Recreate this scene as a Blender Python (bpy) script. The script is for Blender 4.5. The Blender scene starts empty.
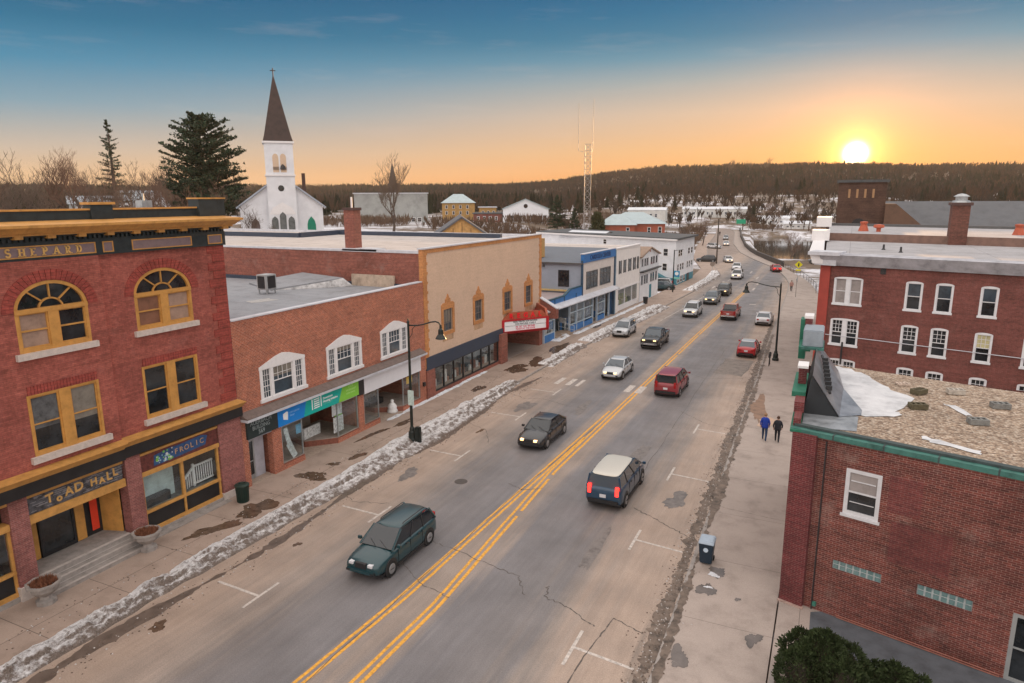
import bpy, bmesh, math, random
from mathutils import Vector, Matrix, noise
random.seed(7)
C = bpy.context.scene.collection
sc = bpy.context.scene
# ------------------------------------------------------------------ camera
H = 15.2
cam_d = bpy.data.cameras.new('camera'); cam = bpy.data.objects.new('camera', cam_d); C.objects.link(cam)
cam_d.sensor_width = 36.0; cam_d.lens = 683.0/1024.0*36.0
cam_d.clip_start = 0.1; cam_d.clip_end = 12000
cam.matrix_world = Matrix(((0.90612, -0.08298, 0.41481, 0), (0.423, 0.18893, -0.88622, 0),
                           (-0.00483, 0.97848, 0.2063, H), (0, 0, 0, 1)))
sc.camera = cam
# ------------------------------------------------------------------ sun + sky
AZ = math.radians(0.9)            # sun azimuth, clockwise from +Y (street direction)
EL = math.radians(3.0)
sun_dir = Vector((math.sin(AZ)*math.cos(EL), math.cos(AZ)*math.cos(EL), math.sin(EL)))
sd = bpy.data.lights.new('sun', 'SUN'); sun = bpy.data.objects.new('sun', sd); C.objects.link(sun)
sd.energy = 4.5; sd.angle = math.radians(0.6); sd.color = (1.0, 0.56, 0.24)
sun.rotation_euler = sun_dir.to_track_quat('Z', 'Y').to_euler()
W = bpy.data.worlds.new('World'); sc.world = W; W.use_nodes = True
nt = W.node_tree; nt.nodes.clear()
def N(t, **k):
    n = nt.nodes.new(t)
    for a, b in k.items(): setattr(n, a, b)
    return n
def LK(a, b): nt.links.new(a, b)
def MATH(op, a, b=None, clamp=False):
    n = N('ShaderNodeMath', operation=op, use_clamp=clamp)
    for i, v in enumerate((a, b)):
        if v is None: continue
        if isinstance(v, (int, float)): n.inputs[i].default_value = v
        else: LK(v, n.inputs[i])
    return n.outputs[0]
def RAMP(fac, stops, interp='LINEAR'):
    n = N('ShaderNodeValToRGB'); n.color_ramp.interpolation = interp
    e = n.color_ramp.elements
    while len(e) > 1: e.remove(e[0])
    e[0].position = stops[0][0]; e[0].color = (*stops[0][1], 1)
    for p, c in stops[1:]:
        q = e.new(p); q.color = (*c, 1)
    LK(fac, n.inputs[0]); return n.outputs[0]
def MIXC(fac, a, b, mode='MIX'):
    n = N('ShaderNodeMix', data_type='RGBA', blend_type=mode)
    for s, v in ((n.inputs[0], fac), (n.inputs[6], a), (n.inputs[7], b)):
        if isinstance(v, (int, float)): s.default_value = v
        elif isinstance(v, tuple): s.default_value = (*v, 1)
        else: LK(v, s)
    return n.outputs[2]
tc = N('ShaderNodeTexCoord')
sep = N('ShaderNodeSeparateXYZ'); LK(tc.outputs['Generated'], sep.inputs[0])
dot = N('ShaderNodeVectorMath', operation='DOT_PRODUCT'); LK(tc.outputs['Generated'], dot.inputs[0]); dot.inputs[1].default_value = sun_dir
d0 = MATH('MAXIMUM', dot.outputs['Value'], 0.0)
z = sep.outputs[2]
away = RAMP(z, [(0.0, (.60,.36,.18)), (.03, (.58,.38,.22)), (.06, (.45,.37,.30)), (.112, (.15,.27,.34)), (.16, (.03,.19,.31)), (.205, (.003,.115,.215)), (.26, (.0,.07,.16)), (.38, (.04,.12,.22)), (.55, (1.02,.95,.91)), (1.0, (1.34,1.24,1.16))])  # top stops, here and in near: unseen overhead sky brightened as added fill
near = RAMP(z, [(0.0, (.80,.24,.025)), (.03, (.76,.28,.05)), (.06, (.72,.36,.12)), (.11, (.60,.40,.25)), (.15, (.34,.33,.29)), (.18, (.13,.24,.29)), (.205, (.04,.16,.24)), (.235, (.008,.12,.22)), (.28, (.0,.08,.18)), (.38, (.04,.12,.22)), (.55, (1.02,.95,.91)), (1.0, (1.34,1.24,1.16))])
wf = MATH('POWER', d0, 4.0)
sky = MIXC(wf, away, near)
# added fill: unseen sky behind and beside the viewer brightened to light the walls
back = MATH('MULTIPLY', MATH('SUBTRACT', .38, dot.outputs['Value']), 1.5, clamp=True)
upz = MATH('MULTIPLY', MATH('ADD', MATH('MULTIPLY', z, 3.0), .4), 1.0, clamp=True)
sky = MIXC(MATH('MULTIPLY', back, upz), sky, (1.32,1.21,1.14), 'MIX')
# thin streaks of cloud
mp = N('ShaderNodeMapping'); mp.inputs['Scale'].default_value = (2.2, 2.2, 16.0); LK(tc.outputs['Generated'], mp.inputs[0])
nz = N('ShaderNodeTexNoise'); nz.inputs['Scale'].default_value = 3.2; nz.inputs['Detail'].default_value = 6; nz.inputs['Roughness'].default_value = .6
LK(mp.outputs[0], nz.inputs['Vector'])
cl = RAMP(nz.outputs[0], [(.56, (0,0,0)), (.72, (1,1,1))])
clm = MATH('MULTIPLY', cl, .09)
sky = MIXC(clm, sky, (.62,.46,.38), 'MIX')
# glow round the sun
def glow(k, c):
    p = MATH('POWER', d0, k); return MIXC(1.0, (0,0,0), MIXC(p, (0,0,0), c), 'ADD')
for k, c in ((90.0, (.16,.045,.0)), (500.0, (.45,.15,.01)), (2600.0, (1.2,.62,.14)), (26000.0, (16.0,14.0,10.0))):
    sky = MIXC(1.0, sky, glow(k, c), 'ADD')
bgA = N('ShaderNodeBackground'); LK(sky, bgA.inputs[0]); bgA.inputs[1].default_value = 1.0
nish = N('ShaderNodeTexSky', sky_type='NISHITA'); nish.sun_disc = False; nish.sun_elevation = EL; nish.sun_rotation = AZ; nish.dust_density = .15; nish.ozone_density = 3.0; nish.air_density = .8
bgB = N('ShaderNodeBackground'); LK(nish.outputs[0], bgB.inputs[0]); bgB.inputs[1].default_value = 0.014
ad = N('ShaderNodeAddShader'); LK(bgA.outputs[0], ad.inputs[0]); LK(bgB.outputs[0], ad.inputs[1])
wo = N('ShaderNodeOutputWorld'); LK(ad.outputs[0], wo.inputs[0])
vs = sc.view_settings
sc.display_settings.display_device = 'sRGB'
vs.view_transform = 'Standard'; vs.look = 'None'; vs.exposure = 0.30; vs.gamma = 1.0; vs.use_curve_mapping = False
sc.cycles.max_bounces = 5; sc.cycles.diffuse_bounces = 3; sc.cycles.glossy_bounces = 3
sc.cycles.transparent_max_bounces = 10; sc.cycles.volume_bounces = 0
# ------------------------------------------------------------------ materials
MATS = {}
def newmat(name):
    global nt
    m = bpy.data.materials.new(name); m.use_nodes = True; nt = m.node_tree; nt.nodes.clear()
    b = N('ShaderNodeBsdfPrincipled'); o = N('ShaderNodeOutputMaterial'); LK(b.outputs[0], o.inputs[0])
    MATS[name] = m
    return m, b
def setin(b, k, v):
    s = b.inputs[k]
    if isinstance(v, (int, float)): s.default_value = v
    elif isinstance(v, tuple): s.default_value = (*v, 1) if len(v) == 3 else v
    else: LK(v, s)
def TEXN(vec, scale, detail=5, rough=.6, w=None):
    n = N('ShaderNodeTexNoise'); n.inputs['Scale'].default_value = scale; n.inputs['Detail'].default_value = detail
    n.inputs['Roughness'].default_value = rough; LK(vec, n.inputs['Vector']); return n.outputs[0]
def BUMP(b, h, strength, dist=.02):
    n = N('ShaderNodeBump'); n.inputs['Strength'].default_value = strength; n.inputs['Distance'].default_value = dist
    LK(h, n.inputs['Height']); LK(n.outputs[0], b.inputs['Normal'])
def POS(): return N('ShaderNodeNewGeometry').outputs['Position']
def OBJ(): return N('ShaderNodeTexCoord').outputs['Object']
def mul(c, k): return tuple(min(1, x*k) for x in c)
def M(name, col, rough=.7, amt=.18, scale=2.0, bump=0., metal=0., obj=False, emit=None, spec=.4, coat=0.):
    if name in MATS: return MATS[name]
    m, b = newmat(name)
    v = OBJ() if obj else POS()
    if amt > 0:
        f1 = TEXN(v, scale, 8, .68); c = RAMP(f1, [(.3, mul(col, 1-amt*1.4)), (.5, col), (.72, mul(col, 1+amt))])
        setin(b, 'Base Color', c)
        r = RAMP(f1, [(.3, (rough*.85,)*3), (.7, (min(1, rough*1.15),)*3)]); LK(r, b.inputs['Roughness'])
        if bump: BUMP(b, TEXN(v, scale*9, 4), bump)
    else:
        setin(b, 'Base Color', col); setin(b, 'Roughness', rough)
    setin(b, 'Metallic', metal); b.inputs['Specular IOR Level'].default_value = spec
    if coat: b.inputs['Coat Weight'].default_value = coat; b.inputs['Coat Roughness'].default_value = .08
    if emit: setin(b, 'Emission Color', emit[0]); setin(b, 'Emission Strength', emit[1])
    return m
def wallvec(sx=1.0):
    g = N('ShaderNodeNewGeometry'); s = N('ShaderNodeSeparateXYZ'); LK(g.outputs['Position'], s.inputs[0])
    n = N('ShaderNodeSeparateXYZ'); LK(g.outputs['True Normal'], n.inputs[0])
    ax = MATH('GREATER_THAN', MATH('ABSOLUTE', n.outputs[0]), .6)
    az = MATH('GREATER_THAN', MATH('ABSOLUTE', n.outputs[2]), .6)
    u = MATH('ADD', MATH('MULTIPLY', s.outputs[1], ax), MATH('MULTIPLY', s.outputs[0], MATH('SUBTRACT', 1.0, ax)))
    v = MATH('ADD', MATH('MULTIPLY', s.outputs[2], MATH('SUBTRACT', 1.0, az)), MATH('MULTIPLY', s.outputs[1], az))
    c = N('ShaderNodeCombineXYZ'); LK(u, c.inputs[0]); LK(v, c.inputs[1]); return c.outputs[0], s.outputs
def brick(name, c1, c2, mortar, w=.21, h=.073, ms=.009, stain=.35, pale=None, sc_=1.0, glaze=.75):
    if name in MATS: return MATS[name]
    m, b = newmat(name); vec, xyz = wallvec()
    t = N('ShaderNodeTexBrick'); LK(vec, t.inputs['Vector'])
    t.inputs['Scale'].default_value = 1.0; t.inputs['Brick Width'].default_value = w; t.inputs['Row Height'].default_value = h
    t.inputs['Mortar Size'].default_value = ms; t.inputs['Mortar Smooth'].default_value = .2; t.inputs['Bias'].default_value = 0
    t.inputs['Color1'].default_value = (*c1, 1); t.inputs['Color2'].default_value = (*c2, 1); t.inputs['Mortar'].default_value = (*mortar, 1)
    p = POS()
    big = RAMP(TEXN(p, .55, 7, .65), [(.3, (1-stain,)*3), (.52, (1,)*3), (.75, (1+stain*.5,)*3)])
    fa = min(1, stain/.25); fine = RAMP(TEXN(p, 7., 3, .6), [(.3, (1-.22*fa,)*3), (.7, (1+.2*fa,)*3)])
    c = MIXC(1.0, t.outputs[0], big, 'MULTIPLY'); c = MIXC(1.0, c, fine, 'MULTIPLY')
    # courses that weathered darker run in long level streaks
    mp = N('ShaderNodeMapping'); mp.inputs['Scale'].default_value = (.25, .25, 5.); LK(p, mp.inputs[0])
    st = RAMP(TEXN(mp.outputs[0], 1.4, 5), [(.35, (1-stain*.6,)*3), (.6, (1+stain*.15,)*3)])
    c = MIXC(1.0, c, st, 'MULTIPLY')
    if pale:
        f = RAMP(TEXN(p, .9, 7, .72), [(.55, (0,)*3), (.78, (pale[1],)*3)]); c = MIXC(f, c, pale[0])
    setin(b, 'Base Color', c); setin(b, 'Roughness', glaze); b.inputs['Specular IOR Level'].default_value = .3
    BUMP(b, t.outputs['Fac'], -.5, .01)
    return m
RED_PAINT = brick('painted red brick', (.41,.118,.088), (.32,.085,.066), (.25,.08,.065), stain=.34, ms=.008, pale=((.36,.17,.15), .35))
RED_STONE = brick('mauve painted brick', (.33,.115,.10), (.24,.08,.072), (.36,.2,.18), stain=.3, ms=.008)
ORANGE_BR = brick('orange common brick', (.46,.125,.062), (.30,.075,.045), (.54,.36,.27), stain=.22, pale=((.42,.27,.2), .3), ms=.008)
OLD_BR = brick('weathered party wall brick', (.30,.085,.06), (.21,.06,.045), (.30,.17,.13), stain=.3, pale=((.36,.25,.22), .5))
TAN_BR = brick('tan glazed brick', (.66,.475,.35), (.62,.44,.32), (.54,.39,.285), stain=.07, ms=.005)
ORG_TRIM = brick('orange trim brick', (.62,.28,.10), (.52,.22,.08), (.40,.2,.1), stain=.2, ms=.006)
FAR_BR = brick('dark red flank brick', (.22,.062,.05), (.165,.048,.04), (.18,.10,.085), stain=.32, pale=((.33,.2,.17), .3))
NEAR_BR = brick('rough red flank brick', (.20,.050,.037), (.115,.032,.028), (.31,.20,.17), w=.215, h=.075, ms=.007, stain=.45, pale=((.38,.28,.24), .4))
PIER_BR = brick('deep red pier brick', (.17,.030,.032), (.12,.024,.026), (.2,.1,.095), stain=.3)
GOLD = M('ochre gold painted trim', (.53,.27,.075), .55, .22, 3)
GOLD_D = M('ochre painted window frame', (.54,.27,.07), .55, .18, 3)
BLACK = M('black painted panel', (.018,.018,.020), .45, .3, 3)
SLATE_P = M('blue black painted frieze', (.022,.032,.036), .5, .35, 3)
PANEL = M('mauve grey inset panel', (.22,.16,.17), .6, .15, 4)
STONE = M('pale stone sill', (.55,.48,.44), .8, .15, 5, .2)
STONE_G = M('grey granite step', (.30,.27,.25), .85, .25, 3, .3)
WHITE = M('white painted wood', (.76,.74,.74), .5, .06, 5)
WHITE_W = M('white clapboard', (.78,.78,.80), .6, .07, 1.5)
TRIM_GREY = M('grey white roof trim', (.55,.56,.60), .5, .15, 1.5)
GLASS = M('dark window glass', (.020,.024,.028), .06, .9, 1.1, spec=.6)  # strong mottling: lighter reflections are put into the glass colour
GLASS_B = M('bluish window glass', (.05,.07,.09), .08, .4, .8, spec=.7)
CURTAIN = M('glass with drawn blind', (.30,.27,.26), .25, .2, 1.5, spec=.6)
BOARD_T = M('tan boarded pane', (.36,.24,.18), .5, .25, 2, spec=.5)
BOARD_B = M('brown boarded pane', (.22,.10,.06), .5, .25, 2, spec=.5)
YELPANE = M('yellow blind', (.55,.50,.28), .4, .2, 3)  # plain yellow colour, no emission
STEEL = M('galvanised steel', (.42,.44,.45), .4, .2, 3, metal=.6)
DKMETAL = M('dark painted metal', (.03,.03,.032), .45, .2, 3)
LAMPBLK = M('black lamp post paint', (.012,.018,.016), .35, .2, 3)
RUBBER = M('black rubber', (.018,.018,.018), .85, .2, 6)
GREENBIN = M('dark green bin metal', (.015,.035,.028), .5, .2, 5)
COPPER_G = M('green copper edging', (.05,.16,.135), .55, .35, 2.5)
ROOF_SLATE = M('dark slate shingles', (.075,.08,.085), .75, .25, 1.5)
ROOF_TEAL = M('pale teal metal roof', (.35,.43,.45), .35, .12, .6, metal=.2)
TIN = M('weathered tin sheet', (.36,.37,.39), .32, .3, 1.3, metal=.7)
NAVY = M('navy painted fascia', (.035,.05,.08), .5, .15, 2)
BLUE = M('bright blue painted wood', (.03,.16,.42), .45, .15, 3)
BLUEGREY = M('blue grey clapboard', (.32,.38,.46), .65, .1, 2)
TEALP = M('teal painted base', (.02,.20,.27), .5, .2, 2)
CREAM = M('cream stucco', (.66,.60,.56), .75, .08, 2)
SNOWM = None
def snowmat(name, dirt, col=(.80,.82,.86), scale=2.2):
    m, b = newmat(name); p = POS()
    nx = N('ShaderNodeSeparateXYZ'); LK(N('ShaderNodeNewGeometry').outputs['Normal'], nx.inputs[0])
    tn = MATH('ADD', TEXN(p, scale, 10, .82), MATH('MULTIPLY', nx.outputs[0], .42*dirt))
    f = RAMP(tn, [(.52-dirt*.12, (1,)*3), (.60+.12*(1-dirt), (0,)*3)])
    f2 = TEXN(p, scale*6, 6, .7)
    c = MIXC(f, RAMP(f2, [(.35, (.07,.05,.04)), (.65, (.24,.19,.16))]), RAMP(f2, [(.3, mul(col,.72)), (.6, col)]))
    setin(b, 'Base Color', c); setin(b, 'Roughness', .7); BUMP(b, TEXN(p, 14, 8, .75), .9, .07)
    return m
SNOW = snowmat('road edge snow with grit', .62, (.84,.83,.84), 3.2)
SNOW_C = snowmat('clean old snow', .05)
def asphalt():
    m, b = newmat('salt stained asphalt'); g = POS(); s = N('ShaderNodeSeparateXYZ'); LK(g, s.inputs[0])
    mp = N('ShaderNodeMapping'); mp.inputs['Scale'].default_value = (1, .06, 1); LK(g, mp.inputs[0])
    wob = MATH('MULTIPLY', MATH('SUBTRACT', TEXN(mp.outputs[0], .9, 5, .6), .5), 5.0)
    x = MATH('ADD', s.outputs[0], wob)
    f = MATH('DIVIDE', MATH('ADD', x, 24.0), 20.0)
    beige = (.37,.285,.23); dark = (.185,.17,.168); mid = (.255,.215,.19)
    c = RAMP(f, [(.0, (.27,.21,.175)), (.06, beige), (.17, beige), (.27, mid), (.34, dark), (.47, (.17,.162,.168)), (.53, (.29,.235,.20)), (.56, (.29,.235,.2)), (.62, (.18,.17,.175)), (.75, dark), (.80, mid), (.87, beige), (.96, beige), (1., (.2,.165,.14))])
    n1 = RAMP(TEXN(mp.outputs[0], 3.5, 8, .7), [(.3, (.86,)*3), (.7, (1.12,)*3)])
    n2 = RAMP(TEXN(g, .35, 6, .6), [(.32, (.85,)*3), (.68, (1.13,)*3)])
    n3 = RAMP(TEXN(g, 22, 4, .7), [(.3, (.76,)*3), (.7, (1.2,)*3)])
    for k in (n1, n2, n3): c = MIXC(1.0, c, k, 'MULTIPLY')
    setin(b, 'Base Color', c); LK(RAMP(TEXN(g, .6, 5), [(.3, (.42,)*3), (.7, (.7,)*3)]), b.inputs['Roughness'])
    BUMP(b, TEXN(g, 40, 3), .25, .01); b.inputs['Specular IOR Level'].default_value = .35
    return m
ASPH = asphalt()
def concrete(name, col, jx, jy, jw=.018, ang=0.):
    m, b = newmat(name); g = POS()
    mp = N('ShaderNodeMapping'); mp.inputs['Rotation'].default_value = (0, 0, ang); LK(g, mp.inputs[0])
    t = N('ShaderNodeTexBrick'); LK(mp.outputs[0], t.inputs['Vector']); t.offset = 0.0
    t.inputs['Scale'].default_value = 1; t.inputs['Brick Width'].default_value = jx; t.inputs['Row Height'].default_value = jy
    t.inputs['Mortar Size'].default_value = jw; t.inputs['Mortar Smooth'].default_value = .3
    t.inputs['Color1'].default_value = (*mul(col, .95), 1); t.inputs['Color2'].default_value = (*mul(col, 1.06), 1); t.inputs['Mortar'].default_value = (*mul(col, .42), 1)
    c = MIXC(1.0, t.outputs[0], RAMP(TEXN(g, .7, 8, .7), [(.28, (.70,.69,.68)), (.5, (1,)*3), (.75, (1.12,)*3)]), 'MULTIPLY')
    c = MIXC(1.0, c, RAMP(TEXN(g, 22, 3, .6), [(.3, (.9,)*3), (.7, (1.08,)*3)]), 'MULTIPLY')
    setin(b, 'Base Color', c); setin(b, 'Roughness', .8); BUMP(b, TEXN(g, 30, 3), .2, .01)
    return m
WALK_L = concrete('salt stained concrete walk', (.36,.275,.225), 5.0, 3.1)
WALK_R = concrete('worn concrete walk', (.36,.30,.265), 6.0, 4.6, .012)
ROOF_GREY = concrete('grey rubber roof', (0.25, 0.26, 0.28), 9.0, 2.1, .016, .02)
ROOF_PALE = concrete('pale membrane roof', (0.47, 0.42, 0.39), 9.0, 2.1, .016, .02)
ROOF_DULL = concrete('dull white membrane roof', (0.36, 0.35, 0.36), 9.0, 2.1, .016, .02)  # even dull white base colour
KERBM = M('granite kerb', (.30,.27,.25), .8, .25, 3, .3)
WETM = M('wet brown puddle', (.115,.075,.052), .22, .45, 3.5, spec=.45)
WETG = M('wet grey stain', (.13,.11,.10), .25, .3, 2)
YEL = M('worn yellow road paint', (.70,.34,.045), .6, .35, 7)
WPAINT = M('worn white road paint', (.50,.45,.41), .6, .4, 6)
CRACKM = M('dark crack filler', (.10,.085,.075), .7, .3, 6)
def groundmat():
    m, b = newmat('winter ground'); g = POS()
    ln = N('ShaderNodeVectorMath', operation='LENGTH'); LK(g, ln.inputs[0])
    far = MATH('MULTIPLY', MATH('SUBTRACT', ln.outputs['Value'], 560.0), 1/120., clamp=True)
    far2 = MATH('MULTIPLY', MATH('SUBTRACT', ln.outputs['Value'], 350.0), 1/60., clamp=True)
    f = RAMP(MATH('SUBTRACT', TEXN(g, .05, 9, .75), MATH('ADD', MATH('MULTIPLY', far, .16), MATH('MULTIPLY', far2, .035))), [(.47, (0,)*3), (.55, (1,)*3)])
    n = TEXN(g, .6, 8, .7)
    br = RAMP(n, [(.3, (.075,.052,.035)), (.55, (.15,.105,.07)), (.75, (.24,.17,.12))])
    sn = RAMP(n, [(.3, (.42,.40,.42)), (.55, (.66,.66,.70)), (.7, (.78,.79,.83))])
    setin(b, 'Base Color', MIXC(f, br, sn)); setin(b, 'Roughness', .85); BUMP(b, n, .4, .3)
    return m
GROUND = groundmat()
def gravel():
    m, b = newmat('tan roof gravel'); g = POS()
    v = N('ShaderNodeTexVoronoi'); v.inputs['Scale'].default_value = 11; LK(g, v.inputs['Vector'])
    hs = N('ShaderNodeSeparateColor'); LK(v.outputs['Color'], hs.inputs[0])
    c = RAMP(hs.outputs[0], [(.0, (.20,.13,.09)), (.35, (.38,.27,.19)), (.7, (.50,.38,.28)), (1., (.62,.52,.42))])
    c = MIXC(1.0, c, RAMP(v.outputs['Distance'], [(.0, (1.05,)*3), (.9, (.45,)*3)]), 'MULTIPLY')
    c = MIXC(1.0, c, RAMP(TEXN(g, .8, 6), [(.3, (.8,)*3), (.7, (1.15,)*3)]), 'MULTIPLY')
    setin(b, 'Base Color', c); setin(b, 'Roughness', .85); BUMP(b, v.outputs['Distance'], -.8, .04)
    return m
GRAVEL = gravel()
def watermat():
    m, b = newmat('river water'); g = POS()
    mp = N('ShaderNodeMapping'); mp.inputs['Scale'].default_value = (1.2, .35, 1); LK(g, mp.inputs[0])
    setin(b, 'Base Color', (.03,.035,.035)); setin(b, 'Roughness', .06); b.inputs['Specular IOR Level'].default_value = 1.0
    BUMP(b, TEXN(mp.outputs[0], 1.2, 4), .06, .05)
    return m
WATER = watermat()
def clearglass():
    m, b = newmat('clear shop glass'); nt.nodes.remove(b)
    t = N('ShaderNodeBsdfTransparent'); t.inputs[0].default_value = (.92,.95,.95,1)
    gl = N('ShaderNodeBsdfGlossy'); gl.inputs[0].default_value = (.9,.95,1,1); gl.inputs[1].default_value = .03
    lw = N('ShaderNodeLayerWeight'); lw.inputs[0].default_value = .5
    mx = N('ShaderNodeMixShader'); LK(MATH('ADD', MATH('MULTIPLY', MATH('POWER', lw.outputs['Facing'], 4.0), .6), .05), mx.inputs[0]); LK(t.outputs[0], mx.inputs[1]); LK(gl.outputs[0], mx.inputs[2])
    o = [n for n in nt.nodes if n.type == 'OUTPUT_MATERIAL'][0]; LK(mx.outputs[0], o.inputs[0])
    return m
CLEAR = clearglass()
# ------------------------------------------------------------------ mesh helpers
class Fr:
    """a facade frame: s runs along the wall (viewer's right), z up, d out of the wall"""
    def __init__(s, o, u):
        s.o = Vector((o[0], o[1], 0)); s.u = Vector((u[0], u[1], 0)).normalized(); s.n = Vector((s.u.y, -s.u.x, 0))
    def P(s, a, z, d=0): return s.o + s.u*a + s.n*d + Vector((0, 0, z))
WORLD = Fr((0, 0), (1, 0))   # P(x, z, -y)
class MB:
    def __init__(s): s.v = []; s.f = []; s.m = []
    def poly(s, pts, mi=0):
        b = len(s.v); s.v += [tuple(p) for p in pts]; s.f.append(tuple(range(b, b+len(pts)))); s.m.append(mi); return s
    def hexa(s, p, mi=0):   # p: 8 points, bottom ring then top ring
        b = len(s.v); s.v += [tuple(q) for q in p]
        for f in ((3,2,1,0), (4,5,6,7), (0,1,5,4), (1,2,6,5), (2,3,7,6), (3,0,4,7)):
            s.f.append(tuple(b+i for i in f)); s.m.append(mi)
        return s
    def box(s, x0, x1, y0, y1, z0, z1, mi=0):
        return s.hexa([(x0,y0,z0),(x1,y0,z0),(x1,y1,z0),(x0,y1,z0),(x0,y0,z1),(x1,y0,z1),(x1,y1,z1),(x0,y1,z1)], mi)
    def fb(s, F, s0, s1, z0, z1, d0, d1, mi=0):
        P = F.P
        return s.hexa([P(s0,z0,d1),P(s1,z0,d1),P(s1,z0,d0),P(s0,z0,d0),P(s0,z1,d1),P(s1,z1,d1),P(s1,z1,d0),P(s0,z1,d0)], mi)
    def prism(s, F, pts, d0, d1, mi=0):      # outline in (s, z), pushed from d0 to d1
        n = len(pts); b = len(s.v)
        s.v += [tuple(F.P(a, z, d0)) for a, z in pts] + [tuple(F.P(a, z, d1)) for a, z in pts]
        s.f.append(tuple(b+i for i in range(n-1, -1, -1))); s.f.append(tuple(b+n+i for i in range(n))); s.m += [mi, mi]
        for i in range(n):
            j = (i+1) % n; s.f.append((b+i, b+j, b+n+j, b+n+i)); s.m.append(mi)
        return s
    def extr(s, pts, z0, z1, mi=0):          # ground outline pushed up
        n = len(pts); b = len(s.v)
        s.v += [(p[0], p[1], z0) for p in pts] + [(p[0], p[1], z1) for p in pts]
        s.f.append(tuple(b+i for i in range(n-1, -1, -1))); s.f.append(tuple(b+n+i for i in range(n))); s.m += [mi, mi]
        for i in range(n):
            j = (i+1) % n; s.f.append((b+i, b+j, b+n+j, b+n+i)); s.m.append(mi)
        return s
    def tube(s, pts, rad, n=8, mi=0, cap=True):
        pts = [Vector(p) for p in pts]
        if isinstance(rad, (int, float)): rad = [rad]*len(pts)
        rings = []; b = len(s.v); prev = None
        for i, p in enumerate(pts):
            t = (pts[min(i+1, len(pts)-1)] - pts[max(i-1, 0)])
            if t.length < 1e-9: t = Vector((0,0,1))
            t.normalize()
            if prev is None: a = t.orthogonal().normalized()
            else:
                a = prev - t*prev.dot(t)
                a = a.normalized() if a.length > 1e-6 else t.orthogonal().normalized()
            prev = a; c = t.cross(a)
            for k in range(n):
                th = 2*math.pi*k/n; s.v.append(tuple(p + (a*math.cos(th) + c*math.sin(th))*rad[i]))
        for i in range(len(pts)-1):
            for k in range(n):
                q = (k+1) % n
                s.f.append((b+i*n+k, b+i*n+q, b+(i+1)*n+q, b+(i+1)*n+k)); s.m.append(mi)
        if cap:
            s.f.append(tuple(b+k for k in range(n-1, -1, -1))); s.f.append(tuple(b+(len(pts)-1)*n+k for k in range(n))); s.m += [mi, mi]
        return s
    def lathe(s, cx, cy, prof, n=16, mi=0, cz=0):
        b = len(s.v)
        for r, z in prof:
            for k in range(n):
                th = 2*math.pi*k/n; s.v.append((cx+r*math.cos(th), cy+r*math.sin(th), cz+z))
        for i in range(len(prof)-1):
            for k in range(n):
                q = (k+1) % n; s.f.append((b+i*n+k, b+i*n+q, b+(i+1)*n+q, b+(i+1)*n+k)); s.m.append(mi)
        s.f.append(tuple(b+k for k in range(n-1, -1, -1))); s.f.append(tuple(b+(len(prof)-1)*n+k for k in range(n))); s.m += [mi, mi]
        return s
    def loft(s, rings, mi=0, closed=True, caps=True):
        b = len(s.v); n = len(rings[0])
        for r in rings: s.v += [tuple(p) for p in r]
        for i in range(len(rings)-1):
            for k in range(n if closed else n-1):
                q = (k+1) % n; s.f.append((b+i*n+k, b+i*n+q, b+(i+1)*n+q, b+(i+1)*n+k)); s.m.append(mi)
        if caps:
            s.f.append(tuple(b+k for k in range(n-1, -1, -1))); s.f.append(tuple(b+(len(rings)-1)*n+k for k in range(n))); s.m += [mi, mi]
        return s
    def mesh(s, name, mats, off=(0,0,0), smooth=False, recalc=True, bevel=0):
        me = bpy.data.meshes.new(name)
        me.from_pydata([(v[0]-off[0], v[1]-off[1], v[2]-off[2]) for v in s.v], [], s.f)
        if not isinstance(mats, (list, tuple)): mats = [mats]
        for m in mats: me.materials.append(m)
        me.polygons.foreach_set('material_index', s.m)
        if recalc or bevel:
            bm = bmesh.new(); bm.from_mesh(me)
            if bevel:
                bmesh.ops.remove_doubles(bm, verts=bm.verts, dist=1e-5)
                bmesh.ops.bevel(bm, geom=[e for e in bm.edges if e.is_manifold and e.calc_face_angle(0) > .5], offset=bevel, segments=2, affect='EDGES')
            bmesh.ops.recalc_face_normals(bm, faces=bm.faces); bm.to_mesh(me); bm.free()
        if smooth:
            me.polygons.foreach_set('use_smooth', [True]*len(me.polygons))
        me.update(); return me
    def build(s, name, mats, parent=None, smooth=False, label=None, recalc=True, bevel=0):
        off = root_loc(parent)
        o = bpy.data.objects.new(name, s.mesh(name, mats, off, smooth, recalc, bevel)); C.objects.link(o)
        if parent: o.parent = parent
        if label: o['label'] = label
        return o
def _split(self, name, mats, parent=None, **k):
    par = list(range(len(self.v)))
    def fd(i):
        while par[i] != i: par[i] = par[par[i]]; i = par[i]
        return i
    for f in self.f:
        for q in f[1:]: par[fd(q)] = fd(f[0])
    grp = {}
    for f, mi in zip(self.f, self.m): grp.setdefault(fd(f[0]), []).append((f, mi))
    out = []
    for fs in grp.values():
        m = MB(); ix = {}
        for f, mi in fs:
            g = []
            for q in f:
                if q not in ix: ix[q] = len(m.v); m.v.append(self.v[q])
                g.append(ix[q])
            m.f.append(tuple(g)); m.m.append(mi)
        out.append(m.build(name, mats, parent, **k))
    return out
MB.split = _split
def root_loc(p):
    v = Vector((0, 0, 0))
    while p is not None: v = v + Vector(p.location); p = p.parent
    return v
def thing(name, loc, label, cat, group=None, rz=0):
    o = bpy.data.objects.new(name, None); C.objects.link(o); o.location = loc; o.rotation_euler = (0, 0, rz)
    o.empty_display_size = .3
    o['label'] = label; o['category'] = cat
    if group: o['group'] = group
    return o
def tag(o, label, cat, group=None):
    o['label'] = label; o['category'] = cat
    if group: o['group'] = group
    return o
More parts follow.
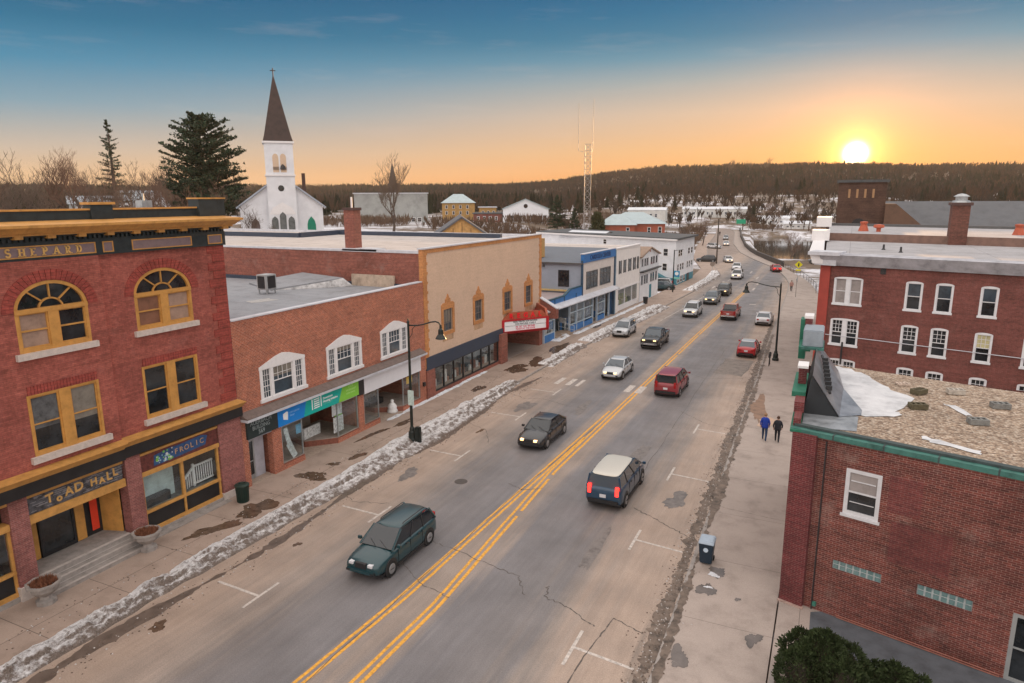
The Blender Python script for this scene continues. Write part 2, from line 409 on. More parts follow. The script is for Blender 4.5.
def struct(o, kind='structure'): o['kind'] = kind; return o
def copy_tree(o, parent=None):
    c = o.copy(); C.objects.link(c); c.parent = parent
    for ch in list(o.children): copy_tree(ch, c)
    return c
def smooth_shade(o, ang=40):
    me = o.data; me.polygons.foreach_set('use_smooth', [True]*len(me.polygons))
    me.set_sharp_from_angle(angle=math.radians(ang)); return o
def text(body, F, s, z, d, size, mat, parent, name='lettering', align='CENTER', ext=.01, sx=1.0, slant=0, spacing=1.0, bold=0.0):
    cu = bpy.data.curves.new('t', 'FONT'); cu.body = body; cu.size = size; cu.align_x = align; cu.align_y = 'CENTER'
    cu.extrude = ext; cu.space_character = spacing; cu.resolution_u = 3; cu.offset = bold
    t = bpy.data.objects.new('t', cu); C.objects.link(t)
    dg = bpy.context.evaluated_depsgraph_get(); me = bpy.data.meshes.new_from_object(t.evaluated_get(dg))
    bpy.data.objects.remove(t); bpy.data.curves.remove(cu)
    off = root_loc(parent)
    for v in me.vertices:
        x, y, zz = v.co
        v.co = F.P(s + x*sx, z + y + x*slant, d + zz) - off
    me.materials.clear(); me.materials.append(mat)
    o = bpy.data.objects.new(name, me); C.objects.link(o); o.parent = parent
    return o
BLR = random.Random(31)
BLIND1 = M('cream blind behind glass', (.22,.20,.17), .2, .25, 2, spec=.6); BLIND2 = M('grey curtain behind glass', (.10,.105,.11), .15, .5, 3, spec=.6); BLIND3 = M('tan shade behind glass', (.16,.12,.085), .2, .3, 2, spec=.6)
# wall sheet with openings; holes: (s0, s1, z0, z1) or (s0, s1, z0, zspring, zapex) for an arched head
def wall(mb, F, s0, s1, z0, z1, holes, rev=.16, d=0, mi=0):
    S = {s0, s1}; Z = {z0, z1}; R = []
    for h in holes:
        top = h[4] if len(h) == 5 else h[3]
        R.append((h[0], h[1], h[2], top)); S |= {h[0], h[1]}; Z |= {h[2], top}
    S = sorted(x for x in S if s0 <= x <= s1); Z = sorted(x for x in Z if z0 <= x <= z1)
    for i in range(len(S)-1):
        for j in range(len(Z)-1):
            a, b, c, e = S[i], S[i+1], Z[j], Z[j+1]; ma, mc = (a+b)/2, (c+e)/2
            if any(r[0] < ma < r[1] and r[2] < mc < r[3] for r in R): continue
            mb.poly([F.P(a,c,d), F.P(b,c,d), F.P(b,e,d), F.P(a,e,d)], mi)
    for h in holes:
        a, b, c = h[0], h[1], h[2]; sp = h[3]
        if len(h) == 5: arc = archpts(a, b, h[3], h[4])
        else: arc = [(a, sp), (b, sp)]
        ring = [(a, c)] + arc + [(b, c)]
        for k in range(len(ring)):
            p, q = ring[k], ring[(k+1) % len(ring)]
            mb.poly([F.P(p[0],p[1],d), F.P(q[0],q[1],d), F.P(q[0],q[1],d-rev), F.P(p[0],p[1],d-rev)], mi)
        if len(h) == 5:
            for k in range(len(arc)-1):
                p, q = arc[k], arc[k+1]
                mb.poly([F.P(p[0],p[1],d), F.P(q[0],q[1],d), F.P(q[0],h[4],d), F.P(p[0],h[4],d)], mi)
def archpts(a, b, sp, ap, n=16):
    c = (a+b)/2; r = (b-a)/2
    return [(c - r*math.cos(math.pi*k/n), sp + (ap-sp)*math.sin(math.pi*k/n)) for k in range(n+1)]
def sash(parent, F, s0, s1, z0, z1, fm, gm, d=-.08, fw=.06, cols=1, rows=2, bar=.03, rail=.05, name='window', gtop=None, sill=None, topgrid=None, blind=None):
    """double-hung sash: frame ring, meeting rail, muntins; the pane is a sub-part"""
    m = MB()
    m.fb(F, s0, s0+fw, z0, z1, d-.04, d+.04); m.fb(F, s1-fw, s1, z0, z1, d-.04, d+.04)
    m.fb(F, s0+fw, s1-fw, z1-fw, z1, d-.04, d+.04); m.fb(F, s0+fw, s1-fw, z0, z0+fw, d-.04, d+.04)
    a, b, c, e = s0+fw, s1-fw, z0+fw, z1-fw
    if rows == 2: m.fb(F, a, b, (c+e)/2-rail/2, (c+e)/2+rail/2, d-.03, d+.03)
    elif rows > 2:
        for k in range(1, rows): zz = c+(e-c)*k/rows; m.fb(F, a, b, zz-bar/2, zz+bar/2, d-.02, d+.02)
    for k in range(1, cols): ss = a+(b-a)*k/cols; m.fb(F, ss-bar/2, ss+bar/2, c, e, d-.018, d+.018)
    if topgrid:
        mid = (c+e)/2
        for k in range(1, topgrid[0]): ss = a+(b-a)*k/topgrid[0]; m.fb(F, ss-bar/2, ss+bar/2, mid, e, d-.018, d+.018)
        for k in range(1, topgrid[1]): zz = mid+(e-mid)*k/topgrid[1]; m.fb(F, a, b, zz-bar/2, zz+bar/2, d-.015, d+.015)
    w = m.build(name, fm, parent)
    g = MB(); mid = (c+e)/2
    if gtop: g.fb(F, a, b, c, mid, d-.02, d-.01, 0); g.fb(F, a, b, mid, e, d-.02, d-.01, 1); g.build('pane', [gm, gtop], w)
    else: g.fb(F, a, b, c, e, d-.02, d-.01); g.build('pane', gm, w)
    bl = BLR.random()
    if blind is None: blind = bl < .38
    if blind and not gtop:
        q = MB(); fz = c + (e-c)*(.35+.5*BLR.random()); q.fb(F, a+.01, b-.01, fz, e-.005, d-.012, d-.006); q.build('blind', BLR.choice((BLIND1, BLIND2, BLIND3)), w)
    if sill:
        q = MB(); q.fb(F, s0-sill[0], s1+sill[0], z0-sill[1], z0, -.1, sill[2]); q.build('sill', sill[3], w)
    return w
# ================================================================== ground, streets, river, hills
def lerp_tab(tab, y):
    if y <= tab[0][0]: return tab[0][1]
    for (a, x0), (b, x1) in zip(tab, tab[1:]):
        if y <= b: return x0 + (x1-x0)*(y-a)/(b-a)
    return tab[-1][1]
def smooth(t): t = max(0, min(1, t)); return t*t*(3-2*t)
RL = [(-60,-23.3),(60,-22.9),(85,-21.5),(100,-20.6),(117,-19.9),(138,-19.6),(149,-21.8),(176,-28.2),(220,-35.6),(297,-44.7),(344,-52),(380,-68),(400,-95)]
RR = [(-60,-4.2),(20,-4.2),(40,-4.6),(60,-5),(80,-5.5),(109,-6.0),(128,-6.4),(138,-7.6),(150,-9.6),(162,-12.6),(180,-18.3),(199,-23.4),(235,-29.8),(310,-39),(344,-45),(372,-62),(388,-95)]
RW = [(-60,-.7),(105,-.9),(125,-2.2),(137,-4.3),(162,-10.2),(180,-15.6),(204,-21.6),(243,-28.0),(310,-37.0),(330,-40)]
def XL(y): return lerp_tab(RL, y)
def XR(y): return lerp_tab(RR, y)
RIDGE = [(-60, 26), (-42, 26), (-30, 25), (-22, 24), (-17, 23), (-12, 26), (-7, 27), (-2, 28), (3, 33), (8, 43), (12, 49), (17, 51), (21, 51), (25, 50), (30, 47), (36, 44), (45, 42)]
# ridge heights are given against the bearing measured from the middle of the picture (+ right)
def bearing(x, y): return math.degrees(math.atan2(x, y)) + 25.0
def terr(x, y):
    r = math.hypot(x, y); b = bearing(x, y)
    h = -.12
    bend = max(0, y-135)*.16
    if x < -30:
        h += 7.9*smooth((-x-33-bend)/48)*(1-.15*smooth((y-150)/100))
    # river basin
    if 180 < y < 335 and x > XR(y)+5.5 and x < 260:
        k = min(smooth((x-XR(y)-5.5)/3.0), smooth((y-186-.02*x)/5.0), smooth((322-y)/8.0), smooth((260-x)/30))
        h -= 3.4*k
    rid = lerp_tab(RIDGE, b) if -70 < b < 60 else 30
    rr = smooth((r-345)/170)
    mid = 7 + 9*smooth((b-2)/8)*(1-smooth((b-26)/6)*.55)
    h = h*(1-rr) + mid*rr
    if r > 560: h = mid + (rid-mid)*smooth((r-560)/520)
    if r > 1100: h = rid - (r-1100)*.012
    if r > 340:
        h += noise.noise(Vector((x*.006, y*.006, 0)))*4*smooth((r-340)/300)
        h += noise.noise(Vector((x*.02, y*.02, 5)))*1.5*smooth((r-340)/200)
    return h
def build_terrain():
    azs = [a*.5 for a in range(-190, 91)] + [45 + 5*k for k in range(1, 44)]     # degrees clockwise from +Y
    azs = [a for a in azs if a <= 45+5*43]
    rs = [1, 5, 10, 20, 30, 40, 50, 60] + [60+4*k for k in range(1, 76)] + [360+14*k for k in range(1, 60)] + [1250, 1400, 1700]
    azs = azs + [265] if azs[-1] < 265 else azs
    m = MB()
    for r in rs:
        for a in azs:
            x, y = r*math.sin(math.radians(a)), r*math.cos(math.radians(a)); m.v.append((x, y, terr(x, y)))
    n = len(azs)
    for i in range(len(rs)-1):
        for k in range(n-1):
            m.f.append((i*n+k, i*n+k+1, (i+1)*n+k+1, (i+1)*n+k)); m.m.append(0)
    o = m.build('ground', GROUND, recalc=False, smooth=True); struct(o); return o
build_terrain()
def strip(name, left, right, ys, z, mat, kind='structure', thick=None):
    m = MB()
    for a, b in zip(ys, ys[1:]):
        p = [(left(a), a, z), (right(a), a, z), (right(b), b, z), (left(b), b, z)]
        if thick:
            q = [(x, y, z-thick) for x, y, _ in p]; m.hexa(q + p)
        else: m.poly(p)
    return struct(m.build(name, mat), kind)
YS = [-60, 0, 20, 40, 60, 80, 100, 110, 120, 130, 138, 144, 150, 156, 162, 170, 178, 188, 198, 208, 220, 235, 250, 270, 290, 310, 328, 344, 358, 372, 380, 388]
strip('road', XL, XR, YS, 0, ASPH)
YK = [y for y in YS if y <= 330]
strip('pavement', lambda y: XR(y)+.16, lambda y: lerp_tab(RW, y) + (.0 if y < 105 else .1), YK, .13, WALK_R, thick=.3)
strip('kerb', lambda y: XR(y), lambda y: XR(y)+.158, YK, .14, KERBM, thick=.3)
FAC = [(-60,-27.2),(65.3,-27.2),(65.6,-26.6),(88,-25.3),(112,-24.3),(117,-24.0),(132,-23.8),(150,-25.0),(176,-31.5),(220,-38.5),(300,-47.5)]
YK2 = [y for y in YS if y <= 300]+[65.3, 65.6, 88, 112, 117, 132, 176]; YK2 = sorted(set(YK2))
strip('pavement', lambda y: lerp_tab(FAC, y)-.3, lambda y: XL(y)-.16, YK2, .13, WALK_L, thick=.3)
strip('kerb', lambda y: XL(y)-.158, lambda y: XL(y), YK2, .14, KERBM, thick=.3)
# ground beside the near right building: driveway strip, planting bed
m = MB(); m.poly([(-.75,-60,.126),(14,-60,.126),(14,26,.126),(-.75,26,.126)]); struct(m.build('driveway', WALK_R))
m = MB(); m.poly([(.35,21.0,.131),(9.5,18.2,.131),(9.9,19.8,.131),(11.5,22.6,.131),(.9,25.5,.131),(.35,25.2,.131)]); struct(m.build('paved strip', M('blue grey asphalt strip', (.10,.11,.125), .7, .25, 2)))
m = MB(); m.box(-.55,9.5,10,21.0,.05,.17); struct(m.build('planting bed', M('brown bark soil', (.07,.05,.035), .9, .4, 5, .5)))
struct(MB().box(-.72,-.56,10,21.2,.1,.18).build('bed edging', KERBM))
# yard beside long white building and the lot between houses
m = MB(); m.poly([(-60,112,-.03),(-20.4,112,-.02),(-20.2,120,-.02),(-60,124,-.03)])
struct(m.build('dirt lot', M('brown dirt lot', (.19,.12,.08), .9, .4, .6, .3)))
# river
m = MB(); m.poly([(-60,170,-2.1),(270,170,-2.1),(270,340,-2.1),(-60,340,-2.1)]); struct(m.build('river', WATER))
# dirt and debris along the right kerb
def patch(name, pts, z, mat, jag=.0, sub=1, seed=0, kind='structure'):
    rr = random.Random(seed); out = []
    n = len(pts)
    for i in range(n):
        a = Vector(pts[i]); b = Vector(pts[(i+1) % n])
        for k in range(sub):
            p = a.lerp(b, k/sub)
            out.append((p.x + rr.uniform(-jag, jag), p.y + rr.uniform(-jag, jag)*1.4, z))
    m = MB(); m.poly(out); o = m.build(name, mat, recalc=False); return struct(o, kind)
DEBRIS = M('wet gutter grit', (.15,.115,.092), .7, .6, 2.2, .5)
def ribbon(name, ctr, width, z, mat, ys, jag, seed, kind='structure'):
    rr = random.Random(seed); m = MB(); L = []; R = []
    for y in ys:
        w = max(.03, width(y) + .38*noise.noise(Vector((y*1.3, seed, 0))) + .22*noise.noise(Vector((y*4.1, seed, 3)))); L.append((ctr(y)-w/2+rr.uniform(-jag, jag), y, z)); R.append((ctr(y)+w/2+rr.uniform(-jag, jag), y, z))
    for i in range(len(L)-1): m.poly([L[i], R[i], R[i+1], L[i+1]])
    return struct(m.build(name, mat), kind)
ys = [10+.16*k for k in range(480)]
ribbon('gutter dirt', lambda y: XR(y)-.30-.10*noise.noise(Vector((y*.5,0,0))), lambda y: .46+.3*noise.noise(Vector((y*.2,8,0))), .006, DEBRIS, ys, .07, 3)
ribbon('gutter dirt', lambda y: XR(y)+.2, lambda y: .25+.5*noise.noise(Vector((y*.16,4,0))), .146, DEBRIS, [16+.16*k for k in range(400)], .04, 4)
# ---- painted lines
def xl1(y): return lerp_tab([(0,-14.75),(14,-14.4),(20,-14.05),(31,-13.85),(45,-13.62),(75,-13.3),(113,-12.8),(130,-12.8)], y)
def xl2(y): return lerp_tab([(0,-12.75),(15,-12.7),(20,-12.6),(31,-13.2),(34,-13.35),(45,-13.28),(75,-13.02),(113,-12.5),(130,-12.5)], y)
def line(name, f, w, y0, y1, mat, gap=0, seed=1, step=.6):
    rr = random.Random(seed); m = MB(); y = y0
    while y < y1:
        e = min(y+step, y1)
        if rr.random() > gap:
            j = rr.uniform(-.01, .01)
            m.poly([(f(y)-w/2+j, y, .0045), (f(y)+w/2+j, y, .0045), (f(e)+w/2+j, e, .0045), (f(e)-w/2+j, e, .0045)])
        y = e
    return struct(m.build(name, mat))
line('road marking', lambda y: xl1(y)-.13, .13, 4, 46, YEL, .0, 1)
line('road marking', lambda y: xl1(y)+.13, .13, 4, 40, YEL, .0, 2)
line('road marking', lambda y: xl2(y)-.15, .13, 4, 122, YEL, .0, 3)
line('road marking', lambda y: xl2(y)+.14, .15, 4, 120, YEL, .02, 4)
line('road marking', lambda y: XL(y)+.5+2.2, .12, 84, 150, WPAINT, .2, 6)
def bar(x0, x1, y0, y1, mi=WPAINT, skew=0, z=.0047):
    m = MB(); m.poly([(x0,y0,z),(x1,y0+skew,z),(x1,y1+skew,z),(x0,y1,z)]); return struct(m.build('road marking', mi))
for (x, y) in ((-19.2,17.7),(-19.1,25.4),(-19.2,33.9),(-19.1,42.2),(-19.0,49.0)):       # parking T marks, west side
    bar(x-.06, x+.06, y-.95, y+.95); bar(x-2.3, x-.06, y-.06, y+.06, skew=-.1)
for (x, y) in ((-7.0,19.8),(-7.05,28.1),(-7.2,36.3),(-7.3,44.6)):
    bar(x-.06, x+.06, y-1.0, y+1.0); bar(x+.06, x+2.2, y-.06, y+.06, skew=-.25)
for (x, w) in ((-20.0,.42),(-19.0,.42),(-14.0,.5),(-13.1,.55),(-18.2,.3)): bar(x-w/2, x+w/2, 51.3, 53.4)
for (x, y, w, l) in ((-9.8,102.5,.9,.5),(-11.5,120,.3,3),(-11.6,128,.3,3),(-12.6,137,.25,4),(-14.8,147,.25,4),(-17.6,128,.4,2),(-18.,120,.3,3),(-16.9,140,.3,3)): bar(x-w/2, x+w/2, y-l/2, y+l/2)
# ---- cracks and seams
def crack(pts, w, seed=0, z=.0052, sub=12, amp=.07):
    rr = random.Random(seed); P = []
    for a, b in zip(pts, pts[1:]):
        a, b = Vector(a), Vector(b)
        for k in range(sub): P.append(a.lerp(b, k/sub) + Vector((rr.uniform(-amp, amp), rr.uniform(-amp, amp))))
    P.append(Vector(pts[-1])); m = MB()
    for a, b in zip(P, P[1:]):
        d = (b-a).normalized(); n = Vector((-d.y, d.x)); w1 = w*.7*rr.uniform(.4, 1.4)
        m.poly([(*(a-n*w1/2), z), (*(b-n*w1/2), z), (*(b+n*w1/2), z), (*(a+n*w1/2), z)])
    return struct(m.build('road crack', CRACKM))
crack([(-7.9,31.2),(-6.5,30.4),(-4.9,29.3)], .07, 1)
crack([(-9.2,22.9),(-9.0,22.2),(-8.0,21.9),(-6.7,21.2)], .06, 2)
crack([(-6.6,17.0),(-6.5,19.5),(-6.2,22.0)], .06, 3, amp=.02); crack([(-6.2,22.0),(-5.0,21.5)], .06, 4, amp=.03)
crack([(-16.5,24.8),(-15.1,24.1),(-12.2,23.5),(-10.6,23.1),(-9.8,22.0)], .05, 5)
crack([(-15.5,22.0),(-14.0,21.0),(-12.4,20.6)], .05, 6); crack([(-14.9,31.4),(-13.9,30.9),(-13.0,31.5)], .06, 7)
crack([(-22.9,40.0),(-20,38.6),(-18.7,36.4)], .05, 8); crack([(-22.9,27.0),(-21.2,26.0),(-19.4,26.6)], .05, 9)
crack([(-9,48),(-7,46),(-4.8,45.5)], .05, 10); crack([(-22.9,47.5),(-20.5,46.3),(-19.4,46.9),(-17,46.0)], .05, 11)
crack([(-14.2,14),(-14.0,30),(-13.5,44)], .05, 12, amp=.05, sub=16); crack([(-8.6,30),(-8.8,45),(-9.1,70)], .04, 13, amp=.06, sub=16)
crack([(-11.5,60),(-9,58),(-6,59.5)], .05, 14); crack([(-18,62),(-16,60),(-14,61)], .05, 15)
PATCHM = M('dark road patch', (.13,.115,.11), .7, .3, 1.5)
patch('road patch', [(-8.6,60.3),(-6.2,60.0),(-5.9,66.5),(-8.4,66.2)], .0049, M('faint road patch', (.21,.18,.16), .75, .35, 1.8), .12, 3, 5)
crack([(-8.6,60.3),(-6.2,60.0),(-5.9,66.5),(-8.4,66.2),(-8.6,60.3)], .06, 16, z=.0058, amp=.12)
def blob(cx, cy, rx, ry, z, mat, seed, name='puddle', n=44, rough=.35, rot=0):
    z += .0002 + (seed % 100)*.00004
    rr = random.Random(seed); ph = [rr.uniform(0, 6.28) for _ in range(4)]; pts = []
    for k in range(n):
        t = 2*math.pi*k/n; q = 1 + rough*1.3*(.5*math.sin(2*t+ph[0]) + .35*math.sin(3*t+ph[1]) + .25*math.sin(5*t+ph[2])) + rr.uniform(-.14, .14)
        x, y = rx*q*math.cos(t), ry*q*math.sin(t); pts.append((cx+x*math.cos(rot)-y*math.sin(rot), cy+x*math.sin(rot)+y*math.cos(rot), z))
    m = MB(); m.poly(pts); return struct(m.build(name, mat, recalc=False))
ZP = .1345
for i, (x, y, rx, ry, rt) in enumerate(((-25.1,20.6,.42,1.0,-.4),(-24.85,21.4,.25,.5,.2),(-24.9,23.2,.75,.95,.3),(-25.1,27.5,.75,.65,0),(-25.2,29.4,.2,.45,-.9),(-24.7,31.0,.3,.6,-.3),(-26.2,34.5,.25,1.2,-.1),(-25.7,37.2,.25,1.0,-.1),
        (-25.0,47.0,.35,1.1,0),(-24.9,54.2,.9,1.6,-.2),(-24.2,57.2,.8,1.8,.2),(-24.4,63.5,.8,2.5,0),(-25.0,78,.5,2.5,0))):
    blob(x, y, rx, ry, ZP, WETM, i, rot=rt)
for i, (x, y, rx, ry) in enumerate(((-21.1,14.6,.28,.3),(-20.7,21.4,.16,.2),(-20.3,38.3,.12,.5))): blob(x, y, rx, ry, .005, WETM, 30+i)
for i, (x, y, rx, ry) in enumerate(((-3.55,20.6,.28,.55),(-3.4,25.1,.32,.45),(-1.4,22.6,.25,.4),(-3.2,26.6,.35,.35),(-2.2,24.9,.12,.1))): blob(x, y, rx, ry, ZP+.002, WETG, 50+i)
RUST = M('rust brown run-off stain', (.24,.155,.11), .75, .3, 2)
blob(-3.9, 50.5, .55, 3.2, ZP+.001, RUST, 61, 'pavement stain', rough=.5); blob(-3.0, 47.6, .7, 1.0, ZP+.001, M('pale salt stain', (.46,.33,.25), .8, .15, 2), 62, 'pavement stain')
for i, (x, y) in enumerate(((-3.3, 53.8), (-3.0, 46.0), (-3.6, 33))): crack([(-4.3, y), (x, y-.2), (-.9, y-.5)], .03, 70+i, z=.1352, amp=.03)
# wet band at the foot of the snow bank
ribbon('wet gutter', lambda y: XL(y)+.95+.25*math.sin(y*.37)+.2*math.sin(y*.11), lambda y: .55+.25*math.sin(y*.9+1)+.25*math.sin(y*.23), .0056, M('damp asphalt', (.125,.095,.078), .4, .3, 2), [8+.2*k for k in range(225)], .05, 9)
# ---- the snow banks
def snowbank(pathL, pathR, y0, y1, h, seed, mat=SNOW, name='snow bank', step=.09, base=.0):
    rr = random.Random(seed); m = MB(); n = 21; ny = int((y1-y0)/step)
    for i in range(ny+1):
        y = y0 + (y1-y0)*i/ny; a, b = pathL(y), pathR(y)
        end = min(1, i/6, (ny-i)/6)
        hh = h*(.75+.45*noise.noise(Vector((y*.35, seed, 0))))*end
        jl = noise.noise(Vector((y*.9, 7, seed)))*.22; jr = noise.noise(Vector((y*.8, 17, seed)))*.2
        for k in range(n):
            t = k/(n-1); x = (a+jl)*(1-t)+(b+jr)*t
            prof = math.sin(math.pi*t)**.65
            f = .72 + .55*noise.noise(Vector((x*1.6, y*1.2, seed))) + .35*noise.noise(Vector((x*4.3, y*3.7, seed)))+.40*noise.noise(Vector((x*12, y*10, seed)))+.16*rr.uniform(-.5,.5)
            zz = -.03 + hh*prof*max(.02, f) if 0 < k < n-1 else -.05
            m.v.append((x, y, zz + (.13 if x < XL(y) else .02)*(1 if 0 < k < n-1 else 0)))
    for i in range(ny):
        for k in range(n-1):
            m.f.append((i*n+k, i*n+k+1, (i+1)*n+k+1, (i+1)*n+k)); m.m.append(0)
    o = m.build(name, mat, recalc=False, smooth=True); return struct(o, 'stuff')
snowbank(lambda y: lerp_tab([(0,-23.75),(16,-23.85),(22,-24.0),(29,-24.0),(34,-24.4),(44,-24.2),(51,-23.8)], y), lambda y: lerp_tab([(0,-22.5),(16,-22.65),(27,-22.3),(34,-21.9),(42,-22.1),(51,-22.8)], y), -4, 50.5, .42, 1)
snowbank(lambda y: -24.0, lambda y: -22.3, 56.5, 66.5, .38, 2)
snowbank(lambda y: lerp_tab(FAC, y)+2.2, lambda y: XL(y)+.4, 68, 80, .4, 3)
snowbank(lambda y: lerp_tab(FAC, y)+2.3, lambda y: XL(y)+.9, 81, 96, .45, 4)
snowbank(lambda y: lerp_tab(FAC, y)+2.2, lambda y: XL(y)+.3, 113, 146, .4, 5)
snowbank(lambda y: -27.25, lambda y: -26.75, 37, 52.5, .14, 6, SNOW_C, 'snow strip')
snowbank(lambda y: -27.1, lambda y: -25.6, 66.5, 70.5, .35, 7, SNOW_C, 'snow heap')
snowbank(lambda y: lerp_tab(FAC, y)+.3, lambda y: lerp_tab(FAC, y)+1.1, 71, 98, .14, 8, SNOW_C, 'snow strip')
snowbank(lambda y: -29.5, lambda y: -24.5, 116.2-2.5, 117.2, .9, 9, SNOW_C, 'snow heap')

def grit():
    rr = random.Random(77); m = MB()
    for k in range(5200):
        side = rr.random()
        if side < .6: y = 10+70*rr.random()**1.3; x = XR(y)-.3+rr.gauss(0,.3)
        elif side < .85: y = rr.uniform(8,66); x = XL(y)+1.2+rr.gauss(0,.35)
        else: y = rr.uniform(8,66); x = -24.9+rr.gauss(0,.35)
        z = .004 if XL(y) < x < XR(y) else .133; s = rr.uniform(.012,.05); a = rr.uniform(0,3.14)
        p = [(x+s*rr.uniform(.6,1.2)*math.cos(a+t), y+s*rr.uniform(.6,1.2)*math.sin(a+t)) for t in (0,1.57,3.14,4.7)]
        b = len(m.v); m.v += [(q[0],q[1],z) for q in p]+[(x,y,z+s*.7)]; m.f += [(b,b+1,b+4),(b+1,b+2,b+4),(b+2,b+3,b+4),(b+3,b,b+4)]; m.m += [rr.choice((0,0,1))]*4
    struct(m.build('grit', [M('brown grit', (.12,.085,.065), .9, .3, 5), M('pale grit', (.45,.42,.40), .9, .3, 5)], recalc=False), 'stuff')
grit()

mh = MB(); mh.lathe(-11.2, 58.0, [(.3,.003),(.36,.004),(.36,.008),(.02,.009)], 18); mh.lathe(-17.4, 30.5, [(.3,.003),(.36,.004),(.36,.008),(.02,.009)], 18)
for k, o_ in enumerate(mh.split('manhole_cover', M('iron cover', (.07,.06,.055), .6, .3, 8))): tag(o_, ['round iron cover in the far lane beyond the maroon van', 'round iron cover in the oncoming lane near the lamp'][k], 'manhole cover')
for i, (x, y, rx, ry) in enumerate(((-19.8,44.5,.5,1.4),(-9.6,38.5,.35,1.8),(-15.8,46,.3,2.0),(-6.2,33,.5,1.0),(-20.6,30.2,.4,.9),(-8.4,26.5,.3,1.6))): blob(x, y, rx, ry, .0048, M('faint oil stain', (.17,.15,.14), .55, .4, 3), 90+i, 'road stain')
# ================================================================== west side of the street
FL = Fr((-27.2, 0), (0, 1))
# ---------------- ornate red block with the gold cornice
b1 = thing('commercial_building', (-27.2, 15, 0), 'red brick block with black and gold cornice, arched gold windows and stepped entrance', 'building')
WINL = [(14.68, 17.45), (19.6, 22.53), (9.75, 12.6)]
m = MB(); D1 = .14
# front wall: projecting centre section (s<18.15) and flank bay
wall(m, FL, 4.0, 18.15, 4.9, 13.02, [(14.68,17.45,9.57,11.12,12.2), (9.75,12.6,9.57,11.12,12.2), (14.65,17.47,5.55,7.95), (9.7,12.6,5.55,7.95)], .22, D1)
wall(m, FL, 18.15, 24.65, 4.9, 13.02, [(19.6,22.53,9.57,11.12,12.2), (19.55,22.48,5.55,7.95)], .22, 0)
m.poly([FL.P(18.15,0,D1), FL.P(18.15,13,D1), FL.P(18.15,13,0), FL.P(18.15,0,0)])
m.poly([FL.P(24.65,9,0), FL.P(24.65,9,-20), FL.P(24.65,13.9,-20), FL.P(24.65,13.9,0)])
m.poly([FL.P(4.0,0,0.1), FL.P(4.0,0,-20), FL.P(4.0,13.9,-20), FL.P(4.0,13.9,0.1)])
m.poly([FL.P(4.0,0,-20), FL.P(24.65,0,-20), FL.P(24.65,13.9,-20), FL.P(4,13.9,-20)])
m.build('wall', RED_PAINT, b1)
m = MB()   # piers of mauve stone at street level
for a, b_ in ((13.42,14.1),(18.14,18.86),(8.6,9.3)): m.fb(FL, a, b_, .68, 4.3, -.4, .16)
m.fb(FL, 23.2, 24.65, .5, 4.3, -.4, .10); m.split('pier', RED_STONE, b1)
m = MB()
for a, b_ in ((13.36,14.16),(18.08,18.92)): m.fb(FL, a, b_, .13, .68, -.4, .24)
m.fb(FL, 23.15, 24.65, .13, .5, -.4, .16); m.split('plinth', STONE, b1)
TRIMBR = brick('painted brick trim', (.37,.075,.058), (.31,.06,.048), (.2,.045,.04), w=.3, h=.12, stain=.3)
for (a, b_), dd in (((14.68,17.45),D1), ((19.6,22.53),0), ((9.75,12.6),D1)):
    c = (a+b_)/2; n = 25; m = MB()
    for k in range(n):
        t0 = math.pi*(k+.06)/n; t1 = math.pi*(k+.94)/n; r = (b_-a)/2
        q = [(c-(r+o)*math.cos(t), 11.12+(1.08+o)*math.sin(t)) for t, o in ((t0,.02),(t1,.02),(t1,.42),(t0,.42))]
        m.prism(FL, q, dd-.02, dd+.035)
    m.build('window_arch', TRIMBR, b1); m = MB()
    for k in range(22):
        x = a+.02+(b_-a-.04)*k/22; m.fb(FL, x+.008, x+(b_-a-.04)/22-.008, 7.96, 8.3, dd-.02, dd+.035)
    m.build('flat_arch', TRIMBR, b1)
m = MB()
for k in range(19):
    zz = 5.25+k*.41; w = .34 if k % 2 else .62
    m.fb(FL, 24.6-w-.35, 24.62, zz, zz+.37, -.02, .035)
m.build('quoins', TRIMBR, b1)
